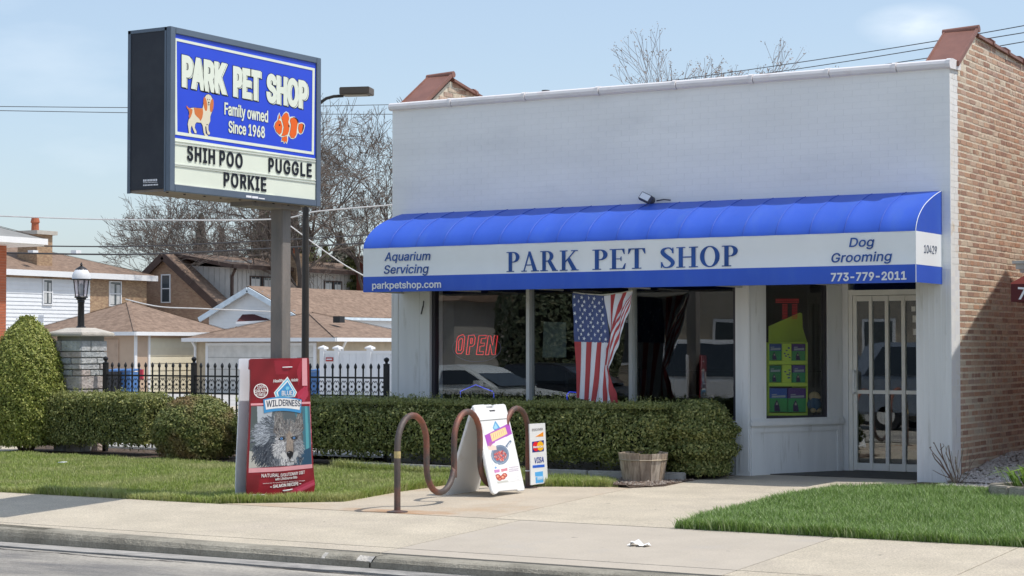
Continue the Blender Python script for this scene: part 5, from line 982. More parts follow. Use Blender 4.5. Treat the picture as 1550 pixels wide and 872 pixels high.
# reader board rails and loose letters
T5 = lambda x,y: (260+x/5.45, 130+y/5.45)
for (a, b, w) in (((22,472),(1185,622),1.4),((22,640),(1185,775),1.4),((22,655),(1185,800),.9),((22,806),(1185,945),1.2),((22,452),(1185,606),.9)):
    mb = MB(); A = T5(*a); B = T5(*b); slabpx(mb, [A,B,(B[0],B[1]+w),(A[0],A[1]+w)], SP, SNX, .006, -.004); mb.build('letter_rail', mat('clear_rail',(.66,.68,.62),rough=.25) if 'clear_rail' not in bpy.data.materials else bpy.data.materials['clear_rail'], cface)
def loose(s, bl, br, h):
    x = 0; R_ = []
    for c in s:
        adv, cs = FONT[c]; xx = [int(q) for k in cs for q in k.split()[::2]]; R_.append((x+min(xx), x+max(xx))); x += adv*1.06
    X0, X1 = R_[0][0], R_[-1][1]
    for c, (a, b) in zip(s, R_):
        t0 = (a-X0)/(X1-X0); t1 = (b-X0)/(X1-X0); p = lambda t: (bl[0]+(br[0]-bl[0])*t, bl[1]+(br[1]-bl[1])*t)
        mb = MB(); text_px(mb, c, p(t0), p(t1), h*(1-.05*t0), SP, SNX, off=.002, thick=.003, bold=.022, grow=.022); mb.build('letter', M['sblk'], cface)
loose('SHIH', (283.2,243.0), (325.2,249.3), 23.4); loose('POO', (332.3,250.4), (367.0,255.2), 23.0); loose('PUGGLE', (406.4,260.4), (471.6,268.8), 21.8); loose('PORKIE', (338.6,282.0), (402.8,290.4), 22.6)
mb = MB(); 
for x0,x1,y0,y1 in ((371,379,295.6,296.5),(380,389,296.8,297.7)): slabpx(mb, [(x0,y0),(x1,y1),(x1,y1+3.2),(x0,y0+3.2)], SP, SNX, .0145, .012)
slabpx(mb, [(390,299.4),(399,300.4),(399,302),(390,301)], SP, SNX, .0145, .012); mb.build('maker_plate', M['wlet'], psg)
mb = MB(); PS = (0,-6.8975,0)
for k,(y0,h) in enumerate(((275.0,3.2),(277.2,1.0),(281.6,2.2))):
    x = 216.8
    while x < 238: w = random.uniform(1.0,2.2); slabpx(mb, [(x,y0-h-(x-217)*.05),(x+w,y0-h-(x-217)*.05),(x+w,y0-(x-217)*.05),(x,y0-(x-217)*.05)], PS, (0,-1,0), .001, -.001); x += w+.8
mb.build('maker_plate', M['wlet'], cabinet)
# dog picture
def dec(mb, pts, off, mi): slabpx(mb, [T5(*p) for p in pts], SP, SNX, off, off-.002, mi)
def elp(cx, cy, rx, ry, rot=0, n=16): return [(cx+rx*math.cos(t)*math.cos(rot)-ry*math.sin(t)*math.sin(rot), cy+rx*math.cos(t)*math.sin(rot)+ry*math.sin(t)*math.cos(rot)) for t in [2*PI*i/n for i in range(n)]]
body = [(140,200),(155,183),(180,180),(220,184),(255,186),(262,150),(270,100),(285,76),(302,70),(322,80),(335,105),(342,150),(338,200),(325,232),(318,255),(318,290),(303,325),(303,365),(315,388),(312,402),(296,400),(289,372),(285,335),(276,335),(280,390),(300,412),(296,427),(280,424),(264,385),(256,330),(244,305),(205,300),(193,318),(190,345),(205,378),(204,392),(190,390),(174,350),(166,325),(158,345),(156,378),(166,398),(158,408),(144,402),(138,350),(133,315),(140,280),(150,255),(145,225)]
def grow(pts, d):
    cx = sum(p[0] for p in pts)/len(pts); cy = sum(p[1] for p in pts)/len(pts); out = []; n = len(pts)
    for i in range(n):
        a, b, c = pts[i-1], pts[i], pts[(i+1)%n]; nx = (b[1]-a[1])+(c[1]-b[1]); ny = -((b[0]-a[0])+(c[0]-b[0])); l = math.hypot(nx,ny)+1e-6; out.append((b[0]+nx/l*d, b[1]+ny/l*d))
    return out
mb = MB(); dec(mb, grow(body,3.5), -.0016, 0); dec(mb, body, -.0004, 1); 
dec(mb, [(119,163),(128,168),(140,182),(158,184),(150,200),(138,198),(126,186)], .0006, 2)
dec(mb, [(141,205),(160,188),(172,196),(168,225),(156,258),(146,272),(140,250),(147,228)], .0006, 2)
dec(mb, [(182,182),(222,185),(256,188),(258,225),(252,262),(238,290),(226,270),(206,252),(190,232),(186,205)], .0006, 2)
dec(mb, elp(277,150,15,58,-.12), .0006, 2); dec(mb, elp(330,162,15,56,.10), .0006, 2); dec(mb, elp(303,100,11,30), .0014, 1)
for p in ((296,112),(311,114)): dec(mb, elp(p[0],p[1],3,4), .0026, 3)
dec(mb, elp(305,138,6,5), .0026, 3); dec(mb, [(296,150),(306,156),(316,151),(306,160)], .0026, 3); dec(mb, [(286,318),(297,316),(298,320),(287,323)], .0014, 3)
mb.build('dog_picture', [M['sblk'], flatcol('dog_cream',(.72,.66,.50)), flatcol('dog_orange',(.62,.18,.05)), M['sblk']], bface)
fishb = [(845,335),(852,305),(872,285),(878,250),(888,222),(897,258),(912,256),(928,226),(945,214),(962,224),(972,262),(985,257),(1010,256),(1032,270),(1044,300),(1052,310),(1070,303),(1090,310),(1098,328),(1090,360),(1078,392),(1060,400),(1045,385),(1038,388),(1022,425),(1002,436),(985,434),(968,408),(958,420),(957,450),(948,478),(940,462),(928,476),(922,458),(905,462),(912,425),(890,410),(862,380)]
mb = MB(); dec(mb, grow(fishb,3), -.0016, 1); 
segs = [[(848,335),(856,308),(880,280),(900,292),(912,335),(905,385),(890,402),(862,376)],[(905,262),(928,232),(945,220),(960,232),(968,268),(960,300),(972,330),(966,372),(956,400),(930,412),(905,412),(916,390),(925,340),(912,285)],[(878,280),(887,232),(897,265)],[(982,268),(1008,262),(1030,276),(1038,310),(1032,350),(1028,400),(1010,430),(985,428),(972,400),(980,360),(985,320),(976,290)],[(1048,318),(1070,310),(1088,318),(1090,335),(1078,375),(1066,394),(1050,382),(1044,350)],[(912,424),(950,414),(952,445),(946,468),(938,455),(929,470),(922,450),(908,456)]]
for s in segs: dec(mb, grow(s,1.5), -.0004, 0)
for s in segs: dec(mb, s, .0008, 2)
dec(mb, elp(889,323,6,7), .002, 0); dec(mb, [(1000,258),(1025,262),(1042,282),(1046,310),(1038,300),(1026,276)], .002, 0); dec(mb, [(1078,314),(1092,325),(1088,355),(1072,392),(1078,350),(1082,328)], .002, 0); dec(mb, [(958,322),(975,330),(965,342)], .002, 0)
mb.build('fish_picture', [M['sblk'], M['scream'], flatcol('fish_orange',(.80,.13,.015))], bface)
M['steel'] = mat('weathered_steel', (.17,.165,.155), rough=.7, metal=.1, var=.22, vscale=5, bump=.3, dirt=(.25,.215,.19), dscale=2.4, dlo=.42, dhi=.7, stretch=(1,1,.3))
mb = MB(); mb.box((-5.635,-4.925,-.06),(-5.485,-4.775,2.976)); mb.build('pole', M['steel'], psg, bevel=.006)
mb = MB(); mb.box((-5.70,-5.5,2.93),(-5.42,-4.7,2.974)); mb.build('saddle_plate', M['steel'], psg)
# ================================================================== FEED BAG BOARDS ROUND THE POLE
BP = Vector((-5.43,-4.89,0)); BN = Vector((.949,-.316,0)).normalized()
bag = empty('bag_shaped_sign', (-5.5,-4.86,-.05), 'red bag-shaped advertising board with a wolf picture standing round the sign pole', 'advertising board')
B3 = lambda x,y: (370+x/3.79, 530+y/3.79)
out = [(30,58),(40,50),(364,44),(371,52),(372,95),(374,200),(380,330),(386,480),(392,600),(398,700),(406,770),(402,800),(400,834),(300,851),(200,858),(100,858),(14,852),(12,780),(14,700),(18,600),(24,480),(30,350),(35,200),(35,116),(26,108),(28,95)]
M['bagred'] = mat('bag_red', (.215,.013,.022), rough=.28, var=.25, vscale=1.6, spec=.6, bump=.35, bscale=5)
mb = MB(); slabpx(mb, [B3(x,y) for x,y in out], BP, BN, 0, -.018); front = mb.build('front_board', M['bagred'], bag)
mb = MB(); out2 = [(x-6,y) for x,y in out]; o_ = BN*(-.20)
n_ = BN; mb.prism([onp(*B3(x,y),BP,BN)+o_ for x,y in out], n_*(-.018)); mb.build('back_board', mat('board_white',(.72,.74,.78),rough=.5), bag)
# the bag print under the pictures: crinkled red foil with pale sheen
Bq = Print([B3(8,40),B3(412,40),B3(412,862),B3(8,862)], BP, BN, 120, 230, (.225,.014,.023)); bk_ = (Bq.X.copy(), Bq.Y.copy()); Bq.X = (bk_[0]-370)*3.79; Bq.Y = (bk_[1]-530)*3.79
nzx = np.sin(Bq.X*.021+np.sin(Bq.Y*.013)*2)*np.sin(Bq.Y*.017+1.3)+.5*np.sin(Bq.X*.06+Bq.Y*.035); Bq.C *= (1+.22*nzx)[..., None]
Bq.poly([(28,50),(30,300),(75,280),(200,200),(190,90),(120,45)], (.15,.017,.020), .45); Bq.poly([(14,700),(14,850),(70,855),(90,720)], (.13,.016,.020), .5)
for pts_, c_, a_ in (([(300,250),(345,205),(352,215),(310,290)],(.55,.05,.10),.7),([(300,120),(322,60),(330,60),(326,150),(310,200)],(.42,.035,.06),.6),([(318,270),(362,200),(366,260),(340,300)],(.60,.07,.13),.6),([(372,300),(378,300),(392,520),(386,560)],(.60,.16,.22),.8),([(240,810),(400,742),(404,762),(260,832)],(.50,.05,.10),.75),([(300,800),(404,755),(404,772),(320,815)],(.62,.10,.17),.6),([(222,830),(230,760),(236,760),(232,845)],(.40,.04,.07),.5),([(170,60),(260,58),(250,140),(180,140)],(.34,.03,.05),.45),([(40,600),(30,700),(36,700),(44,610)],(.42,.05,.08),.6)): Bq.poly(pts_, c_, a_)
Bq.X, Bq.Y = bk_
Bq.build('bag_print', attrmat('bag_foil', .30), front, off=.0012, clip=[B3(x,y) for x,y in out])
# wolf picture: painted on a fine grid
wq = [B3(38,322),B3(374,322),B3(386,655),B3(24,678)]
W = Print(wq, BP, BN, 190, 200, (.25,.28,.30)); wu, wv = W.u, W.v
W.X, W.Y, keep = wu*100, wv*100, (W.X.copy(), W.Y.copy())
rs = np.random.RandomState(4)
W.poly([(0,0),(100,0),(100,100),(0,100)], (.10,.12,.13)); W.poly([(0,0),(12,0),(10,100),(0,100)], (.09,.11,.11)); W.poly([(10,0),(38,0),(34,22),(12,30)], (.42,.46,.50)); W.poly([(70,0),(100,0),(100,100),(84,100),(88,50)], (.06,.17,.22)); W.poly([(92,0),(96,0),(97,100),(92,100)], (.10,.35,.40)); W.poly([(0,72),(26,80),(30,100),(0,100)], (.45,.44,.40)); W.poly([(60,88),(100,70),(100,100),(60,100)], (.03,.08,.14))
def fur(n, reg, ang, ln, cols, w=(.8,1.8), a=.8):
    for _ in range(n):
        x, y = reg(); t = ang(x,y)+rs.randn()*.22; l = ln*(.5+rs.rand()); c = cols[rs.randint(len(cols))]; k = .8+.4*rs.rand()
        W.line((x,y),(x+l*math.cos(t),y+l*math.sin(t)), w[0]+(w[1]-w[0])*rs.rand(), tuple(q*k for q in c), a)
def ellreg(cx,cy,rx,ry):
    def f():
        r = math.sqrt(rs.rand()); t = rs.rand()*2*PI; return cx+rx*r*math.cos(t), cy+ry*r*math.sin(t)
    return f
out_ang = lambda cx,cy: (lambda x,y: math.atan2(y-cy, x-cx))
fur(1300, ellreg(36,58,30,40), out_ang(60,40), 5.5, [(.07,.085,.11),(.17,.195,.23),(.03,.035,.05),(.30,.33,.38),(.05,.06,.08),(.12,.14,.17)], (.5,1.2), .85)
fur(420, ellreg(26,74,20,22), lambda x,y: 2.1, 6, [(.02,.025,.04),(.05,.06,.08),(.09,.105,.13)], (.7,1.5), .85)
fur(260, ellreg(60,89,28,11), lambda x,y: 1.6, 6, [(.03,.035,.05),(.10,.11,.13),(.26,.28,.31)], (.5,1.2), .8)
fur(300, ellreg(22,44,12,18), out_ang(60,40), 6, [(.44,.48,.54),(.28,.31,.35),(.15,.17,.2)], (.4,.9), .8)
W.poly([(38,44),(41,18),(47,8),(56,24),(60,44)], (.13,.12,.12)); W.poly([(42,40),(44,20),(48,14),(53,29),(53,42)], (.045,.04,.045)); W.poly([(70,38),(76,22),(82,7),(87,13),(89,38),(84,50)], (.12,.11,.11)); W.poly([(76,36),(82,15),(84.5,34),(81,44)], (.04,.038,.04))
fur(150, ellreg(47,25,8,15), lambda x,y: -1.5, 6, [(.36,.35,.34),(.20,.19,.18),(.10,.10,.1)], (.4,.8), .75); fur(110, ellreg(82,25,5,15), lambda x,y: -1.4, 6, [(.34,.33,.32),(.18,.17,.16),(.09,.09,.09)], (.4,.8), .75)
W.ell(64,55,21,25,(.17,.17,.18)); fur(900, ellreg(64,44,20,19), out_ang(65,66), 4, [(.26,.255,.25),(.12,.12,.13),(.38,.37,.36),(.06,.06,.07),(.22,.19,.165)], (.4,.8), .85)
fur(520, ellreg(51,69,11,16), out_ang(65,56), 4.5, [(.50,.50,.51),(.33,.335,.35),(.66,.66,.67),(.18,.18,.2)], (.4,.95), .85); fur(300, ellreg(79,70,7,14), out_ang(65,56), 4, [(.42,.43,.45),(.27,.28,.3),(.12,.13,.15)], (.4,.9), .85)
fur(240, ellreg(63,91,13,6), lambda x,y: 1.57, 4, [(.55,.55,.55),(.36,.36,.38),(.70,.70,.70),(.15,.15,.17)], (.4,.9), .85)
W.poly([(60,46),(69,46),(71,60),(71.5,74),(69,82),(61.5,82),(59.5,74),(60,60)], (.25,.205,.175)); fur(260, ellreg(65.3,62,5,18), lambda x,y: -1.57, 3.5, [(.30,.245,.205),(.17,.14,.12),(.40,.34,.29)], (.4,.8), .7)
for sx_ in (-1,1): W.poly([(65.3+sx_*6,50),(65.3+sx_*15,49),(65.3+sx_*13,56),(65.3+sx_*7,60)], (.06,.06,.07), .7); W.poly([(65.3+sx_*5.5,62),(65.3+sx_*7.5,66),(65.3+sx_*7,82),(65.3+sx_*5.2,80)], (.09,.085,.09), .6)
W.poly([(54,75),(60,80),(62,89),(56,88),(50,81)], (.60,.59,.58), .8); W.poly([(71,79),(77,75),(79,82),(74,89),(70,88)], (.50,.50,.50), .8)
W.ell(65.5,80,5.6,4.8,(.012,.012,.016)); W.poly([(62,84),(69,84),(66.5,89),(64.5,89)], (.015,.015,.02)); W.line((65.5,88),(65.5,92.5),1.0,(.04,.035,.035)); W.line((58,95),(65.5,92.5),1.0,(.05,.045,.045)); W.line((73,94),(65.5,92.5),1.0,(.05,.045,.045)); W.ell(63.5,77.8,1.8,.8,(.28,.28,.31),.7)
for ex, ey, s in ((52,54,1),(72.5,53.5,-1)):
    W.poly([(ex-6,ey+1.8*s*.4),(ex-2,ey-2.6),(ex+3,ey-2.4),(ex+6,ey+1),(ex+2,ey+3),(ex-3,ey+2.8)], (.02,.02,.02)); W.ell(ex,ey,2.1,1.8,(.16,.34,.66)); W.ell(ex,ey,.9,1.0,(.01,.01,.01)); W.line((ex-4,ey-4.6),(ex+4,ey-5),1.3,(.42,.40,.38),.7)
W.X, W.Y = keep
W.build('wolf_picture', attrmat('wolf_print', .35), front, off=.002)
M['pink'] = flatcol('bag_pink',(.72,.33,.36),rough=.35); M['bagw'] = flatcol('bag_white',(.82,.80,.78),rough=.35); M['bagb'] = flatcol('bag_blue',(.06,.28,.56),rough=.35); M['bagl'] = flatcol('bag_lightblue',(.20,.55,.72),rough=.35); M['bagd'] = flatcol('bag_dark',(.05,.06,.10),rough=.35)
mb = MB()
def bd_(pts, off, mi=0): slabpx(mb, [B3(*p) for p in pts], BP, BN, off, off-.0012, mi)
bd_([(36,306),(378,296),(378,308),(36,318)], .0022); bd_([(24,678),(200,672),(388,654),(389,676),(200,696),(23,704)], .0032); bd_([(330,48),(358,46),(360,204),(331,204)], .0022)
mb.build('pink_band', M['pink'], front)
mb = MB(); Tt = [(246,152),(300,242),(288,268),(178,272),(168,244)]; bd_(Tt, .0036, 0); bd_([(246,160),(295,242),(284,266),(182,268),(173,244)], .0044, 1); bd_([(246,172),(286,242),(278,262),(190,264),(182,244)], .0052, 0); bd_([(246,182),(280,240),(274,262),(196,264),(190,242)], .006, 2); bd_([(240,208),(254,210),(256,224),(240,230),(234,220)], .0068, 3)
arc = lambda y0, k: [(x, y0+k*((x-222)/110)**2) for x in range(106, 339, 12)]
top = [(x, 268+30*((x-215)/112)**2*.55) for x in range(106,336,10)]; bot = [(x+ (5 if x < 220 else -5), 348+ 26*((x-215)/112)**2*.55) for x in range(326,96,-10)]
bd_(top+bot, .0064, 2); top2 = [(x, 276+30*((x-215)/112)**2*.5) for x in range(114,328,10)]; bot2 = [(x+(4 if x < 220 else -4), 332+26*((x-215)/112)**2*.5) for x in range(318,108,-10)]; bd_(top2+bot2, .0072, 0)
mb.build('logo_badge', [M['bagw'], M['bagl'], M['bagb'], M['bagl']], front)
def btext(s, bl, br, h, m, off=.008, bold=.012, shear=0, name='lettering'):
    mb = MB(); A = B3(*bl); B = B3(*br); text_px(mb, s, A, B, h/3.79, BP, BN, off=off, thick=.001, bold=bold, shear=shear); return mb.build(name, m, front)
btext('WILD', (124,327), (214,318), 36, M['bagd'], bold=.010); btext('ERNESS', (218,318), (318,322), 34, M['bagd'], bold=.010); btext('BLUE', (212,260), (272,258), 26, M['bagw'], bold=.010)
btext('Healthy', (164,186), (224,182), 17, M['bagw'], shear=.2, off=.003); btext('Holistic', (266,180), (306,178), 15, M['bagw'], shear=.2, off=.003)
mb = MB(); ci = [(94+42*math.cos(t*2*PI/24), 234+42*math.sin(t*2*PI/24)) for t in range(25)]; ci2 = [(94+37*math.cos(t*2*PI/24), 234+37*math.sin(t*2*PI/24)) for t in range(25)]
for k in range(24): bd_([ci[k],ci[k+1],ci2[k+1],ci2[k]], .003)
mb.build('round_seal', M['bagw'], front)
btext('100%', (72,222), (118,218), 17, M['bagw'], off=.003); btext('GRAIN', (58,246), (131,240), 18, M['bagw'], off=.003); btext('FREE', (68,266), (120,262), 16, M['bagw'], off=.003)
btext('NATURAL', (96,730), (198,726), 19, M['bagw'], bold=.01); btext('EVOLUTIONARY', (206,726), (306,714), 17, M['bagw'], bold=.01); btext('DIET', (312,713), (343,708), 17, M['bagw'], bold=.01); btext('with LifeSource Bits', (174,748), (300,735), 14, M['bagw'], bold=.01)
btext('~ SALMON RECIPE ~', (146,792), (322,772), 17, M['bagw'], bold=.02); btext('Natural Evolutionary Diet for Dogs', (104,768), (344,750), 5, M['bagw'], bold=0)
mb = MB(); 
for x0,y0,x1,y1,w in ((28,829,118,826,5),(28,839,95,837,4),(28,848,88,847,4),(222,806,272,798,5)): bd_([(x0,y0),(x1,y1),(x1,y1+w),(x0,y0+w)], .003)
mb.build('small_print', M['bagw'], front)
mb = MB(); mb.tube([onp(*B3(217,99),BP,BN)+BN*.003, onp(*B3(230,98),BP,BN)+BN*.014, onp(*B3(258,97),BP,BN)+BN*.014, onp(*B3(272,97),BP,BN)+BN*.003], .005, 6); mb.tube([onp(*B3(219,806),BP,BN)+BN*.003, onp(*B3(232,804),BP,BN)+BN*.014, onp(*B3(258,800),BP,BN)+BN*.014, onp(*B3(274,798),BP,BN)+BN*.003], .005, 6); mb.build('cable_tie', M['wlet'], bag)
# ================================================================== BIKE RACK
M['rust'] = mat('rusty_tube', (.105,.085,.078), rough=.6, metal=.35, var=.25, vscale=4, spec=.5, bump=.2, dirt=(.27,.10,.065), dscale=2.2, dlo=.47, dhi=.64, stretch=(1,1,.8))
rk = empty('bike_rack', (-3.67,-4.2,-.03), 'rusty wave-shaped steel bike rack bent from one tube, standing on the concrete pad', 'bike rack')
a0 = Vector((-3.52,-5.68,0)); a1 = Vector((-3.82,-2.74,0)); st = (a1-a0)/5; hs = st.length/2; du = st.normalized(); pts = []
gb = gz(-5.68)+.004
pts = [a0+Vector((0,0,gz(-5.68)))]; 
for leg in range(6):
    base = a0+st*leg
    if leg % 2 == 0:
        c = base+du*hs
        pts += [base+Vector((0,0,z)) for z in (.2,.4,.56)]
        pts += [c+Vector((0,0,.56))+Vector((-du.x*hs*math.cos(t), -du.y*hs*math.cos(t), hs*math.sin(t)*.98)) for t in [PI*i/12 for i in range(1,12)]]
        pts += [base+st+Vector((0,0,.56))]
    else:
        pts += [base+Vector((0,0,z)) for z in (.40,.345)]
        if leg < 5:
            c = base+du*hs
            pts += [c+Vector((0,0,.345))+Vector((-du.x*hs*math.cos(t), -du.y*hs*math.cos(t), -hs*math.sin(t)*.93)) for t in [PI*i/12 for i in range(1,12)]]
            pts += [base+st+Vector((0,0,.345))]
        else: pts += [base+Vector((0,0,z)) for z in (.2, 0)]
mb = MB(); mb.tube(pts, .0305, 14); mb.build('bent_tube', M['rust'], rk, smooth=True)
for p in (a0, a1): mb = MB(); mb.lathe((p.x,p.y,gz(p.y)), [(.10,0),(.10,.008),(.06,.014),(.0315,.02)], 20); mb.build('base_plate', M['rust'], rk, smooth=True)
mb = MB(); mb.tube([a0+Vector((0,0,.455)), a0+Vector((0,0,.52))], .0315, 14); mb.build('sticker', mat('old_sticker',(.5,.40,.18),rough=.7,dirt=(.2,.12,.08),dscale=20), rk)
for z in (.62,.16): mb = MB(); mb.tube([a1+Vector((0,0,z)), a1+Vector((0,0,z+.012))], .034, 14); mb.build('cable_tie', M['wlet'], rk)
# ================================================================== A-FRAME
M['plastic'] = mat('white_plastic', (.80,.80,.79), rough=.45, var=.03, dirt=(.62,.58,.5), dscale=4, dlo=.6, dhi=.85)
af = empty('sandwich_board', (-3.82,-3.62,-.02), 'white plastic sandwich board with a skillet poster standing over the bike rack', 'sandwich board')
A6 = lambda x,y: (675+x/5.812, 600+y/5.812)
FPt = Vector((-3.52,-3.6,-.03)); FNn = Vector((.95,0,.29)).normalized()
outl = [(243,90),(250,76),(335,70),(350,76),(358,102),(420,100),(424,72),(515,65),(527,78),(560,200),(694,805),(693,826),(640,834),(625,822),(470,836),(450,856),(432,862),(412,848),(402,820)]
mb = MB(); slabpx(mb, [A6(*p) for p in outl], FPt, FNn, 0, -.03); ffr = mb.build('front_board', M['plastic'], af, bevel=.006)
mb = MB(); slabpx(mb, [A6(*p) for p in [(300,212),(562,190),(564,197),(302,219)]], FPt, FNn, .002, -.002); mb.build('groove', mat('groove_grey',(.25,.25,.25)), ffr)
mb = MB(); slabpx(mb, [A6(*p) for p in [(380,122),(430,119),(432,131),(386,134)]], FPt, FNn, .001, -.002); mb.build('handle_slot', M['darkframe'], ffr)
# back board in world coordinates (mirror lean)
bb = [(-4.13,-3.90,-.03),(-4.13,-3.31,-.03),(-4.115,-3.30,.02),(-3.87,-3.37,.86),(-3.865,-3.45,.90),(-3.865,-3.76,.90),(-3.87,-3.84,.86),(-4.115,-3.92,.02)]
mb = MB(); nb = Vector((.95,0,-.27)).normalized(); mb.prism([Vector(p) for p in bb], nb*.028); bkb = mb.build('back_board', M['plastic'], af, bevel=.005)
for t in (.10,.16,.22): mb = MB(); x = -4.13+.26*t; mb.beam(Vector((x,-3.86+.05*t,t*.9))+nb*.030, Vector((x,-3.36-.05*t,t*.9))+nb*.030, .008, .010); mb.build('rib', M['plastic'], bkb)
mb = MB(); mb.tube([(-3.85,-3.80,.86),(-3.80,-3.80,.885)], .02, 8); mb.tube([(-3.85,-3.42,.86),(-3.80,-3.42,.885)], .02, 8); mb.build('hinge', M['plastic'], af)
# poster print
pq = [A6(308,228), A6(556,205), A6(672,735), A6(455,768)]
P_ = Print(pq, FPt, FNn, 110, 170, (.80,.80,.79)); rs2 = np.random.RandomState(2)
def a6(pts): return [A6(*p) for p in pts]
P_.poly(a6([(432,214),(475,275),(462,292),(425,300),(410,278)]), (.12,.36,.62)); P_.poly(a6([(434,236),(456,272),(448,284),(426,288),(420,276)]), (.35,.62,.80))
P_.poly(a6([(338,345),(555,235),(580,330),(362,443)]), (.42,.10,.48)); P_.poly(a6([(388,330),(520,270),(530,300),(540,330),(405,400)]), (.85,.62,.30)); P_.poly(a6([(396,342),(515,290),(520,312),(405,372)]), (.86,.35,.25))
for i in range(7): x = 402+i*17; P_.poly(a6([(x,338-i*8),(x+9,334-i*8),(x+11,366-i*8),(x+2,370-i*8)]), (.95,.75,.40))
P_.poly(a6([(430,400),(525,355),(528,366),(434,411)]), (.85,.80,.88))
P_.poly(a6([(520,440),(560,388),(572,388),(575,402),(540,452)]), (.14,.20,.30)); P_.poly(a6([(536,440),(562,402),(568,404),(545,444)]), (.70,.72,.74))
c = A6(475,515); P_.ell(c[0],c[1],13.5,15.0,(.15,.21,.31)); P_.ell(c[0],c[1],12.3,13.6,(.30,.38,.48)); P_.ell(c[0]+.2,c[1]-.6,11.4,12.4,(.16,.20,.28))
for _ in range(150):
    r = math.sqrt(rs2.rand()); t = rs2.rand()*2*PI; x = c[0]+9.6*r*math.cos(t)+.6; y = c[1]+8.2*r*math.sin(t)+1.2; P_.ell(x,y,.9,.55,[(.62,.07,.05),(.75,.16,.12),(.45,.04,.03),(.85,.45,.35)][rs2.randint(4)],rot=rs2.rand()*3)
P_.poly(a6([(366,440),(400,425),(440,440),(445,470),(400,475),(378,470)]), (.80,.62,.52)); P_.poly(a6([(370,415),(395,395),(410,420),(385,445)]), (.45,.15,.35))
P_.poly(a6([(395,618),(450,590),(490,640),(475,700),(440,715),(410,680)]), (.85,.83,.84)); P_.poly(a6([(478,605),(530,610),(540,700),(500,715),(480,660)]), (.87,.85,.86)); P_.poly(a6([(400,650),(470,640),(474,665),(415,680)]), (.60,.25,.50)); P_.poly(a6([(482,640),(538,630),(540,655),(486,665)]), (.65,.25,.30)); P_.poly(a6([(425,625),(440,615),(448,630),(432,640)]), (.2,.4,.7))
for cx, cy in ((470,722),(515,695),(455,705),(500,712)):
    q = A6(cx,cy); P_.ell(q[0],q[1],4.0,3.6,(.40,.07,.06)); P_.ell(q[0],q[1],2.5,2.2,(.72,.25,.16)); P_.ell(q[0]-.5,q[1]-.5,1,.8,(.85,.55,.4))
P_.poly(a6([(445,752),(545,738),(548,752),(450,766)]), (.55,.55,.50))
for yy, w in ((622,9),(640,9),(655,9)): 
    for k in range(9): x = 552+k*9.5; P_.poly(a6([(x,yy-k*.9),(x+7,yy-k*.9-.6),(x+8,yy+w-k*.9),(x+1,yy+w-k*.9)]), (.40,.30,.42), .8)
for yy in (682,695,712,726,738): P_.poly(a6([(565,yy),(640,yy-8),(641,yy-4),(566,yy+3)]), (.62,.62,.64), .8)
P_.build('poster', attrmat('poster_print',.4), ffr, off=.002)
# ================================================================== CARD SIGN
CP = (-3.74,0,0); CN = (1,0,0)
cs = empty('card_sign', (-3.75,-2.4,0), 'narrow white sign with four payment card emblems tied to the far leg of the rack', 'sign')
mb = MB(); slabpx(mb, [A6(*p) for p in [(735,243),(872,235),(880,400),(888,560),(897,738),(880,762),(748,781)]], CP, CN, 0, -.012); cbd = mb.build('panel', M['plastic'], cs)
EM = [flatcol('em_orange',(.85,.30,.03)), flatcol('em_navy',(.04,.04,.22)), flatcol('em_red',(.75,.02,.03)), flatcol('em_yellow',(.90,.48,.02)), flatcol('em_blue',(.03,.13,.60)), flatcol('em_sky',(.10,.42,.80)), flatcol('em_pale',(.45,.68,.88))]
def cd(pts, mi, off=.001): mb = MB(); slabpx(mb, [A6(*p) for p in pts], CP, CN, off+.001, off-.001, 0); mb.build('emblem', EM[mi], cbd)
cd([(787,355),(856,312),(856,352)], 0); cd([(757,400),(860,385),(860,482),(760,494)], 1)
cd(elp(790,441,28,42,n=18), 2, .003); cd(elp(828,437,29,42,n=18), 3, .0036)
cd([(762,608),(866,598),(867,621),(763,631)], 4); cd([(783,668),(852,658),(853,700),(785,704)], 5); cd([(788,712),(856,702),(856,756),(790,764)], 5); cd([(800,704),(850,700),(850,730),(802,738)], 6, .003)
def ctext(s, a, b, h, m, **k): mb = MB(); A = A6(*a); B = A6(*b); text_px(mb, s, A, B, h/5.812, CP, CN, thick=.001, **k); return mb.build('lettering', m, cbd)
ctext('DISCOVER', (757,304), (850,296), 19, flatcol('grey_ink',(.30,.28,.28)), off=.003, bold=.01); ctext('MasterCard', (764,456), (856,447), 18, M['wlet'], off=.0055, bold=.02); ctext('VISA', (776,587), (859,578), 47, flatcol('visa_ink',(.03,.06,.30)), off=.003, bold=.012, shear=.1); ctext('AMEX', (805,728), (848,722), 14, flatcol('amex_ink',(.75,.85,.95)), off=.0062, bold=.01)
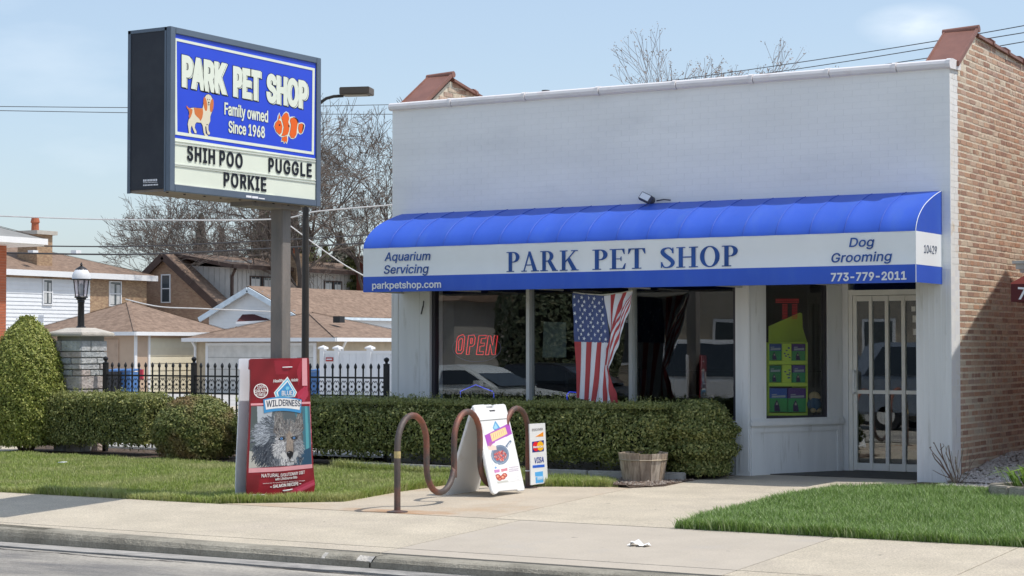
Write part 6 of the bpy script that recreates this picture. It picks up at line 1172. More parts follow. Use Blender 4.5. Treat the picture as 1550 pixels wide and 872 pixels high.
# ================================================================== BARREL, PAPER, PLANTER, GRAVEL
random.seed(11); np.random.seed(11)
M['oldwood'] = mat('weathered_wood', (.33,.255,.195), rough=.85, var=.22, vscale=6, bump=.5, bscale=40, dirt=(.20,.14,.10), dscale=4, dlo=.45, dhi=.7, stretch=(6,6,.6), obj=1, hue=[(.56,.46,.35),(.45,.35,.26),(.62,.52,.41),(.50,.39,.29)])
bc = onZ(974,727.5,0.0); bc.z = .005
bar = empty('barrel_planter', bc, 'weathered half-barrel planter of wooden staves with a metal band on the mulch', 'planter')
nS = 13; Hh = .31; rt, rb = .285, .235
for i in range(nS):
    t0 = 2*PI*i/nS+.01+.2; t1 = 2*PI*(i+1)/nS-.01+.2; h = Hh+random.uniform(-.008,.008)
    P = lambda r, t, z: bc+Vector((r*math.cos(t), r*math.sin(t), z))
    mb = MB(); mb.add([P(rb,t0,0),P(rb,t1,0),P(rb-.022,t1,0),P(rb-.022,t0,0),P(rt,t0,h),P(rt,t1,h),P(rt-.022,t1,h),P(rt-.022,t0,h)], [(0,3,2,1),(4,5,6,7),(0,1,5,4),(1,2,6,5),(2,3,7,6),(3,0,4,7)])
    mb.build('stave', M['oldwood'], bar)
mb = MB(); zb = .235; rr = rb+(rt-rb)*zb/Hh+.004; mb.tube([bc+Vector((rr*math.cos(2*PI*i/nS+.2), rr*math.sin(2*PI*i/nS+.2), zb)) for i in range(nS+1)], .0065, 6); mb.build('metal_band', mat('band_metal',(.45,.38,.28),rough=.5,metal=.4), bar)
mb = MB(); mb.lathe(bc, [(.205,.05),(.235,.18),(.0,.19)], 20); mb.build('potting_soil', M['mulch'], bar)
# crumpled white paper
pc = onZ(968,824,-.085); ppr = MB(); n = 9
for i in range(n+1):
    for j in range(5):
        ppr.v.append((pc.x-.09+.18*i/n, pc.y-.05+.10*j/4+.02*math.sin(i*2), gz(pc.y-.05)+.008+.040*abs(noise.noise(Vector((i*.7,j*.9,2))))+(.025 if 1 < i < 4 else 0)))
for i in range(n):
    for j in range(4): a = i*5+j; ppr.f.append((a,a+5,a+6,a+1)); ppr.m.append(0)
tag(ppr.build('crumpled_paper', mat('paper_white',(.82,.83,.84),rough=.8), fix=False), 'crumpled scrap of white paper lying on the pavement slab', 'litter')
lp = onZ(92,708,-.02); mb = MB(); mb.prism([(lp.x-.05,lp.y,.04),(lp.x+.05,lp.y-.01,.045),(lp.x+.06,lp.y+.05,.05),(lp.x-.03,lp.y+.06,.045)], (0,0,.008)); tag(mb.build('paper_scrap', bpy.data.materials['paper_white']), 'tiny white paper scrap lying in the left lawn', 'litter')
# bed kerb stones under the hedge and beside the barrel
M['bedst'] = mat('bed_kerb', (.40,.385,.36), rough=.9, var=.15, vscale=8, bump=.6, dirt=(.25,.24,.2), dscale=3)
bedk = empty('bed_kerb', (-5.5,-1.35,0), 'low grey concrete edging between the lawn and the long hedge', 'edging')
for xa, xb in ((-7.25,-6.1),(-6.09,-4.95),(-4.94,-3.9),(-3.89,-3.2),(-3.19,-2.75)):
    ya = -1.33+.16*max(0,(xa+4.5)); yb = -1.33+.16*max(0,(xb+4.5)); mb = MB(); mb.beam((xa,ya,.02),(xb-.01,yb,.02),.11,.13); mb.build('edging_block', M['bedst'], bedk, bevel=.008)
def rocks(name, n, reg, r0, r1, m, label, cat, flat=.6):
    V = []; F = []; base = np.array([(1,0,0),(-1,0,0),(0,1,0),(0,-1,0),(0,0,1),(0,0,-1)],float); ff = [(0,2,4),(2,1,4),(1,3,4),(3,0,4),(2,0,5),(1,2,5),(3,1,5),(0,3,5)]
    for i in range(n):
        x, y, z = reg(); r = random.uniform(r0,r1); a = random.random()*PI; c, s = math.cos(a), math.sin(a)
        for b in base:
            q = b*r*(1+random.uniform(-.3,.3)); q = np.array([q[0]*c-q[1]*s, q[0]*s+q[1]*c, q[2]*flat]); V.append((x+q[0],y+q[1],z+q[2]+r*.2))
        F += [tuple(i*6+k for k in f) for f in ff]
    return tag(np_mesh(name, V, F, m), label, cat, kind='stuff')
def slope_z(x, y): return max(0, .04+.20*max(0,min(1,(y+.1)/2.2)))*(1 if y > -.3 else .3)
mb = MB(); 
gx = [.02,.6,1.55]; gy = [-.62,-.2,.4,1.2,2.4,8]
vs = [(x,y,slope_z(x,y)-.01+(0 if y > -.5 else 0)) for y in gy for x in gx]; fs = [(j*3+i,j*3+i+1,(j+1)*3+i+1,(j+1)*3+i) for j in range(len(gy)-1) for i in range(2)]
mb.add(vs, fs); structure(mb.build('gravel_path', mat('gravel_base',(.30,.27,.24),rough=.95,var=.3,vscale=30), fix=False))
rocks('gravel', 5200, lambda: (lambda x,y: (x,y,slope_z(x,y)))(random.uniform(.02,1.55), -.6+4.2*random.random()**1.3), .014, .034, mat('gravel_stone',(.5,.48,.46),rough=.9,isl=1,hue=[(.46,.42,.39),(.33,.29,.26),(.52,.49,.46),(.26,.22,.19)]), 'grey gravel banked along the foot of the brick side wall', 'gravel')
rocks('bed_crumbs', 900, lambda: (random.uniform(-3.6,-2.65), random.uniform(-2.1,-1.0), .0), .010, .026, mat('crumb',(.2,.16,.13),rough=.95,isl=1,hue=[(.24,.19,.15),(.12,.08,.06),(.34,.3,.26)]), 'loose bark and pebbles round the barrel planter', 'mulch')
# concrete planter ring at the right edge
pl = onZ(1552,764,-.035); pr = empty('planter_ring', (pl.x,pl.y+.25,-.03), 'low round concrete planter with leafy green plants at the right edge of the lawn', 'planter'); cpl = Vector((pl.x+.06,pl.y+.30,-.03))
for k in range(9):
    t0 = 2*PI*k/9+.1; t1 = 2*PI*(k+1)/9-.02+.1; pts = [cpl+Vector((.50*math.cos(t),.42*math.sin(t),0)) for t in [t0+(t1-t0)*i/3 for i in range(4)]]+[cpl+Vector((.36*math.cos(t),.30*math.sin(t),0)) for t in [t1-(t1-t0)*i/3 for i in range(4)]]
    MB().prism(pts,(0,0,.17)).build('ring_block', mat('ring_stone',(.40,.36,.30),rough=.9,var=.2,bump=.8,dirt=(.24,.21,.17),dscale=6) if k == 0 else bpy.data.materials['ring_stone'], pr, bevel=.012)
MB().lathe(cpl, [(.40,.02),(.38,.13),(.0,.14)], 16).build('soil', M['mulch'], pr)
M['spear'] = leafmat('spear_leaf', [(.12,.24,.03),(.20,.34,.05),(.30,.42,.10),(.10,.20,.03)]); lmb = MB()
for k in range(190):
    a = random.random()*2*PI; r = random.random()*.34; b = cpl+Vector((r*math.cos(a), r*.8*math.sin(a), .14)); L_ = random.uniform(.16,.34); d = Vector((math.cos(a),math.sin(a),0)); s = Vector((-math.sin(a),math.cos(a),0)); wv = random.uniform(.010,.019)
    p1 = b+d*L_*.35+Vector((0,0,L_*.6)); p2 = b+d*L_*.95+Vector((0,0,L_*random.uniform(.35,.8)))
    lmb.add([b-s*wv*.5,b+s*wv*.5,p1+s*wv,p1-s*wv,p2], [(0,1,2,3),(3,2,4)])
lmb.build('spear_leaves', M['spear'], pr, fix=False); 
# bare twig shrub in front of the pier
tw = empty('bare_shrub', onZ(1443,738,-.01), 'leafless brown twig shrub growing at the right front corner of the building', 'shrub')
tm = mat('twig_brown',(.16,.10,.075),rough=.9); bt = Vector(tw.location); mb = MB(); T6 = lambda x,y: (1380+x/3.965, 560+y/3.965)
def twig(pts, Y, r): mb.tube([Vector(onY(*T6(*p),Y)) for p in pts], [1.35*r*(1-.5*i/(len(pts)-1)) for i in range(len(pts))], 5)
for pts, Y, r in (([(265,690),(235,650),(205,610),(172,570),(140,535),(122,500)],-.38,.008),([(205,610),(170,545),(130,500),(108,468)],-.40,.006),([(262,690),(240,640),(215,590),(195,545),(180,500),(172,440)],-.36,.008),([(195,545),(160,490),(135,440)],-.36,.006),([(172,480),(195,455),(186,442)],-.36,.004),([(266,690),(262,640),(240,570),(228,500),(222,452)],-.34,.007),([(240,570),(205,500),(212,460)],-.34,.005),([(268,690),(278,620),(262,560),(262,520)],-.33,.006),([(230,650),(170,625),(125,600)],-.42,.004),([(275,690),(300,620),(296,540),(310,480)],-.3,.004),([(278,690),(330,640),(360,560),(410,500)],-.28,.003),([(280,690),(350,620),(345,520)],-.28,.003),([(135,440),(128,436)],-.36,.007),([(108,468),(118,462)],-.4,.007)): twig(pts, Y, r)
mb.build('stem', tm, tw, smooth=True)
lm = MB()
for k in range(14):
    a = random.random()*PI*2; mb2 = (bt+Vector((random.uniform(-.05,.15),random.uniform(-.05,.1),0))); lm.tube([mb2, mb2+Vector((.1*math.cos(a),.1*math.sin(a),random.uniform(.1,.5)))], .0025, 4)
lm.build('twigs', mat('twig_grey',(.25,.22,.16),rough=.9), tw)
# ================================================================== NEIGHBOUR TO THE RIGHT
nb_ = empty('neighbour_house', (4.5,3,0), 'brick neighbour house beyond the gravel strip, only its porch canopy edge showing', 'house')
wallp = [(.32,0),(8,0),(8,3.0),(7.9,2.95),(2.60,5.30+.03),(.32,4.18)]
mb = MB(); mb.prism([(1.62,y,z) for y,z in wallp], (7,0,0)); mb.build('wall', mat('neighbour_brick',(.40,.22,.15),rough=.9,var=.2,vscale=8), nb_)
mb = MB(); mb.prism([(1.5,.2,4.16),(1.5,2.6,5.36),(1.5,2.6,5.44),(1.5,.2,4.24)], (7.3,0,0)); mb.prism([(1.5,2.6,5.36),(1.5,8.2,2.9),(1.5,8.2,2.98),(1.5,2.6,5.44)], (7.3,0,0)); mb.build('roof', M['roofg'], nb_)
M['maroon'] = mat('maroon_canvas',(.085,.012,.014),rough=.7,var=.1); NPt = (0,.42,0); NNn = (0,-1,0)
can = MB(); pA = onY(1530,430,.42); pB = onY(1530,457,.42); 
can.box((pA.x,.42,pB.z),(1.60,1.9,pA.z)); canopy = can.build('porch_canopy', M['maroon'], nb_)
mb = MB(); mb.prism([(pA.x,.42,pA.z),(pA.x,1.9,pA.z),(1.6,1.9,pA.z+.55),(1.6,.42,pA.z+.55)], (0,0,.012)); mb.add([(pA.x,.42,pA.z),(1.6,.42,pA.z+.55),(1.6,.42,pA.z)],[(0,1,2)]); mb.build('canopy_top', mat('canopy_red',(.42,.09,.07),rough=.7), canopy)
mb = MB(); text_px(mb,'7',(1541.5,452.6),(1553,453.4),17.5,NPt,NNn,off=.002,bold=.016); mb.build('lettering', M['wlet'], canopy)
mb = MB(); c0 = onY(1536,397,.6); mb.box((c0.x,.5,c0.z-.02),(1.62,1.2,c0.z+.012)); mb.box((c0.x+.03,.53,c0.z-.08),(1.62,1.15,c0.z-.02)); mb.box((c0.x+.07,.56,c0.z-.12),(1.62,1.1,c0.z-.08)); mb.build('eave_box', mat('eave_grey',(.42,.41,.39)), nb_)
# ================================================================== SHRUBS AND HEDGES
def leaf_quads(P, Nn, s0, s1, asp=.5, tilt=.9):
    n = len(P); r = np.random.randn(n,3); ax = Nn+tilt*r*.6; ax /= np.linalg.norm(ax,axis=1,keepdims=True)
    t = np.cross(ax, np.random.randn(n,3)); t /= np.linalg.norm(t,axis=1,keepdims=True)+1e-9; b = np.cross(ax, t)
    s = (s0+(s1-s0)*np.random.rand(n))[:,None]; V = np.stack([P-t*s, P+b*s*asp, P+t*s, P-b*s*asp], 1).reshape(-1,3)
    return V, np.arange(n*4).reshape(-1,4)
YEW = leafmat('yew_leaf', [(.07,.095,.025),(.15,.18,.05),(.25,.27,.08),(.42,.41,.15),(.10,.13,.035)], trans=.18, rough=.5)
YEW2 = leafmat('cedar_leaf', [(.14,.18,.035),(.23,.27,.055),(.33,.36,.08),(.41,.41,.12),(.18,.22,.05)], trans=.2)
YEW3 = leafmat('yew_leaf_mixed', [(.09,.12,.03),(.16,.19,.055),(.23,.25,.08),(.30,.30,.10),(.14,.17,.05)], trans=.18, patch=(.26,.17,.08), pscale=3)
TIP = leafmat('yew_tip_sunlit', [(.24,.28,.08),(.34,.36,.13),(.42,.42,.18),(.20,.24,.07)], trans=.3)  # pale shoots; part of the sunlit look of the top is in this colour
CORE = mat('shrub_core',(.010,.013,.007),rough=1,var=.4,vscale=10)  # near-black, the shade deep inside the foliage put into the colour
def hedge(name, lo, hi, n, label, cat, leafm, rnd=.14, bump_=.05, tips=0, wav=1.7, brown=None):
    lo = np.array(lo,float); hi = np.array(hi,float); c = (lo+hi)/2; h = (hi-lo)/2
    root = empty(name, (c[0],c[1],lo[2]), label, cat)
    # sample a rounded box
    A = np.array([h[1]*h[2],h[1]*h[2],h[0]*h[2],h[0]*h[2],h[0]*h[1]*1.15,h[0]*h[1]*.05]); A /= A.sum(); f = np.random.choice(6,n,p=A); u = np.random.rand(n,3)*2-1
    for k,(ax,sg) in enumerate(((0,-1),(0,1),(1,-1),(1,1),(2,1),(2,-1))): u[f==k,ax] = sg
    P = u*h; q = np.clip(P,-(h-rnd),(h-rnd)); d = P-q; l = np.linalg.norm(d,axis=1,keepdims=True)+1e-9; Nn = d/l; S_ = q+Nn*rnd
    W = S_+c; nz = np.sin(W[:,0]*wav*3+np.sin(W[:,2]*5))*np.sin(W[:,1]*6+W[:,2]*7)*.6+np.sin(W[:,0]*11+1)*np.sin(W[:,2]*13+W[:,1]*9)*.4
    nz = nz+.55*np.sin(W[:,0]*37+W[:,1]*23)*np.sin(W[:,2]*41+W[:,0]*17)+.4*np.sin(W[:,0]*71+2)*np.sin(W[:,2]*67+W[:,1]*59); dep = np.random.rand(n)**1.6*-.17+nz*bump_
    W = W+Nn*dep[:,None]; W = W+np.random.randn(n,3)*.012
    V,F = leaf_quads(W,Nn,.012,.026); tag(np_mesh('foliage',V,F,leafm,root),kind='stuff')
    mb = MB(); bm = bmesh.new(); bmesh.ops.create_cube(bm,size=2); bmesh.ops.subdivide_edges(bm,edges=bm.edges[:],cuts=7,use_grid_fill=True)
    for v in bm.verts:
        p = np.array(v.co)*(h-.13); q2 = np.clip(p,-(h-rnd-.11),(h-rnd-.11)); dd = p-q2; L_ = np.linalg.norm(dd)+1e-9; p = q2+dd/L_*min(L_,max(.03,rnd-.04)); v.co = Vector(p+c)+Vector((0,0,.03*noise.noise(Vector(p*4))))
    me = bpy.data.meshes.new('branches'); bm.to_mesh(me); bm.free(); me.materials.append(CORE); link('inner_shade_core',me,root)  # one solid dark body standing in for the shaded inside of the hedge
    if tips:
        n2 = tips; tp = []
        for _ in range(n2):
            x = random.uniform(lo[0]+.05,hi[0]-.05); y = random.uniform(lo[1]+.05,hi[1]-.1); L_ = random.uniform(.02,.08)*(1.9 if random.random() < .10 else 1)*(1+.5*noise.noise(Vector((x*2,y*2,0)))); an = random.random()*2*PI; tl = random.uniform(0,.4)
            for k in range(int(4+L_*70)):
                t = k/(4+L_*70); tp.append((x+tl*L_*t*math.cos(an)+random.uniform(-.008,.008), y+tl*L_*t*math.sin(an)+random.uniform(-.008,.008), hi[2]-.02+L_*t))
        T = np.array(tp); V,F = leaf_quads(T,np.tile([0,0,1.],(len(T),1)),.009,.017,.45,1.6); tag(np_mesh('sunlit_young_shoots',V,F,TIP,root),kind='stuff')
    return root
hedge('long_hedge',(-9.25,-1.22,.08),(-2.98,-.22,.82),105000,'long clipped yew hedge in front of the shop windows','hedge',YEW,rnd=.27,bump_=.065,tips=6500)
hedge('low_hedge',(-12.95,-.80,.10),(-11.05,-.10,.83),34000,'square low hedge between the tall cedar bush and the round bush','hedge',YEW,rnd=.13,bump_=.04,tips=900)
def bush(name, c, r, hgt, n, label, cat, leafm, prof, base=.05, size=(.012,.026), strand=0.0, seedk=0):
    """foliage round a profile: prof(t) gives the radius factor at height t"""
    root = empty(name, c, label, cat); t = np.random.rand(n)**.9; a = np.random.rand(n)*2*PI
    R_ = np.array([prof(x) for x in t])*r; sq = np.random.rand(n)
    clump = np.sin(a*5+t*9+seedk)*np.sin(t*17+a*3)*.045+np.sin(a*11+t*25)*np.sin(t*31+seedk)*.03+np.sin(a*29+t*13)*np.sin(t*47+a*7)*.022
    rr = R_*(1+clump)-sq**1.6*.26*r-.005
    P = np.stack([c[0]+rr*np.cos(a), c[1]+rr*np.sin(a), c[2]+base+t*(hgt-base)], 1)
    eps = .02; R2 = np.array([prof(min(1,x+eps)) for x in t])*r; nz = -(R2-R_)/(eps*hgt)
    Nn = np.stack([np.cos(a), np.sin(a), nz], 1); Nn /= np.linalg.norm(Nn,axis=1,keepdims=True)
    P += np.random.randn(n,3)*.014
    V,F = leaf_quads(P,Nn,*size); tag(np_mesh('foliage',V,F,leafm,root),kind='stuff')
    mb = MB(); mb.lathe(c,[(max(.02,prof(k/12)*r*.76-.05), base+(hgt-base)*(k/12)*.96) for k in range(13)],18); mb.build('inner_shade_core',CORE,root)
    tr = MB()
    for k in range(6): an = k*1.05; tr.tube([(c[0]+.1*r*math.cos(an),c[1]+.1*r*math.sin(an),c[2]-.02),(c[0]+.5*r*math.cos(an),c[1]+.5*r*math.sin(an),c[2]+.4)],.022,6)
    tr.build('stem',mat('bark_brown',(.14,.10,.075),rough=.95) if 'bark_brown' not in bpy.data.materials else bpy.data.materials['bark_brown'],root); return root
M_ = lambda t: (1-((t-.32)/.70)**2)**.5 if t > .32 else (.80+.20*math.sin(t/.32*PI/2))
def egg(t): return max(.0, (1-(max(0,t-.28)/.72)**2.1))**.62*(.84+.16*min(1,t/.22))
bgc = onZ(48,684,0)
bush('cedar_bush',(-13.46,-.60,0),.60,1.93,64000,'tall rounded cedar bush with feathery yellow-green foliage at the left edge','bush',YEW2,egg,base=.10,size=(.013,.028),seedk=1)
def ragged(t): return (1-max(0,(t-.62)/.38)**1.7*.55)*(.80+.20*min(1,t/.3))*(1+.07*math.sin(t*23))
def rnd_(t): return max(.0,1-((t-.42)/.60)**2)**.5*1.0 if t > .42 else (.86+.14*math.sin(t/.42*PI/2))
bush('round_bush',(-10.18,-.72,0),.575,.84,40000,'ball-shaped clipped yew bush with brownish tips near the sign','bush',YEW3,rnd_,base=.04,seedk=2)
bush('end_bush',(-2.80,-.58,0),.43,.88,24000,'loose ragged yew growing out of the right end of the long hedge','bush',YEW,ragged,base=.04,seedk=3)
# ================================================================== GATE PILLAR, LAMP, FENCE
ST = mat('pillar_stone',(.42,.43,.42),rough=.9,var=.18,vscale=10,bump=1,bscale=22,obj=1,hue=[(.46,.47,.46),(.38,.40,.41),(.50,.50,.48),(.48,.38,.34),(.42,.43,.44),(.52,.52,.50),(.44,.35,.32)],dirt=(.62,.60,.56),dscale=9,dlo=.55,dhi=.7)
pil = empty('gate_pillar',(-12.95,-.05,0),'grey stone gate pillar with a pale cap at the left end of the iron fence','pillar')
PX0,PX1,PY0,PY1 = -13.2,-12.68,-.32,.22; ztp = 1.66
MB().box((PX0+.03,PY0+.03,0),(PX1-.03,PY1-.03,ztp)).build('core',mat('stone_mortar',(.30,.30,.28),rough=.95),pil)
z = 0.0; hs_ = [.16,.09,.17,.08,.16,.09,.15,.19,.09,.08,.09,.09,.16]; 
for h_i in hs_:
    if z >= ztp-.02: break
    h2 = min(h_i, ztp-z)
    for face in range(2):
        L0, L1 = (PX0,PX1) if face == 0 else (PY0,PY1); n = random.choice([1,2,2,3]) if h_i < .12 else random.choice([1,2,2]); cuts_ = sorted([random.uniform(.25,.75) for _ in range(n-1)]); 
        if n == 3: cuts_ = [.35,.68]
        cc = [0]+cuts_+[1]
        for a, b in zip(cc,cc[1:]):
            u0 = L0+(L1-L0)*a+.006; u1 = L0+(L1-L0)*b-.006; pz = random.uniform(.0,.022)
            if face == 0: bx = ((u0,PY0-pz,z+.006),(u1,PY0+.06,z+h2-.006))
            else: bx = ((PX1-.06,u0,z+.006),(PX1+pz,u1,z+h2-.006))
            MB().box(*bx).build('stone',ST,pil,bevel=.007)
    z += h2
mb = MB(); cx_,cy_ = (PX0+PX1)/2,(PY0+PY1)/2; w2 = .345
mb.add([(cx_-w2,cy_-w2-.0,ztp),(cx_+w2,cy_-w2,ztp),(cx_+w2,cy_+w2,ztp),(cx_-w2,cy_+w2,ztp),(cx_-w2,cy_-w2,ztp+.05),(cx_+w2,cy_-w2,ztp+.05),(cx_+w2,cy_+w2,ztp+.05),(cx_-w2,cy_+w2,ztp+.05),(cx_-.14,cy_-.14,ztp+.125),(cx_+.14,cy_-.14,ztp+.125),(cx_+.14,cy_+.14,ztp+.125),(cx_-.14,cy_+.14,ztp+.125)],[(0,3,2,1),(0,1,5,4),(1,2,6,5),(2,3,7,6),(3,0,4,7),(4,5,9,8),(5,6,10,9),(6,7,11,10),(7,4,8,11),(8,9,10,11)])
mb.build('cap',mat('pillar_cap',(.50,.465,.41),rough=.9,var=.12,vscale=5,bump=.5),pil,bevel=.012)
M['blk'] = mat('black_iron',(.012,.012,.014),rough=.45,var=.1,spec=.5)
lz = ztp+.12; lamp = empty('pillar_lamp',(cx_,cy_,lz),'black post lantern with clear glass panes standing on the stone pillar','lantern'); c = (cx_,cy_,lz)
MB().lathe(c,[(.07,0),(.07,.02),(.05,.03),(.045,.36),(.055,.38),(.05,.40),(.075,.42),(.07,.44),(.035,.46)],14).build('post',M['blk'],lamp,smooth=True)
mb = MB(); gb_, gt_ = lz+.45, lz+.70
for k in range(8):
    t = 2*PI*k/8+.3; mb.tube([(cx_+.085*math.cos(t),cy_+.085*math.sin(t),gb_),(cx_+.115*math.cos(t),cy_+.115*math.sin(t),gt_)],.0055,5)
mb.lathe((cx_,cy_,gb_),[(.09,-.012),(.10,0),(.09,.012),(.0,.012)],16); mb.build('cage',M['blk'],lamp)
MB().lathe((cx_,cy_,gb_),[(.08,.0),(.11,.25)],16).build('glass',glassmat('lamp_glass',(.92,.88,.90),1.5),lamp)
MB().lathe((cx_,cy_,gb_+.02),[(.02,0),(.03,.05),(.045,.10),(.03,.15),(.01,.18)],12).build('bulb',mat('frosted_bulb',(.62,.66,.68),rough=.3),lamp,smooth=True)
mb = MB(); n = 32; rim = [(cx_+(.150+.007*(k%2))*math.cos(2*PI*k/n),cy_+(.150+.007*(k%2))*math.sin(2*PI*k/n)) for k in range(n)]; mb.prism([(x,y,gt_) for x,y in rim],(0,0,.014)); mb.build('rim',M['blk'],lamp)
MB().lathe((cx_,cy_,gt_+.014),[(.135,0),(.130,.05),(.11,.10),(.085,.135)],16).build('dome',mat('dome_white',(.78,.78,.80),rough=.4),lamp,smooth=True)
MB().lathe((cx_,cy_,gt_+.145),[(.09,0),(.075,.02),(.03,.05),(.012,.06),(.02,.075),(.006,.11)],12).build('finial',M['blk'],lamp,smooth=True)
fen = empty('iron_fence',(-10,.02,0),'black wrought iron fence with scroll band and spear tips left of the shop','fence'); FYy = .02
posts = [-12.52,-10.87,-9.22,-7.60]
for x in posts:
    mb = MB(); mb.box((x-.03,FYy-.03,0),(x+.03,FYy+.03,1.27)); mb.build('post',M['blk'],fen)
    mb = MB(); mb.lathe((x,FYy,1.27),[(.045,0),(.045,.012),(.02,.02),(.018,.035),(.035,.055),(.038,.07),(.03,.088),(.008,.10)],12); mb.build('post_cap',M['blk'],fen,smooth=True)
for x0,x1 in zip(posts,posts[1:]):
    for zz in (1.10,.86,.16): MB().box((x0+.031,FYy-.008,zz-.012),(x1-.031,FYy+.008,zz+.012)).build('rail',M['blk'],fen)
    n = 12; sp2 = (x1-x0)/(n+1) 
    for k in range(1,n+1):
        x = x0+sp2*k; mb = MB(); mb.box((x-.0085,FYy-.0085,.08),(x+.0085,FYy+.0085,1.22)); mb.lathe((x,FYy,1.215),[(.012,0),(.020,.012),(.022,.03),(.016,.052),(.003,.075)],6); mb.build('picket',M['blk'],fen)
    mb = MB()
    for k in range(0,n+1):
        x = x0+sp2*k+sp2/2
        for s1,s2 in ((1,1),(-1,1),(1,-1),(-1,-1)):
            pts = [(x+s1*(.006+.030*(1-math.cos(t)))*.9, FYy, .98+s2*(.052+.034*math.sin(t*1.5)-.01*t)) for t in [PI*1.0*i/7 for i in range(8)]]; mb.tube(pts,.0055,4)
        mb.box((x-.012,FYy-.006,.965),(x+.012,FYy+.006,.995))
    mb.build('scroll_band',M['blk'],fen)
# street lamp behind the sign
sl_top = atD(484,165,30.0); slb = atD(462,540,30.0); slp = empty('street_lamp',(slb.x,slb.y,gz(slb.y)),'tall slim dark pole with a single shoebox lamp head behind the pole sign','street lamp'); dk = mat('bronze_pole',(.045,.04,.036),rough=.5,metal=.2)
zt = atD(462,190,30).z; MB().tube([(slb.x,slb.y,gz(slb.y)-.02),(slb.x,slb.y,zt)],[.065,.045],12).build('pole',dk,slp,smooth=True)
pts = [Vector((slb.x,slb.y,zt))]+[atD(x,y,30) for x,y in ((466,178),(474,166),(484,156),(494,149),(505,146),(520,145))]; MB().tube(pts,.026,8).build('arm',dk,slp,smooth=True)
mb = MB(); hc = atD(540,139,30); ang = math.radians(31-22); 
hb = MB(); hb.box((-.24,-.16,-.055),(.24,.16,.06)); R = Matrix.Rotation(math.radians(20),4,'Z'); hb.v = [tuple(hc+R @ Vector(v)) for v in hb.v]; hb.build('lamp_head',mat('bronze_head',(.11,.085,.065),rough=.5),slp,bevel=.01)
hb = MB(); hb.box((-.18,-.12,-.062),(.18,.12,-.056)); hb.v = [tuple(hc+R @ Vector(v)) for v in hb.v]; hb.build('lens',mat('lens_grey',(.3,.28,.24)),slp)
# ================================================================== BACKGROUND HOUSES
random.seed(21)
SH = mat('brown_shingle',(.265,.185,.135),rough=.95,var=.12,vscale=1.6,bump=.6,bscale=8,dirt=(.185,.125,.09),dscale=3,dlo=.42,dhi=.62,stretch=(1,1,3.2),detail=10,speck=(6,.16))
SIDW = mat('white_siding',(.74,.75,.76),rough=.6,var=.03); CREAM = mat('cream_siding',(.68,.62,.47),rough=.6,var=.04); TAN = mat('tan_siding',(.50,.37,.27),rough=.7,var=.04); GREYS = mat('grey_siding',(.47,.45,.42),rough=.7,var=.05)
TRIM = mat('white_trim',(.78,.78,.78),rough=.5,var=.02); BRN = mat('brown_trim',(.075,.045,.035),rough=.6); YBR = mat('tan_brick',(.42,.29,.18),rough=.9,var=.2,vscale=3.5,dirt=(.30,.19,.12),dscale=5,stretch=(1,1,3),dlo=.45,dhi=.6); RBR = mat('red_brick',(.40,.12,.06),rough=.9,var=.15,vscale=4,stretch=(1,1,3)); BBR = mat('brown_brick',(.34,.215,.145),rough=.9,var=.2,vscale=3.5,dirt=(.42,.30,.2),dscale=5,stretch=(1,1,3),dlo=.5,dhi=.64)
DGL = mat('window_dark',(.06,.075,.085),rough=.12,spec=.8); CURT = mat('curtain',(.55,.55,.53),rough=.8)
def hip(name, corner, wx, wy, ze, zr, ov, m, parent, ridge=0.0, th=.16):
    """hip roof over the block whose near right corner is given; ridge along y"""
    x1, y0 = corner; x0 = x1-wx; y1 = y0+wy; X0, X1, Y0, Y1 = x0-ov, x1+ov, y0-ov, y1+ov; cx, cy = (x0+x1)/2, (y0+y1)/2
    v = [(X0,Y0,ze),(X1,Y0,ze),(X1,Y1,ze),(X0,Y1,ze),(cx,cy-ridge/2,zr),(cx,cy+ridge/2,zr)]
    mb = MB(); mb.add(v,[(0,1,4),(1,2,5,4),(2,3,5),(3,0,4,5),(3,2,1,0)]); r = mb.build(name,m,parent)
    g = MB(); 
    for a, b in ((0,1),(1,2),(2,3),(3,0)):
        A, B = Vector(v[a]), Vector(v[b]); g.beam(A-Vector((0,0,th/2)), B-Vector((0,0,th/2)), .09, th)
    g.build('gutter',TRIM,parent); h = MB()
    for a, t in ((0,4),(1,4),(2,5),(3,5)): h.beam(Vector(v[a])+Vector((0,0,.02)), Vector(v[t])+Vector((0,0,.02)), .16, .008)
    h.build('hip_cap',SH,r); return r
def boards(mbm, parent, name, face, fixed, a0_, a1_, z0, z1, step, m, proud=.02):
    """horizontal boards as real lapped geometry on a wall (joined: each is only a few pixels high)"""
    mb = MB(); z = z0
    while z < z1-.01:
        zt = min(z1, z+step)
        if face == 'x': mb.add([(fixed+proud,a0_,z),(fixed+proud,a1_,z),(fixed+.004,a1_,zt),(fixed+.004,a0_,zt),(fixed,a0_,z),(fixed,a1_,z)],[(0,1,2,3),(4,5,1,0)])
        else: mb.add([(a0_,fixed-proud,z),(a1_,fixed-proud,z),(a1_,fixed-.004,zt),(a0_,fixed-.004,zt),(a0_,fixed,z),(a1_,fixed,z)],[(0,1,2,3),(4,5,1,0)])
        z += step
    o = mb.build(name,m,parent,fix=False); return tag(o,kind='stuff')
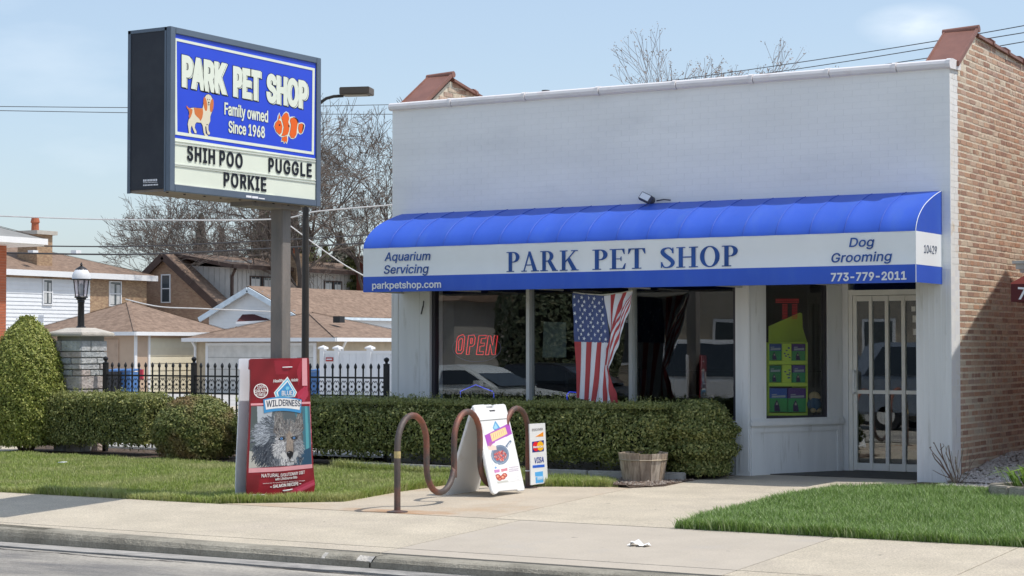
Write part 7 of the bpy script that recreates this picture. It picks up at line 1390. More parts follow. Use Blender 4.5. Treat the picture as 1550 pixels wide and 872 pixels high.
def win(parent, face, fixed, a, b, z0, z1, fm=TRIM, split=True, curtain=False):
    mb = MB(); t = .07; s = 1 if face == 'x' else -1; f = fixed
    def bx(u0,u1,w0_,w1_,d0,d1,mbx):
        if face == 'x': mbx.box((f+d0,u0,w0_),(f+d1,u1,w1_))
        else: mbx.box((u0,f-d1,w0_),(u1,f-d0,w1_))
    bx(a-t,a,z0-t,z1+t,.0,.06,mb); bx(b,b+t,z0-t,z1+t,.0,.06,mb); bx(a,b,z1,z1+t,.0,.06,mb); bx(a,b,z0-t,z0,.0,.07,mb)
    if split: bx(a,b,(z0+z1)/2-.03,(z0+z1)/2+.03,.0,.05,mb)
    w = mb.build('window',fm,parent); g = MB(); bx(a,b,z0,z1,.005,.02,g); g.build('pane',DGL,w)
    if curtain:
        g = MB(); bx(a+.05,a+(b-a)*.42,z0+.05,z1-.1,.021,.026,g); bx(a+(b-a)*.62,b-.05,z0+.05,z1-.15,.021,.026,g); g.build('curtain',CURT,w)
    return w
def P2(px, py, D): return atD(px,py,D)
# garage 1
c1 = P2(204,503,83.0); zg = -.47; ze = c1.z
g1 = empty('garage',(c1.x-3,c1.y+3,zg),'detached garage with cream siding and a pyramid shingle roof, left of the pole','garage')
MB().box((c1.x-6,c1.y,zg-.1),(c1.x,c1.y+6,ze)).build('wall',TAN,g1); boards(None,g1,'siding','x',c1.x,c1.y+.9,c1.y+6,zg,ze-.25,.32,CREAM,.03)
MB().box((c1.x-.02,c1.y-.02,zg),(c1.x+.03,c1.y+.14,ze-.05)).box((c1.x,c1.y+.9-.06,zg),(c1.x+.05,c1.y+.96,ze-.1)).build('corner_board',TRIM,g1)
MB().box((c1.x-4.3,c1.y-.04,zg),(c1.x-.9,c1.y+.0,ze-.3)).build('side_door',mat('tan_door',(.46,.33,.24),rough=.6),g1)
hip('roof',(c1.x,c1.y),6,6,ze+.02,P2(196,457,87).z,.42,SH,g1,.3)
# garage 2
c2 = P2(505,513,80.0); ze2 = c2.z+.05; g2_ = empty('garage',(c2.x-3.6,c2.y+3,zg),'wider garage with white overhead door and pyramid shingle roof behind the pole','garage')
MB().box((c2.x-7.4,c2.y,zg-.1),(c2.x,c2.y+6.6,ze2)).build('wall',mat('beige_siding',(.50,.41,.29),rough=.7),g2_)
dd = MB(); dx0, dx1 = c2.x-6.7, c2.x-1.0; dz1 = P2(400,523,80).z
dr = MB().box((dx0,c2.y-.06,zg),(dx1,c2.y-.01,dz1)).build('overhead_door',mat('door_white',(.62,.60,.56),rough=.6),g2_)
for k in range(1,4): MB().box((dx0,c2.y-.07,zg+(dz1-zg)*k/4-.012),(dx1,c2.y-.061,zg+(dz1-zg)*k/4+.012)).build('door_groove',mat('groove',(.35,.34,.32)) if k == 1 else bpy.data.materials['groove'],dr)
MB().box((dx0-.14,c2.y-.08,zg),(dx0-.002,c2.y,dz1+.12)).box((dx1+.002,c2.y-.08,zg),(dx1+.14,c2.y,dz1+.12)).box((dx0,c2.y-.08,dz1+.002),(dx1,c2.y,dz1+.12)).build('door_trim',TRIM,g2_)
r2 = hip('roof',(c2.x,c2.y),7.4,6.6,ze2,P2(470,473,85).z,.45,SH,g2_,.25)
mb = MB(); mb.tube([(c2.x-7.4,c2.y-.3,ze2-.15),(c2.x-7.4,c2.y-.1,ze2-.4),(c2.x-7.4,c2.y-.1,zg)],.06,6); mb.tube([(c2.x+.42,c2.y+.3,ze2-.15),(c2.x+.1,c2.y+.5,ze2-.45),(c2.x+.1,c2.y+.5,zg)],.06,6); mb.build('downspout',TRIM,g2_)
vv = P2(513,478,82.5); MB().box((vv.x-.18,vv.y-.18,vv.z-.3),(vv.x+.18,vv.y+.18,vv.z-.02)).build('roof_vent',M['blk'],r2)
# white gabled house D
D_ = 100; ap = P2(382,437,D_); hd_ = empty('house',(ap.x,ap.y,zg),'white siding house with a front gable and dark red window awning behind the garages','house'); hw = 2.9; ev = P2(325,477,D_).z; ze = P2(415,477,D_).z; YB = ap.y+17
mb = MB(); mb.prism([(ap.x-hw,ap.y,zg),(ap.x+hw,ap.y,zg),(ap.x+hw,ap.y,ev),(ap.x,ap.y,ap.z-.1),(ap.x-hw,ap.y,ev)],(0,17,0)); mb.build('wall',SIDW,hd_)
mb = MB(); z = zg+2.5
while z < ap.z-.3:
    hh = hw if z < ev else hw*(ap.z-z)/(ap.z-ev); mb.add([(ap.x-hh,ap.y-.03,z),(ap.x+hh,ap.y-.03,z),(ap.x+hh,ap.y-.005,z+.2),(ap.x-hh,ap.y-.005,z+.2)],[(0,1,2,3)]); z += .2
tag(mb.build('siding',SIDW,hd_,fix=False),kind='stuff')
mb = MB(); e1 = hw+.35; zz = ev-.35*(ap.z-ev)/hw
mb.prism([(ap.x,ap.y-.35,ap.z),(ap.x+e1,ap.y-.35,zz),(ap.x+e1,ap.y-.35,zz+.12),(ap.x,ap.y-.35,ap.z+.14)],(0,17.5,0)); mb.prism([(ap.x,ap.y-.35,ap.z),(ap.x-e1,ap.y-.35,zz),(ap.x-e1,ap.y-.35,zz+.12),(ap.x,ap.y-.35,ap.z+.14)],(0,17.5,0)); mb.build('roof',SH,hd_)
mb = MB(); 
for s in (1,-1): mb.beam((ap.x,ap.y-.40,ap.z-.06),(ap.x+s*e1,ap.y-.40,zz-.06),.10,.26)
mb.beam((ap.x+e1+.05,ap.y-.3,zz),(ap.x+e1+.05,YB,zz),.12,.14); mb.build('fascia',mat('pale_blue_trim',(.60,.68,.74),rough=.5),hd_)
aw = [P2(355,476-12,D_-.3),P2(362,475,D_)]; pA_,pB_,pC_,pD_ = P2(367,476,D_-.1),P2(399,475,D_-.1),P2(409,486,D_-.8),P2(357,488,D_-.8); mb = MB(); mb.prism([pA_,pB_,pC_,pD_],(0,0,-.05)); mb.build('window_awning',mat('dark_red_awning',(.09,.025,.025),rough=.8),hd_)
pE,pF = P2(357,489,D_-.8),P2(409,487,D_-.8); mb = MB(); mb.beam(pE,pF,.06,.14); mb.build('awning_rail',TRIM,hd_); win(hd_,'y',ap.y,ap.x-1.1,ap.x+1.1,ev-1.7,ev-.6)
# brown brick gable house C
D_ = 116; ap = P2(252,388,D_); hc_ = empty('house',(ap.x,ap.y,zg),'brown brick house with steep gable and grey board dormer wing','house'); hw = 4.0; ev = P2(188,462,D_).z; sl = (ap.z-ev)/hw
mb = MB(); mb.prism([(ap.x-hw,ap.y,zg),(ap.x+hw,ap.y,zg),(ap.x+hw,ap.y,ev),(ap.x,ap.y,ap.z-.12),(ap.x-hw,ap.y,ev)],(0,13,0)); mb.build('wall',BBR,hc_)
mb = MB(); e1 = hw+.5
for s in (1,-1): mb.prism([(ap.x,ap.y-.3,ap.z-.02),(ap.x+s*e1,ap.y-.3,ap.z-sl*e1-.02),(ap.x+s*e1,ap.y-.3,ap.z-sl*e1+.16),(ap.x,ap.y-.3,ap.z+.18)],(0,13.5,0))
mb.build('roof',SH,hc_); mb = MB()
for s in (1,-1): mb.beam((ap.x,ap.y-.36,ap.z-.0),(ap.x+s*e1,ap.y-.36,ap.z-sl*e1-.0),.10,.42)
mb.build('rake_trim',BRN,hc_)
wA = P2(244,457,D_); wB = P2(261,417,D_); win(hc_,'y',ap.y,wA.x,wB.x,wA.z,wB.z,curtain=False)
# dormer wing
dn = onp(348,405,(0,ap.y+1.2,0),(0,1,0)); dX = dn.x; dz = dn.z; y0 = ap.y+1.2; y1 = y0+17
mb = MB(); mb.prism([(ap.x+.2,y0,ap.z-.5),(dX,y0,dz),(dX,y0,2.2),(ap.x+.2,y0,2.2)],(0,y1-y0,0)); wing = mb.build('dormer_wall',GREYS,hc_)
mb = MB(); x = ap.x+.6
while x < dX-.05: zt = dz+(ap.z-.35-dz)*(dX-x)/(dX-ap.x-.2); mb.box((x,y0-.03,2.4),(x+.05,y0-.002,zt-.1)); x += .42
y = y0+.3
while y < y1: mb.box((dX+.002,y,2.4),(dX+.03,y+.05,dz-.1)); y += .42
tag(mb.build('batten',mat('batten_grey',(.40,.385,.36),rough=.7),hc_),kind='stuff')
mb = MB(); mb.prism([(ap.x-.1,y0-.5,ap.z+.05),(dX+.6,y0-.5,dz-.02),(dX+.6,y0-.5,dz+.18),(ap.x-.1,y0-.5,ap.z+.25)],(0,y1-y0+1.0,0)); mb.build('dormer_roof',SH,hc_)
mb = MB(); mb.beam((dX+.62,y0-.5,dz+.05),(dX+.62,y1+.5,dz+.05),.14,.24); mb.beam((ap.x,y0-.53,ap.z+.12),(dX+.6,y0-.53,dz+.05),.08,.22); mb.tube([(dX+.5,y0-.1,dz-.1),(dX+.1,y0+.1,dz-.5),(dX+.1,y0+.1,2.2)],.10,6); mb.tube([(dX+.5,y1+.0,dz-.1),(dX+.1,y1-.1,dz-.5),(dX+.1,y1-.1,2.2)],.10,6); mb.build('gutter',BRN,hc_)
def yOn(px, X): return onX(px,430,X).y
for a, b, za, zb in ((379,413,441,420),(491,516,443,427)):
    ya, yb = yOn(a,dX), yOn(b,dX); zA = onX((a+b)/2,za,dX).z; zB = onX((a+b)/2,zb,dX).z; w = win(hc_,'x',dX,ya,yb,zA,zB,fm=BRN,split=False,curtain=True)
    MB().box((dX+.03,(ya+yb)/2-.05,zA),(dX+.07,(ya+yb)/2+.05,zB)).build('sash',BRN,w)
ya, yb = yOn(441,dX+.5), yOn(458,dX+.5); zt = onX(450,388,dX+.5).z; ch = MB().box((dX,ya,0),(dX+.9,yb,zt)).box((dX-.08,ya-.1,zt),(dX+.98,yb+.1,zt+.15)).build('chimney',YBR,hc_); MB().lathe((dX+.45,(ya+yb)/2,zt+.15),[(.22,0),(.2,.4),(.25,.45)],10).build('chimney_pot',RBR,ch)
rv = onX(378,396,dX-1.0); MB().tube([(rv.x,rv.y,rv.z-.6),(rv.x,rv.y,rv.z+.1)],.14,8).box((rv.x-.5,rv.y-2.2,rv.z-.4),(rv.x+.4,rv.y-.6,rv.z+.0)).build('roof_vent',mat('vent_metal',(.5,.48,.45)),hc_)
# house B white siding
D_ = 104; cB = P2(4,407,D_); XB = cB.x; hb_ = empty('house',(XB-4,cB.y+7,zg),'long two-storey house with white siding, tan brick end and brown hip roof at the left','house'); ys = cB.y-3; ye_ = onX(222,430,XB).y; ze = onX(10,411,XB).z; yb_ = onX(136,430,XB).y
MB().box((XB-9,ys,zg-.1),(XB,ye_,ze)).build('wall',YBR,hb_); boards(None,hb_,'siding','x',XB,ys,yb_,zg,ze-.3,.215,SIDW,.04)
hip('roof',(XB,ys),9,ye_-ys,ze+.12,onX(60,376,XB-4.5).z,.45,SH,hb_,ridge=(ye_-ys)-9.5,th=.32)
for a, b, za, zb in ((65,77,460,424),(166,182,462,427)):
    win(hb_,'x',XB+(.04 if a < 100 else 0),onX(a,430,XB).y,onX(b,430,XB).y,onX(a,za,XB).z,onX(a,zb,XB).z,curtain=True)
chb = P2(53,372,D_+4); cm = MB().box((chb.x-.75,chb.y-.6,chb.z-1.6),(chb.x+.75,chb.y+.6,P2(53,356,D_+4).z)).build('chimney',YBR,hb_); zt = P2(53,356,D_+4).z; MB().box((chb.x-.95,chb.y-.8,zt+.002),(chb.x+.95,chb.y+.8,zt+.22)).build('chimney_cap',mat('limestone',(.5,.46,.4)),cm); MB().lathe((chb.x,chb.y,zt+.22),[(.22,0),(.2,.45),(.26,.5),(.2,.75)],10).build('chimney_pot',RBR,cm)
for px in (50,115): p = P2(px,379,D_+2); MB().box((p.x-.2,p.y-.2,p.z-.2),(p.x+.2,p.y+.2,p.z+.0)).build('roof_vent',TRIM,hb_)
# near red brick corner at the far left
D_ = 52; cA = P2(10,372,D_); ha = empty('house',(cA.x-4,cA.y-4,-.3),'red brick building corner with white gutter at the far left edge','house'); zA = P2(10,371,D_).z
MB().box((cA.x-8,cA.y-9,-.6),(cA.x,cA.y,zA)).build('wall',RBR,ha)
mb = MB(); z = zA-.08; 
while z > 1.0: mb.box((cA.x+.001,cA.y-1.6,z-.004),(cA.x+.006,cA.y,z+.004)); z -= .075
tag(mb.build('brick_course',mat('mortar_red',(.42,.22,.15)),ha),kind='stuff')
hip('roof',(cA.x,cA.y-9),8,9,P2(30,361,D_).z,P2(30,361,D_).z+1.6,.75,M['roofg'],ha,ridge=2,th=.16); MB().box((cA.x-8.7,cA.y-9.7,zA-.02),(cA.x+.7,cA.y+.7,zA+.02)).build('soffit',TRIM,ha)
# far chimney right of the street lamp
p = P2(548,425,125); fc = empty('chimney',(p.x,p.y,0),'dark red chimney partly hidden by the left end of the awning','chimney'); MB().box((p.x-.30,p.y-.2,3),(p.x+.26,p.y+.2,P2(545,389,125).z)).build('stack',mat('dark_red_brick',(.17,.05,.035),rough=.9,var=.2),fc); MB().box((p.x-.26,p.y-.24,P2(545,389,125).z+.002),(p.x+.26,p.y+.24,P2(545,387,125).z)).build('chimney_cap',mat('cap_grey',(.3,.28,.25)),fc)
# white vinyl fence
D_ = 70; va = P2(487,600,D_); vb = P2(640,600,D_); zt = P2(540,531,D_).z; Yv = va.y; vf = empty('vinyl_fence',((va.x+vb.x)/2,Yv,-.4),'white vinyl privacy fence with capped posts between the iron fence and garage','fence')
for px in (489,511,560,612): x = onY(px,560,Yv).x; q = MB().box((x-.09,Yv-.09,-.5),(x+.09,Yv+.09,zt+.06)).build('post',TRIM,vf); MB().box((x-.14,Yv-.14,zt+.06),(x+.14,Yv+.14,zt+.12)).add([(x-.14,Yv-.14,zt+.121),(x+.14,Yv-.14,zt+.121),(x+.14,Yv+.14,zt+.121),(x-.14,Yv+.14,zt+.121),(x,Yv,zt+.2)],[(0,1,4),(1,2,4),(2,3,4),(3,0,4)]).build('post_cap',TRIM,q)
x0 = onY(489,560,Yv).x; x1 = onY(640,560,Yv).x
for k in range(int((x1-x0)/.30)): MB().box((x0+.30*k+.004,Yv-.02,-.42),(x0+.30*k+.296,Yv+.02,zt-.1)).build('panel_board',SIDW,vf)
MB().box((x0,Yv-.045,zt-.10),(x1,Yv+.045,zt)).box((x0,Yv-.045,-.4),(x1,Yv+.045,-.25)).build('rail',TRIM,vf)
mb = MB(); slabpx(mb,[(493,541),(504,541),(504,547),(493,547)],(0,Yv-.05,0),(0,-1,0),0,-.02); wsg = tag(mb.build('warning_sign',mat('red_sign',(.45,.06,.05))),'small red and white sign fixed on the white vinyl fence','sign'); mb = MB(); slabpx(mb,[(494.5,543),(502.5,543),(502.5,544.6),(494.5,544.6)],(0,Yv-.05,0),(0,-1,0),.012,.002); mb.build('print_band',M['wlet'],wsg)
# wheelie bins
BB = mat('bin_blue',(.07,.17,.38),rough=.5); BK = mat('bin_black',(.03,.03,.035),rough=.5)
for px, w, m, lid, lb in ((176,.62,BK,BB,'black bin with a blue lid behind the left end of the iron fence'),(196,.6,BB,BB,'blue recycling bin beside the black one, behind the left fence'),(482,.5,BB,BB,'blue recycling bin half hidden behind the red bag board')):
    D_ = 76; p = P2(px,560,D_); z0 = -.47; r = empty('wheelie_bin',(p.x,p.y,z0),lb,'bin','wheelie bins behind the fence'); mb = MB(); a, b = w*.40, w*.5
    mb.add([(p.x-a,p.y-a,z0),(p.x+a,p.y-a,z0),(p.x+a,p.y+a,z0),(p.x-a,p.y+a,z0),(p.x-b,p.y-b,z0+1.0),(p.x+b,p.y-b,z0+1.0),(p.x+b,p.y+b,z0+1.0),(p.x-b,p.y+b,z0+1.0)],[(0,3,2,1),(4,5,6,7),(0,1,5,4),(1,2,6,5),(2,3,7,6),(3,0,4,7)]); mb.build('body',m,r)
    MB().prism([(p.x-b-.03,p.y-b-.04,z0+1.01),(p.x+b+.03,p.y-b-.04,z0+1.01),(p.x+b+.03,p.y+b+.05,z0+1.07),(p.x-b-.03,p.y+b+.05,z0+1.07)],(0,0,.06)).build('lid',lid,r,bevel=.02); MB().tube([(p.x-b-.02,p.y+b,z0+.1),(p.x+b+.02,p.y+b,z0+.1)],.1,10).build('wheel',BK,r)
p = P2(214,567,74); tag(MB().box((p.x-.10,p.y-.05,p.z-.2),(p.x+.10,p.y+.02,p.z+.2)).build('fence_notice',mat('notice_red',(.5,.03,.06))),'small red notice seen through the iron fence','sign')
# ================================================================== TREES
def tube_arrays(segs, n=4):
    """segs: (p0,p1,r0,r1) -> one mesh"""
    P0 = np.array([s[0] for s in segs]); P1 = np.array([s[1] for s in segs]); r0 = np.array([s[2] for s in segs])[:,None]; r1 = np.array([s[3] for s in segs])[:,None]
    d = P1-P0; d /= np.linalg.norm(d,axis=1,keepdims=True)+1e-9; a = np.where(np.abs(d[:,2:3]) > .9, np.array([[1,0,0.]]), np.array([[0,0,1.]])); x = np.cross(d,a); x /= np.linalg.norm(x,axis=1,keepdims=True)+1e-9; y = np.cross(d,x); V = []
    for P,r in ((P0,r0),(P1,r1)):
        for k in range(n): t = 2*PI*k/n; V.append(P+(x*math.cos(t)+y*math.sin(t))*r)
    V = np.stack(V,1).reshape(-1,3); m = len(segs); i0 = (np.arange(m)*2*n)[:,None]; F = []
    for k in range(n): F.append(np.concatenate([i0+k,i0+(k+1)%n,i0+n+(k+1)%n,i0+n+k],1))
    return V, np.concatenate(F)
BARK = mat('grey_bark',(.155,.125,.105),rough=.95,var=.2); BARK2 = mat('brown_bark',(.24,.18,.15),rough=.95,var=.2)
def bare_tree(base, height, seed, label, spread=.55, trunk=.3, lev=6, bm_=BARK, rmin=.012, group=None, buds=None, droop=0):
    rn = random.Random(seed); root = empty('bare_tree',base,label,'tree',group); segs = []; tr = []; tips = []
    def grow_(p, d, L, r, l):
        k = 3 if l < 2 else 2; q = p
        for i in range(k):
            d = (d+Vector((rn.gauss(0,.13),rn.gauss(0,.13),rn.gauss(.04-droop,.08)))).normalized(); q2 = q+d*(L/k); r2 = max(rmin, r*(1-.28/k)); (tr if l == 0 else segs).append((tuple(q),tuple(q2),r,r2)); q = q2; r = r2
            if l >= 1 and l < lev-1 and rn.random() < .65:
                sd_2 = (d+Vector((rn.gauss(0,1),rn.gauss(0,1),rn.gauss(.1,.5))).normalized()*.9).normalized(); grow_(q,sd_2,L*rn.uniform(.45,.7),max(rmin,r*.5),l+2 if l+2 <= lev else lev)
        if l < lev:
            for i in range(rn.choice([2,3,3]) if l > 0 else 5):
                a = rn.random()*2*PI; o = d.orthogonal().normalized(); o = Matrix.Rotation(a,3,d) @ o; s = spread*rn.uniform(.6,1.35); nd = (d+o*s).normalized(); grow_(q,nd,L*rn.uniform(.62,.85),max(rmin,r*.66),l+1)
        else: tips.append(tuple(q))
    grow_(Vector(base),Vector((0,0,1)),height*.26,trunk,0)
    V,F = tube_arrays(tr,8); np_mesh('trunk',V,F,bm_,root,smooth=True); V,F = tube_arrays(segs,3); tag(np_mesh('branches',V,F,bm_,root),kind='stuff')
    if buds:
        T = np.array(tips); T = np.repeat(T,4,axis=0)+np.random.randn(len(tips)*4,3)*.05; V,F = leaf_quads(T,np.random.randn(len(T),3),.015,.04,.6,1); tag(np_mesh('buds',V,F,buds,root),kind='stuff')
    return root
def conifer(base, height, r, seed, label, n=9000, cols=None):
    root = empty('conifer_tree',base,label,'tree'); rs_ = np.random.RandomState(seed); t = rs_.rand(n)**.8; a = rs_.rand(n)*2*PI; lay = np.floor(t*16)/16; rad = r*(1-t)*(.65+.35*((t*16)%1 < .5)+.25*np.sin(a*5+lay*40))*(.35+.65*rs_.rand(n)**.5); b = np.array(base)
    P = np.stack([b[0]+rad*np.cos(a), b[1]+rad*np.sin(a), b[2]+height*(.12+.88*t)-rad*.25],1); V,F = leaf_quads(P,np.stack([np.cos(a),np.sin(a),np.ones(n)*.4],1),.10,.26,.35,1.0); tag(np_mesh('crown',V,F,cols,root),kind='stuff')
    MB().tube([tuple(base),(base[0],base[1],base[2]+height*.95)],[.25,.04],8).build('trunk',BARK,root); return root
NEED = leafmat('needles',[(.07,.095,.05),(.10,.13,.07),(.14,.16,.09),(.20,.20,.12)],trans=.1); NEED2 = leafmat('needles_thin',[(.10,.12,.09),(.15,.15,.115),(.20,.19,.15)],trans=.1); BUDS = leafmat('red_buds',[(.30,.22,.18),(.36,.27,.22),(.28,.23,.19)],trans=.1); GRN = leafmat('young_green',[(.13,.15,.05),(.19,.20,.07),(.10,.12,.05)],trans=.2)
def base_at(px, D, z=-.5): p = P2(px,540,D); return (p.x,p.y,z)
def tree_h(py, D): return P2(400,py,D).z+.5
bare_tree(base_at(497,118),20.8,5,'large bare deciduous tree rising between the pole sign and the shop',spread=.62,trunk=.42,lev=7,rmin=.013)
bare_tree(base_at(575,122),18.5,12,'bare tree leaning over the left end of the awning',spread=.60,trunk=.30,lev=7,rmin=.013)
bare_tree(base_at(300,135),16,8,'wide low bare tree behind the brown gable, left of the pole',spread=.75,trunk=.35,lev=7,rmin=.012)
bare_tree(base_at(388,128),14.5,23,'bare tree directly beneath the pole sign, beside the steel pole',spread=.7,trunk=.32,lev=7,rmin=.012)
bare_tree(base_at(235,140),14.5,31,'thin bare tree above the white siding house, left of the brown gable',spread=.6,trunk=.2,lev=6,rmin=.014)
conifer(base_at(303,142),tree_h(325,142),2.6,1,'thin grey-green conifer behind the brown gable house',6000,NEED2)
conifer(base_at(335,146),tree_h(346,146),2.8,2,'lower thin conifer right of the grey-green one',5000,NEED2)
conifer(base_at(398,132),tree_h(308,132),3.6,3,'dense dark conifer behind the steel sign pole',12000,NEED)
conifer(base_at(445,134),tree_h(318,134),3.2,4,'dark conifer between the sign pole and the street lamp',9000,NEED)
conifer(base_at(462,128),tree_h(335,128),3.6,14,'brownish-green conifer right behind the street lamp pole',9000,GRN)
conifer(base_at(515,132),tree_h(352,132),3.8,15,'thin tall conifer among the bare branches near the shop',8000,NEED2)
conifer(base_at(575,130),tree_h(362,130),4.0,16,'wide conifer right above the end of the awning',9000,GRN)
conifer(base_at(492,136),tree_h(372,136),3.4,5,'short green conifer right of the street lamp pole',8000,GRN)
conifer(base_at(532,126),tree_h(375,126),3.4,6,'broad yellow-green conifer behind the left end of the awning',9000,GRN)
bare_tree(base_at(1108,60,-.4),12.15,44,'budding bare treetop rising above the middle of the shop roof',spread=.36,trunk=.20,lev=6,bm_=BARK2,rmin=.006,buds=BUDS)
bare_tree(base_at(1003,62,-.4),11.3,43,'sparse bare treetop peeping over the roof left of the budding tree',spread=.5,trunk=.16,lev=6,bm_=BARK2,rmin=.006,buds=BUDS)
# distant tree line and houses closing the view at ground level
hz = MB(); rn = random.Random(9); x = -260
vsx = []
while x < 60: vsx.append((x, 190+rn.uniform(-6,6), 5.0+rn.uniform(-1.2,1.6))); x += rn.uniform(1.2,3)
for a, b in zip(vsx, vsx[1:]): hz.add([(a[0],a[1],-.6),(b[0],b[1],-.6),(b[0],b[1],b[2]),(a[0],a[1],a[2]),(b[0],b[1]+8,b[2]-1),(a[0],a[1]+8,a[2]-1)],[(0,1,2,3),(3,2,4,5)])
tag(hz.build('distant_treeline',mat('far_trees',(.20,.18,.15),rough=1,var=.3,vscale=.6),fix=False),'low brown mass of distant bare trees beyond the houses','trees',kind='stuff')
# ================================================================== WIRES
wires = [('cable_line',[(-30,161,60),(300,163,62),(620,158,64)],.012,'upper thin wire crossing behind the top of the pole sign'),
 ('cable_line',[(-30,167,60),(300,172,62),(620,173,64)],.012,'lower thin wire crossing behind the top of the pole sign'),
 ('cable_line',[(-30,326,60),(180,332.5,60),(410,332,60),(480,320,60),(620,308,60)],.022,'pale cable running just below the pole sign'),
 ('cable_line',[(-30,371,58),(200,373,58),(410,364,58),(620,352,58)],.020,'black cable above the brown gable roof'),
 ('cable_line',[(-30,382,58),(200,385,58),(410,376,58),(620,364,58)],.026,'lower black cable just above the brown gable roof'),
 ('service_drop',[(430,335,55),(480,372,55),(520,400,55),(552,418,55)],.018,'white service cable slanting down to the left end of the awning'),
 ('service_drop',[(190,453,60),(240,464,60),(300,467,60),(420,472,60)],.02,'pale double cable across the garage roof to the sign pole'),
 ('cable_line',[(960,130,58),(1200,96,50),(1430,60,44),(1620,26,40)],.011,'topmost wire rising to the right above the shop roof'),
 ('cable_line',[(1040,128,58),(1230,101,50),(1430,69,44),(1620,38,40)],.011,'middle wire rising to the right above the shop roof'),
 ('cable_line',[(1200,118,52),(1430,84,44),(1540,65,42),(1640,49,40)],.011,'lowest wire rising to the right behind the brown coping')]
wm1 = mat('wire_black',(.05,.05,.055)); wm2 = mat('wire_pale',(.55,.55,.55))
for nm, pts, r, lb in wires:
    P = [P2(*p) for p in pts]; Q_ = []
    for i in range(len(P)-1):
        for k in range(8): t = k/8; p0,p1,p2_,p3 = P[max(0,i-1)],P[i],P[i+1],P[min(len(P)-1,i+2)]; Q_.append(.5*((2*p1)+(-p0+p2_)*t+(2*p0-5*p1+4*p2_-p3)*t*t+(-p0+3*p1-3*p2_+p3)*t**3))
    Q_.append(P[-1]); tag(MB().tube(Q_,r,5).build('wire',wm2 if 'pale' in lb or 'white' in lb else wm1),lb,'wire')
# ================================================================== ACROSS THE STREET (seen mirrored in the panes)
def car(name, loc, rz, col, L, Wd, H, kind, label, cat):
    root = empty(name,(0,0,0),label,cat); pm = mat(name+'_paint',col,rough=.28,metal=.1,var=.02,spec=.6); h = L/2; g = .30
    if kind == 'sedan': low = [(-h,.45),(-h+.08,.28),(h-.1,.26),(h,.42),(h-.02,.66),(h-.25,.76),(.95,.90),(-1.35,.93),(-h+.1,.95),(-h,.80)]; cab = [(-1.75,.93),(-1.05,H-.06),(-.7,H),(.15,H-.01),(.45,H-.07),(1.25,.88)]
    else: low = [(-h,.5),(-h+.05,.34),(h-.1,.32),(h,.5),(h-.02,.85),(h-.2,.98),(1.0,1.08),(-h+.06,1.10),(-h,.9)]; cab = [(-h+.08,1.10),(-h+.35,H-.05),(-h+.7,H),(.2,H-.02),(.5,H-.09),(1.2,1.06)]
    mb = MB(); w = Wd/2; mb.prism([(x,-w,z) for x,z in low],(0,Wd,0)); body_ = mb.build('body',pm,root,bevel=.05)
    mb = MB(); n = len(cab); wi = w-.18; v0 = [(x,-(w-.04) if z < 1.12 else -wi,z) for x,z in cab]; v1 = [(x,-y,z) for x,y,z in v0]; mb.add(v0+v1,[tuple(range(n)),tuple(range(2*n-1,n-1,-1))]+[(i,n+i,n+(i+1)%n,(i+1)%n) for i in range(n)]); cabin = mb.build('cabin',pm,root,bevel=.04)
    gm = mat('car_glass',(.015,.02,.025),rough=.05,spec=.9) if 'car_glass' not in bpy.data.materials else bpy.data.materials['car_glass']
    def shrink(pts,k): cx = sum(p[0] for p in pts)/len(pts); cz = sum(p[1] for p in pts)/len(pts); return [(cx+(x-cx)*k,cz+(z-cz)*k) for x,z in pts]
    zb = .98 if kind == 'sedan' else 1.14; zt_ = H-.10; xa = cab[0][0]+.55 if kind == 'sedan' else cab[0][0]+.3; xm = (cab[2][0]+cab[-1][0])/2-.05
    def sidewin(x0,x1,x0t,x1t):
        for s in (-1,1):
            yb, yt = s*(w-.045), s*(wi+.01)
            MB().prism([(x0,yb,zb),(x1,yb,zb),(x1t,yt,zt_),(x0t,yt,zt_)],(0,s*.012,0)).build('side_window',gm,root)
    sidewin(xa,-.28,xa+.35,-.28); sidewin(-.20,.95,-.20,.35)
    MB().add([(cab[-2][0]+.07,-wi+.05,H-.12),(cab[-2][0]+.07,wi-.05,H-.12),(cab[-1][0]+.02,w-.14,cab[-1][1]+.06),(cab[-1][0]+.02,-w+.14,cab[-1][1]+.06)],[(0,1,2,3)]).build('windscreen',gm,root,fix=False)
    for x in (-h+.85,h-.85):
        for s in (-1,1): o = MB().lathe((x,s*(w-.12),.32),[(.20,-.115),(.325,-.10),(.325,.10),(.20,.115)],20,ax=(0,1,0)).build('tyre',BK,root); MB().lathe((x,s*(w-.12),.32),[(.19,-.12),(.19,.12)],14,ax=(0,1,0)).build('rim',M['alu'],o)
    for s in (-1,1): MB().box((h-.14,s*(w-.3)-.16,.60),(h+.01,s*(w-.3)+.16,.74)).build('headlight',TRIM,root); MB().box((-h-.01,s*(w-.28)-.14,.68),(-h+.1,s*(w-.28)+.14,.82)).build('tail_light',mat('tail_red',(.4,.02,.02)) if 'tail_red' not in bpy.data.materials else bpy.data.materials['tail_red'],root); MB().box((.78,s*(w+.10)-.09,.93),(.92,s*(w+.10)+.09,1.06)).build('mirror',pm,root)
    root.location = loc; root.rotation_euler = (0,0,rz); return root
car('parked_car',(-15.2,-13.9,-.25),0,(.80,.83,.82),4.8,1.82,1.37,'sedan','silver sedan in the street, seen mirrored in the left shop window','car')
car('parked_car',(-15.2,-17.9,-.26),0,(.03,.035,.045),4.6,1.82,1.40,'sedan','dark sedan in the street, seen mirrored between the mullion and the flag','car')
car('parked_suv',(-5.2,-14.6,-.2),0,(.24,.28,.34),4.8,1.95,1.82,'suv','blue-grey SUV in the street, seen mirrored in the barred door','car')
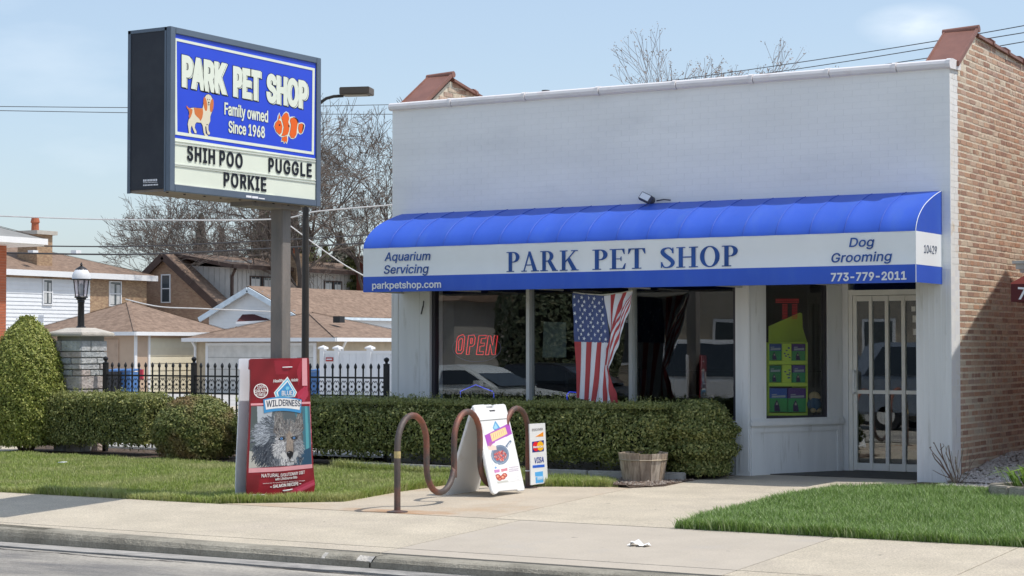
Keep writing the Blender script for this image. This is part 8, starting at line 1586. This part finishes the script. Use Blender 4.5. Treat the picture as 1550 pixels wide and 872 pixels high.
car('parked_van',(-9.9,-17.6,-.26),0,(.70,.70,.70),5.0,1.95,1.95,'suv','white van across the street, seen mirrored in the right window pane','van')
# houses opposite
def simple_house(x, y, w, d, h, rz_, wall, label):
    r = empty('house',(x,y,-.1),label,'house'); MB().box((x-w/2,y-d,-.2),(x+w/2,y,h)).build('wall',wall,r); MB().prism([(x-w/2-.4,y+.4,h),(x-w/2-.4,y-d/2,rz_),(x-w/2-.4,y-d-.4,h)],(w+.8,0,0)).build('roof',SH,r)
    for k in range(3): xx = x-w/2+w*(k+.5)/3; q = MB().box((xx-.5,y+.002,1.0),(xx+.5,y+.05,2.3)).build('window',TRIM,r); MB().box((xx-.42,y+.051,1.08),(xx+.42,y+.06,2.22)).build('pane',DGL,q)
simple_house(-30,-27,12,8,2.9,5.4,GREYS,'grey bungalow with brown roof across the street, mirrored in the left window')
simple_house(-15.5,-28,10,8,4.2,6.4,mat('tan_wall',(.42,.36,.28),rough=.8,var=.06,stretch=(1,1,3)),'tan house across the street, mirrored in the right window pane')
simple_house(-2,-30,11,8,3.4,6.0,YBR,'yellow brick house across the street, mirrored in the door')
ban = MB(); slq = (-14.7,-24.0); ban.box((slq[0],slq[1],.75),(slq[0]+1.3,slq[1]+.03,1.62)); bo = tag(ban.build('banner',mat('banner_white',(.75,.75,.75))),'white banner with red letters across the street, mirrored in the right pane','banner')
mb = MB(); text_into(mb,'FOR',(slq[0]+1.15,slq[1]+.031,1.1),(slq[0]+.25,slq[1]+.031,1.1),(slq[0]+1.15,slq[1]+.031,1.42),(0,1,0),bold=.016); mb.build('lettering',mat('banner_red',(.5,.02,.03)),bo)
for k,(x,y,s) in enumerate(((-24,-24.5,61),(-37,-26,62))): bare_tree((x,y,-.1),10,s,'bare street tree across the road, '+('nearer one' if k == 0 else 'farther one'),lev=5,trunk=.25,rmin=.012)
def opp_bush(c, r, h, lb):
    n = 9000; a = np.random.rand(n)*2*PI; t = np.random.rand(n); rr = r*np.sqrt(np.clip(1-((t-.45)/.56)**2,0,1)); P = np.stack([c[0]+rr*np.cos(a),c[1]+rr*np.sin(a),c[2]+t*h],1); root = empty('evergreen_bush',c,lb,'shrub'); V,F = leaf_quads(P,np.stack([np.cos(a),np.sin(a),t-.4],1),.05,.11,.5,.9); tag(np_mesh('foliage',V,F,NEED,root),kind='stuff'); MB().lathe(c,[(r*.5,0),(r*.85,h*.4),(r*.6,h*.8),(.1,h*.95)],14).build('inner_shade_core',CORE,root)
opp_bush((-18.6,-23.8,-.1),1.7,4.6,'big dark evergreen across the road, mirrored in the middle pane'); opp_bush((-28.5,-24.0,-.1),1.4,2.6,'small evergreen across the road, mirrored beside the neon sign')
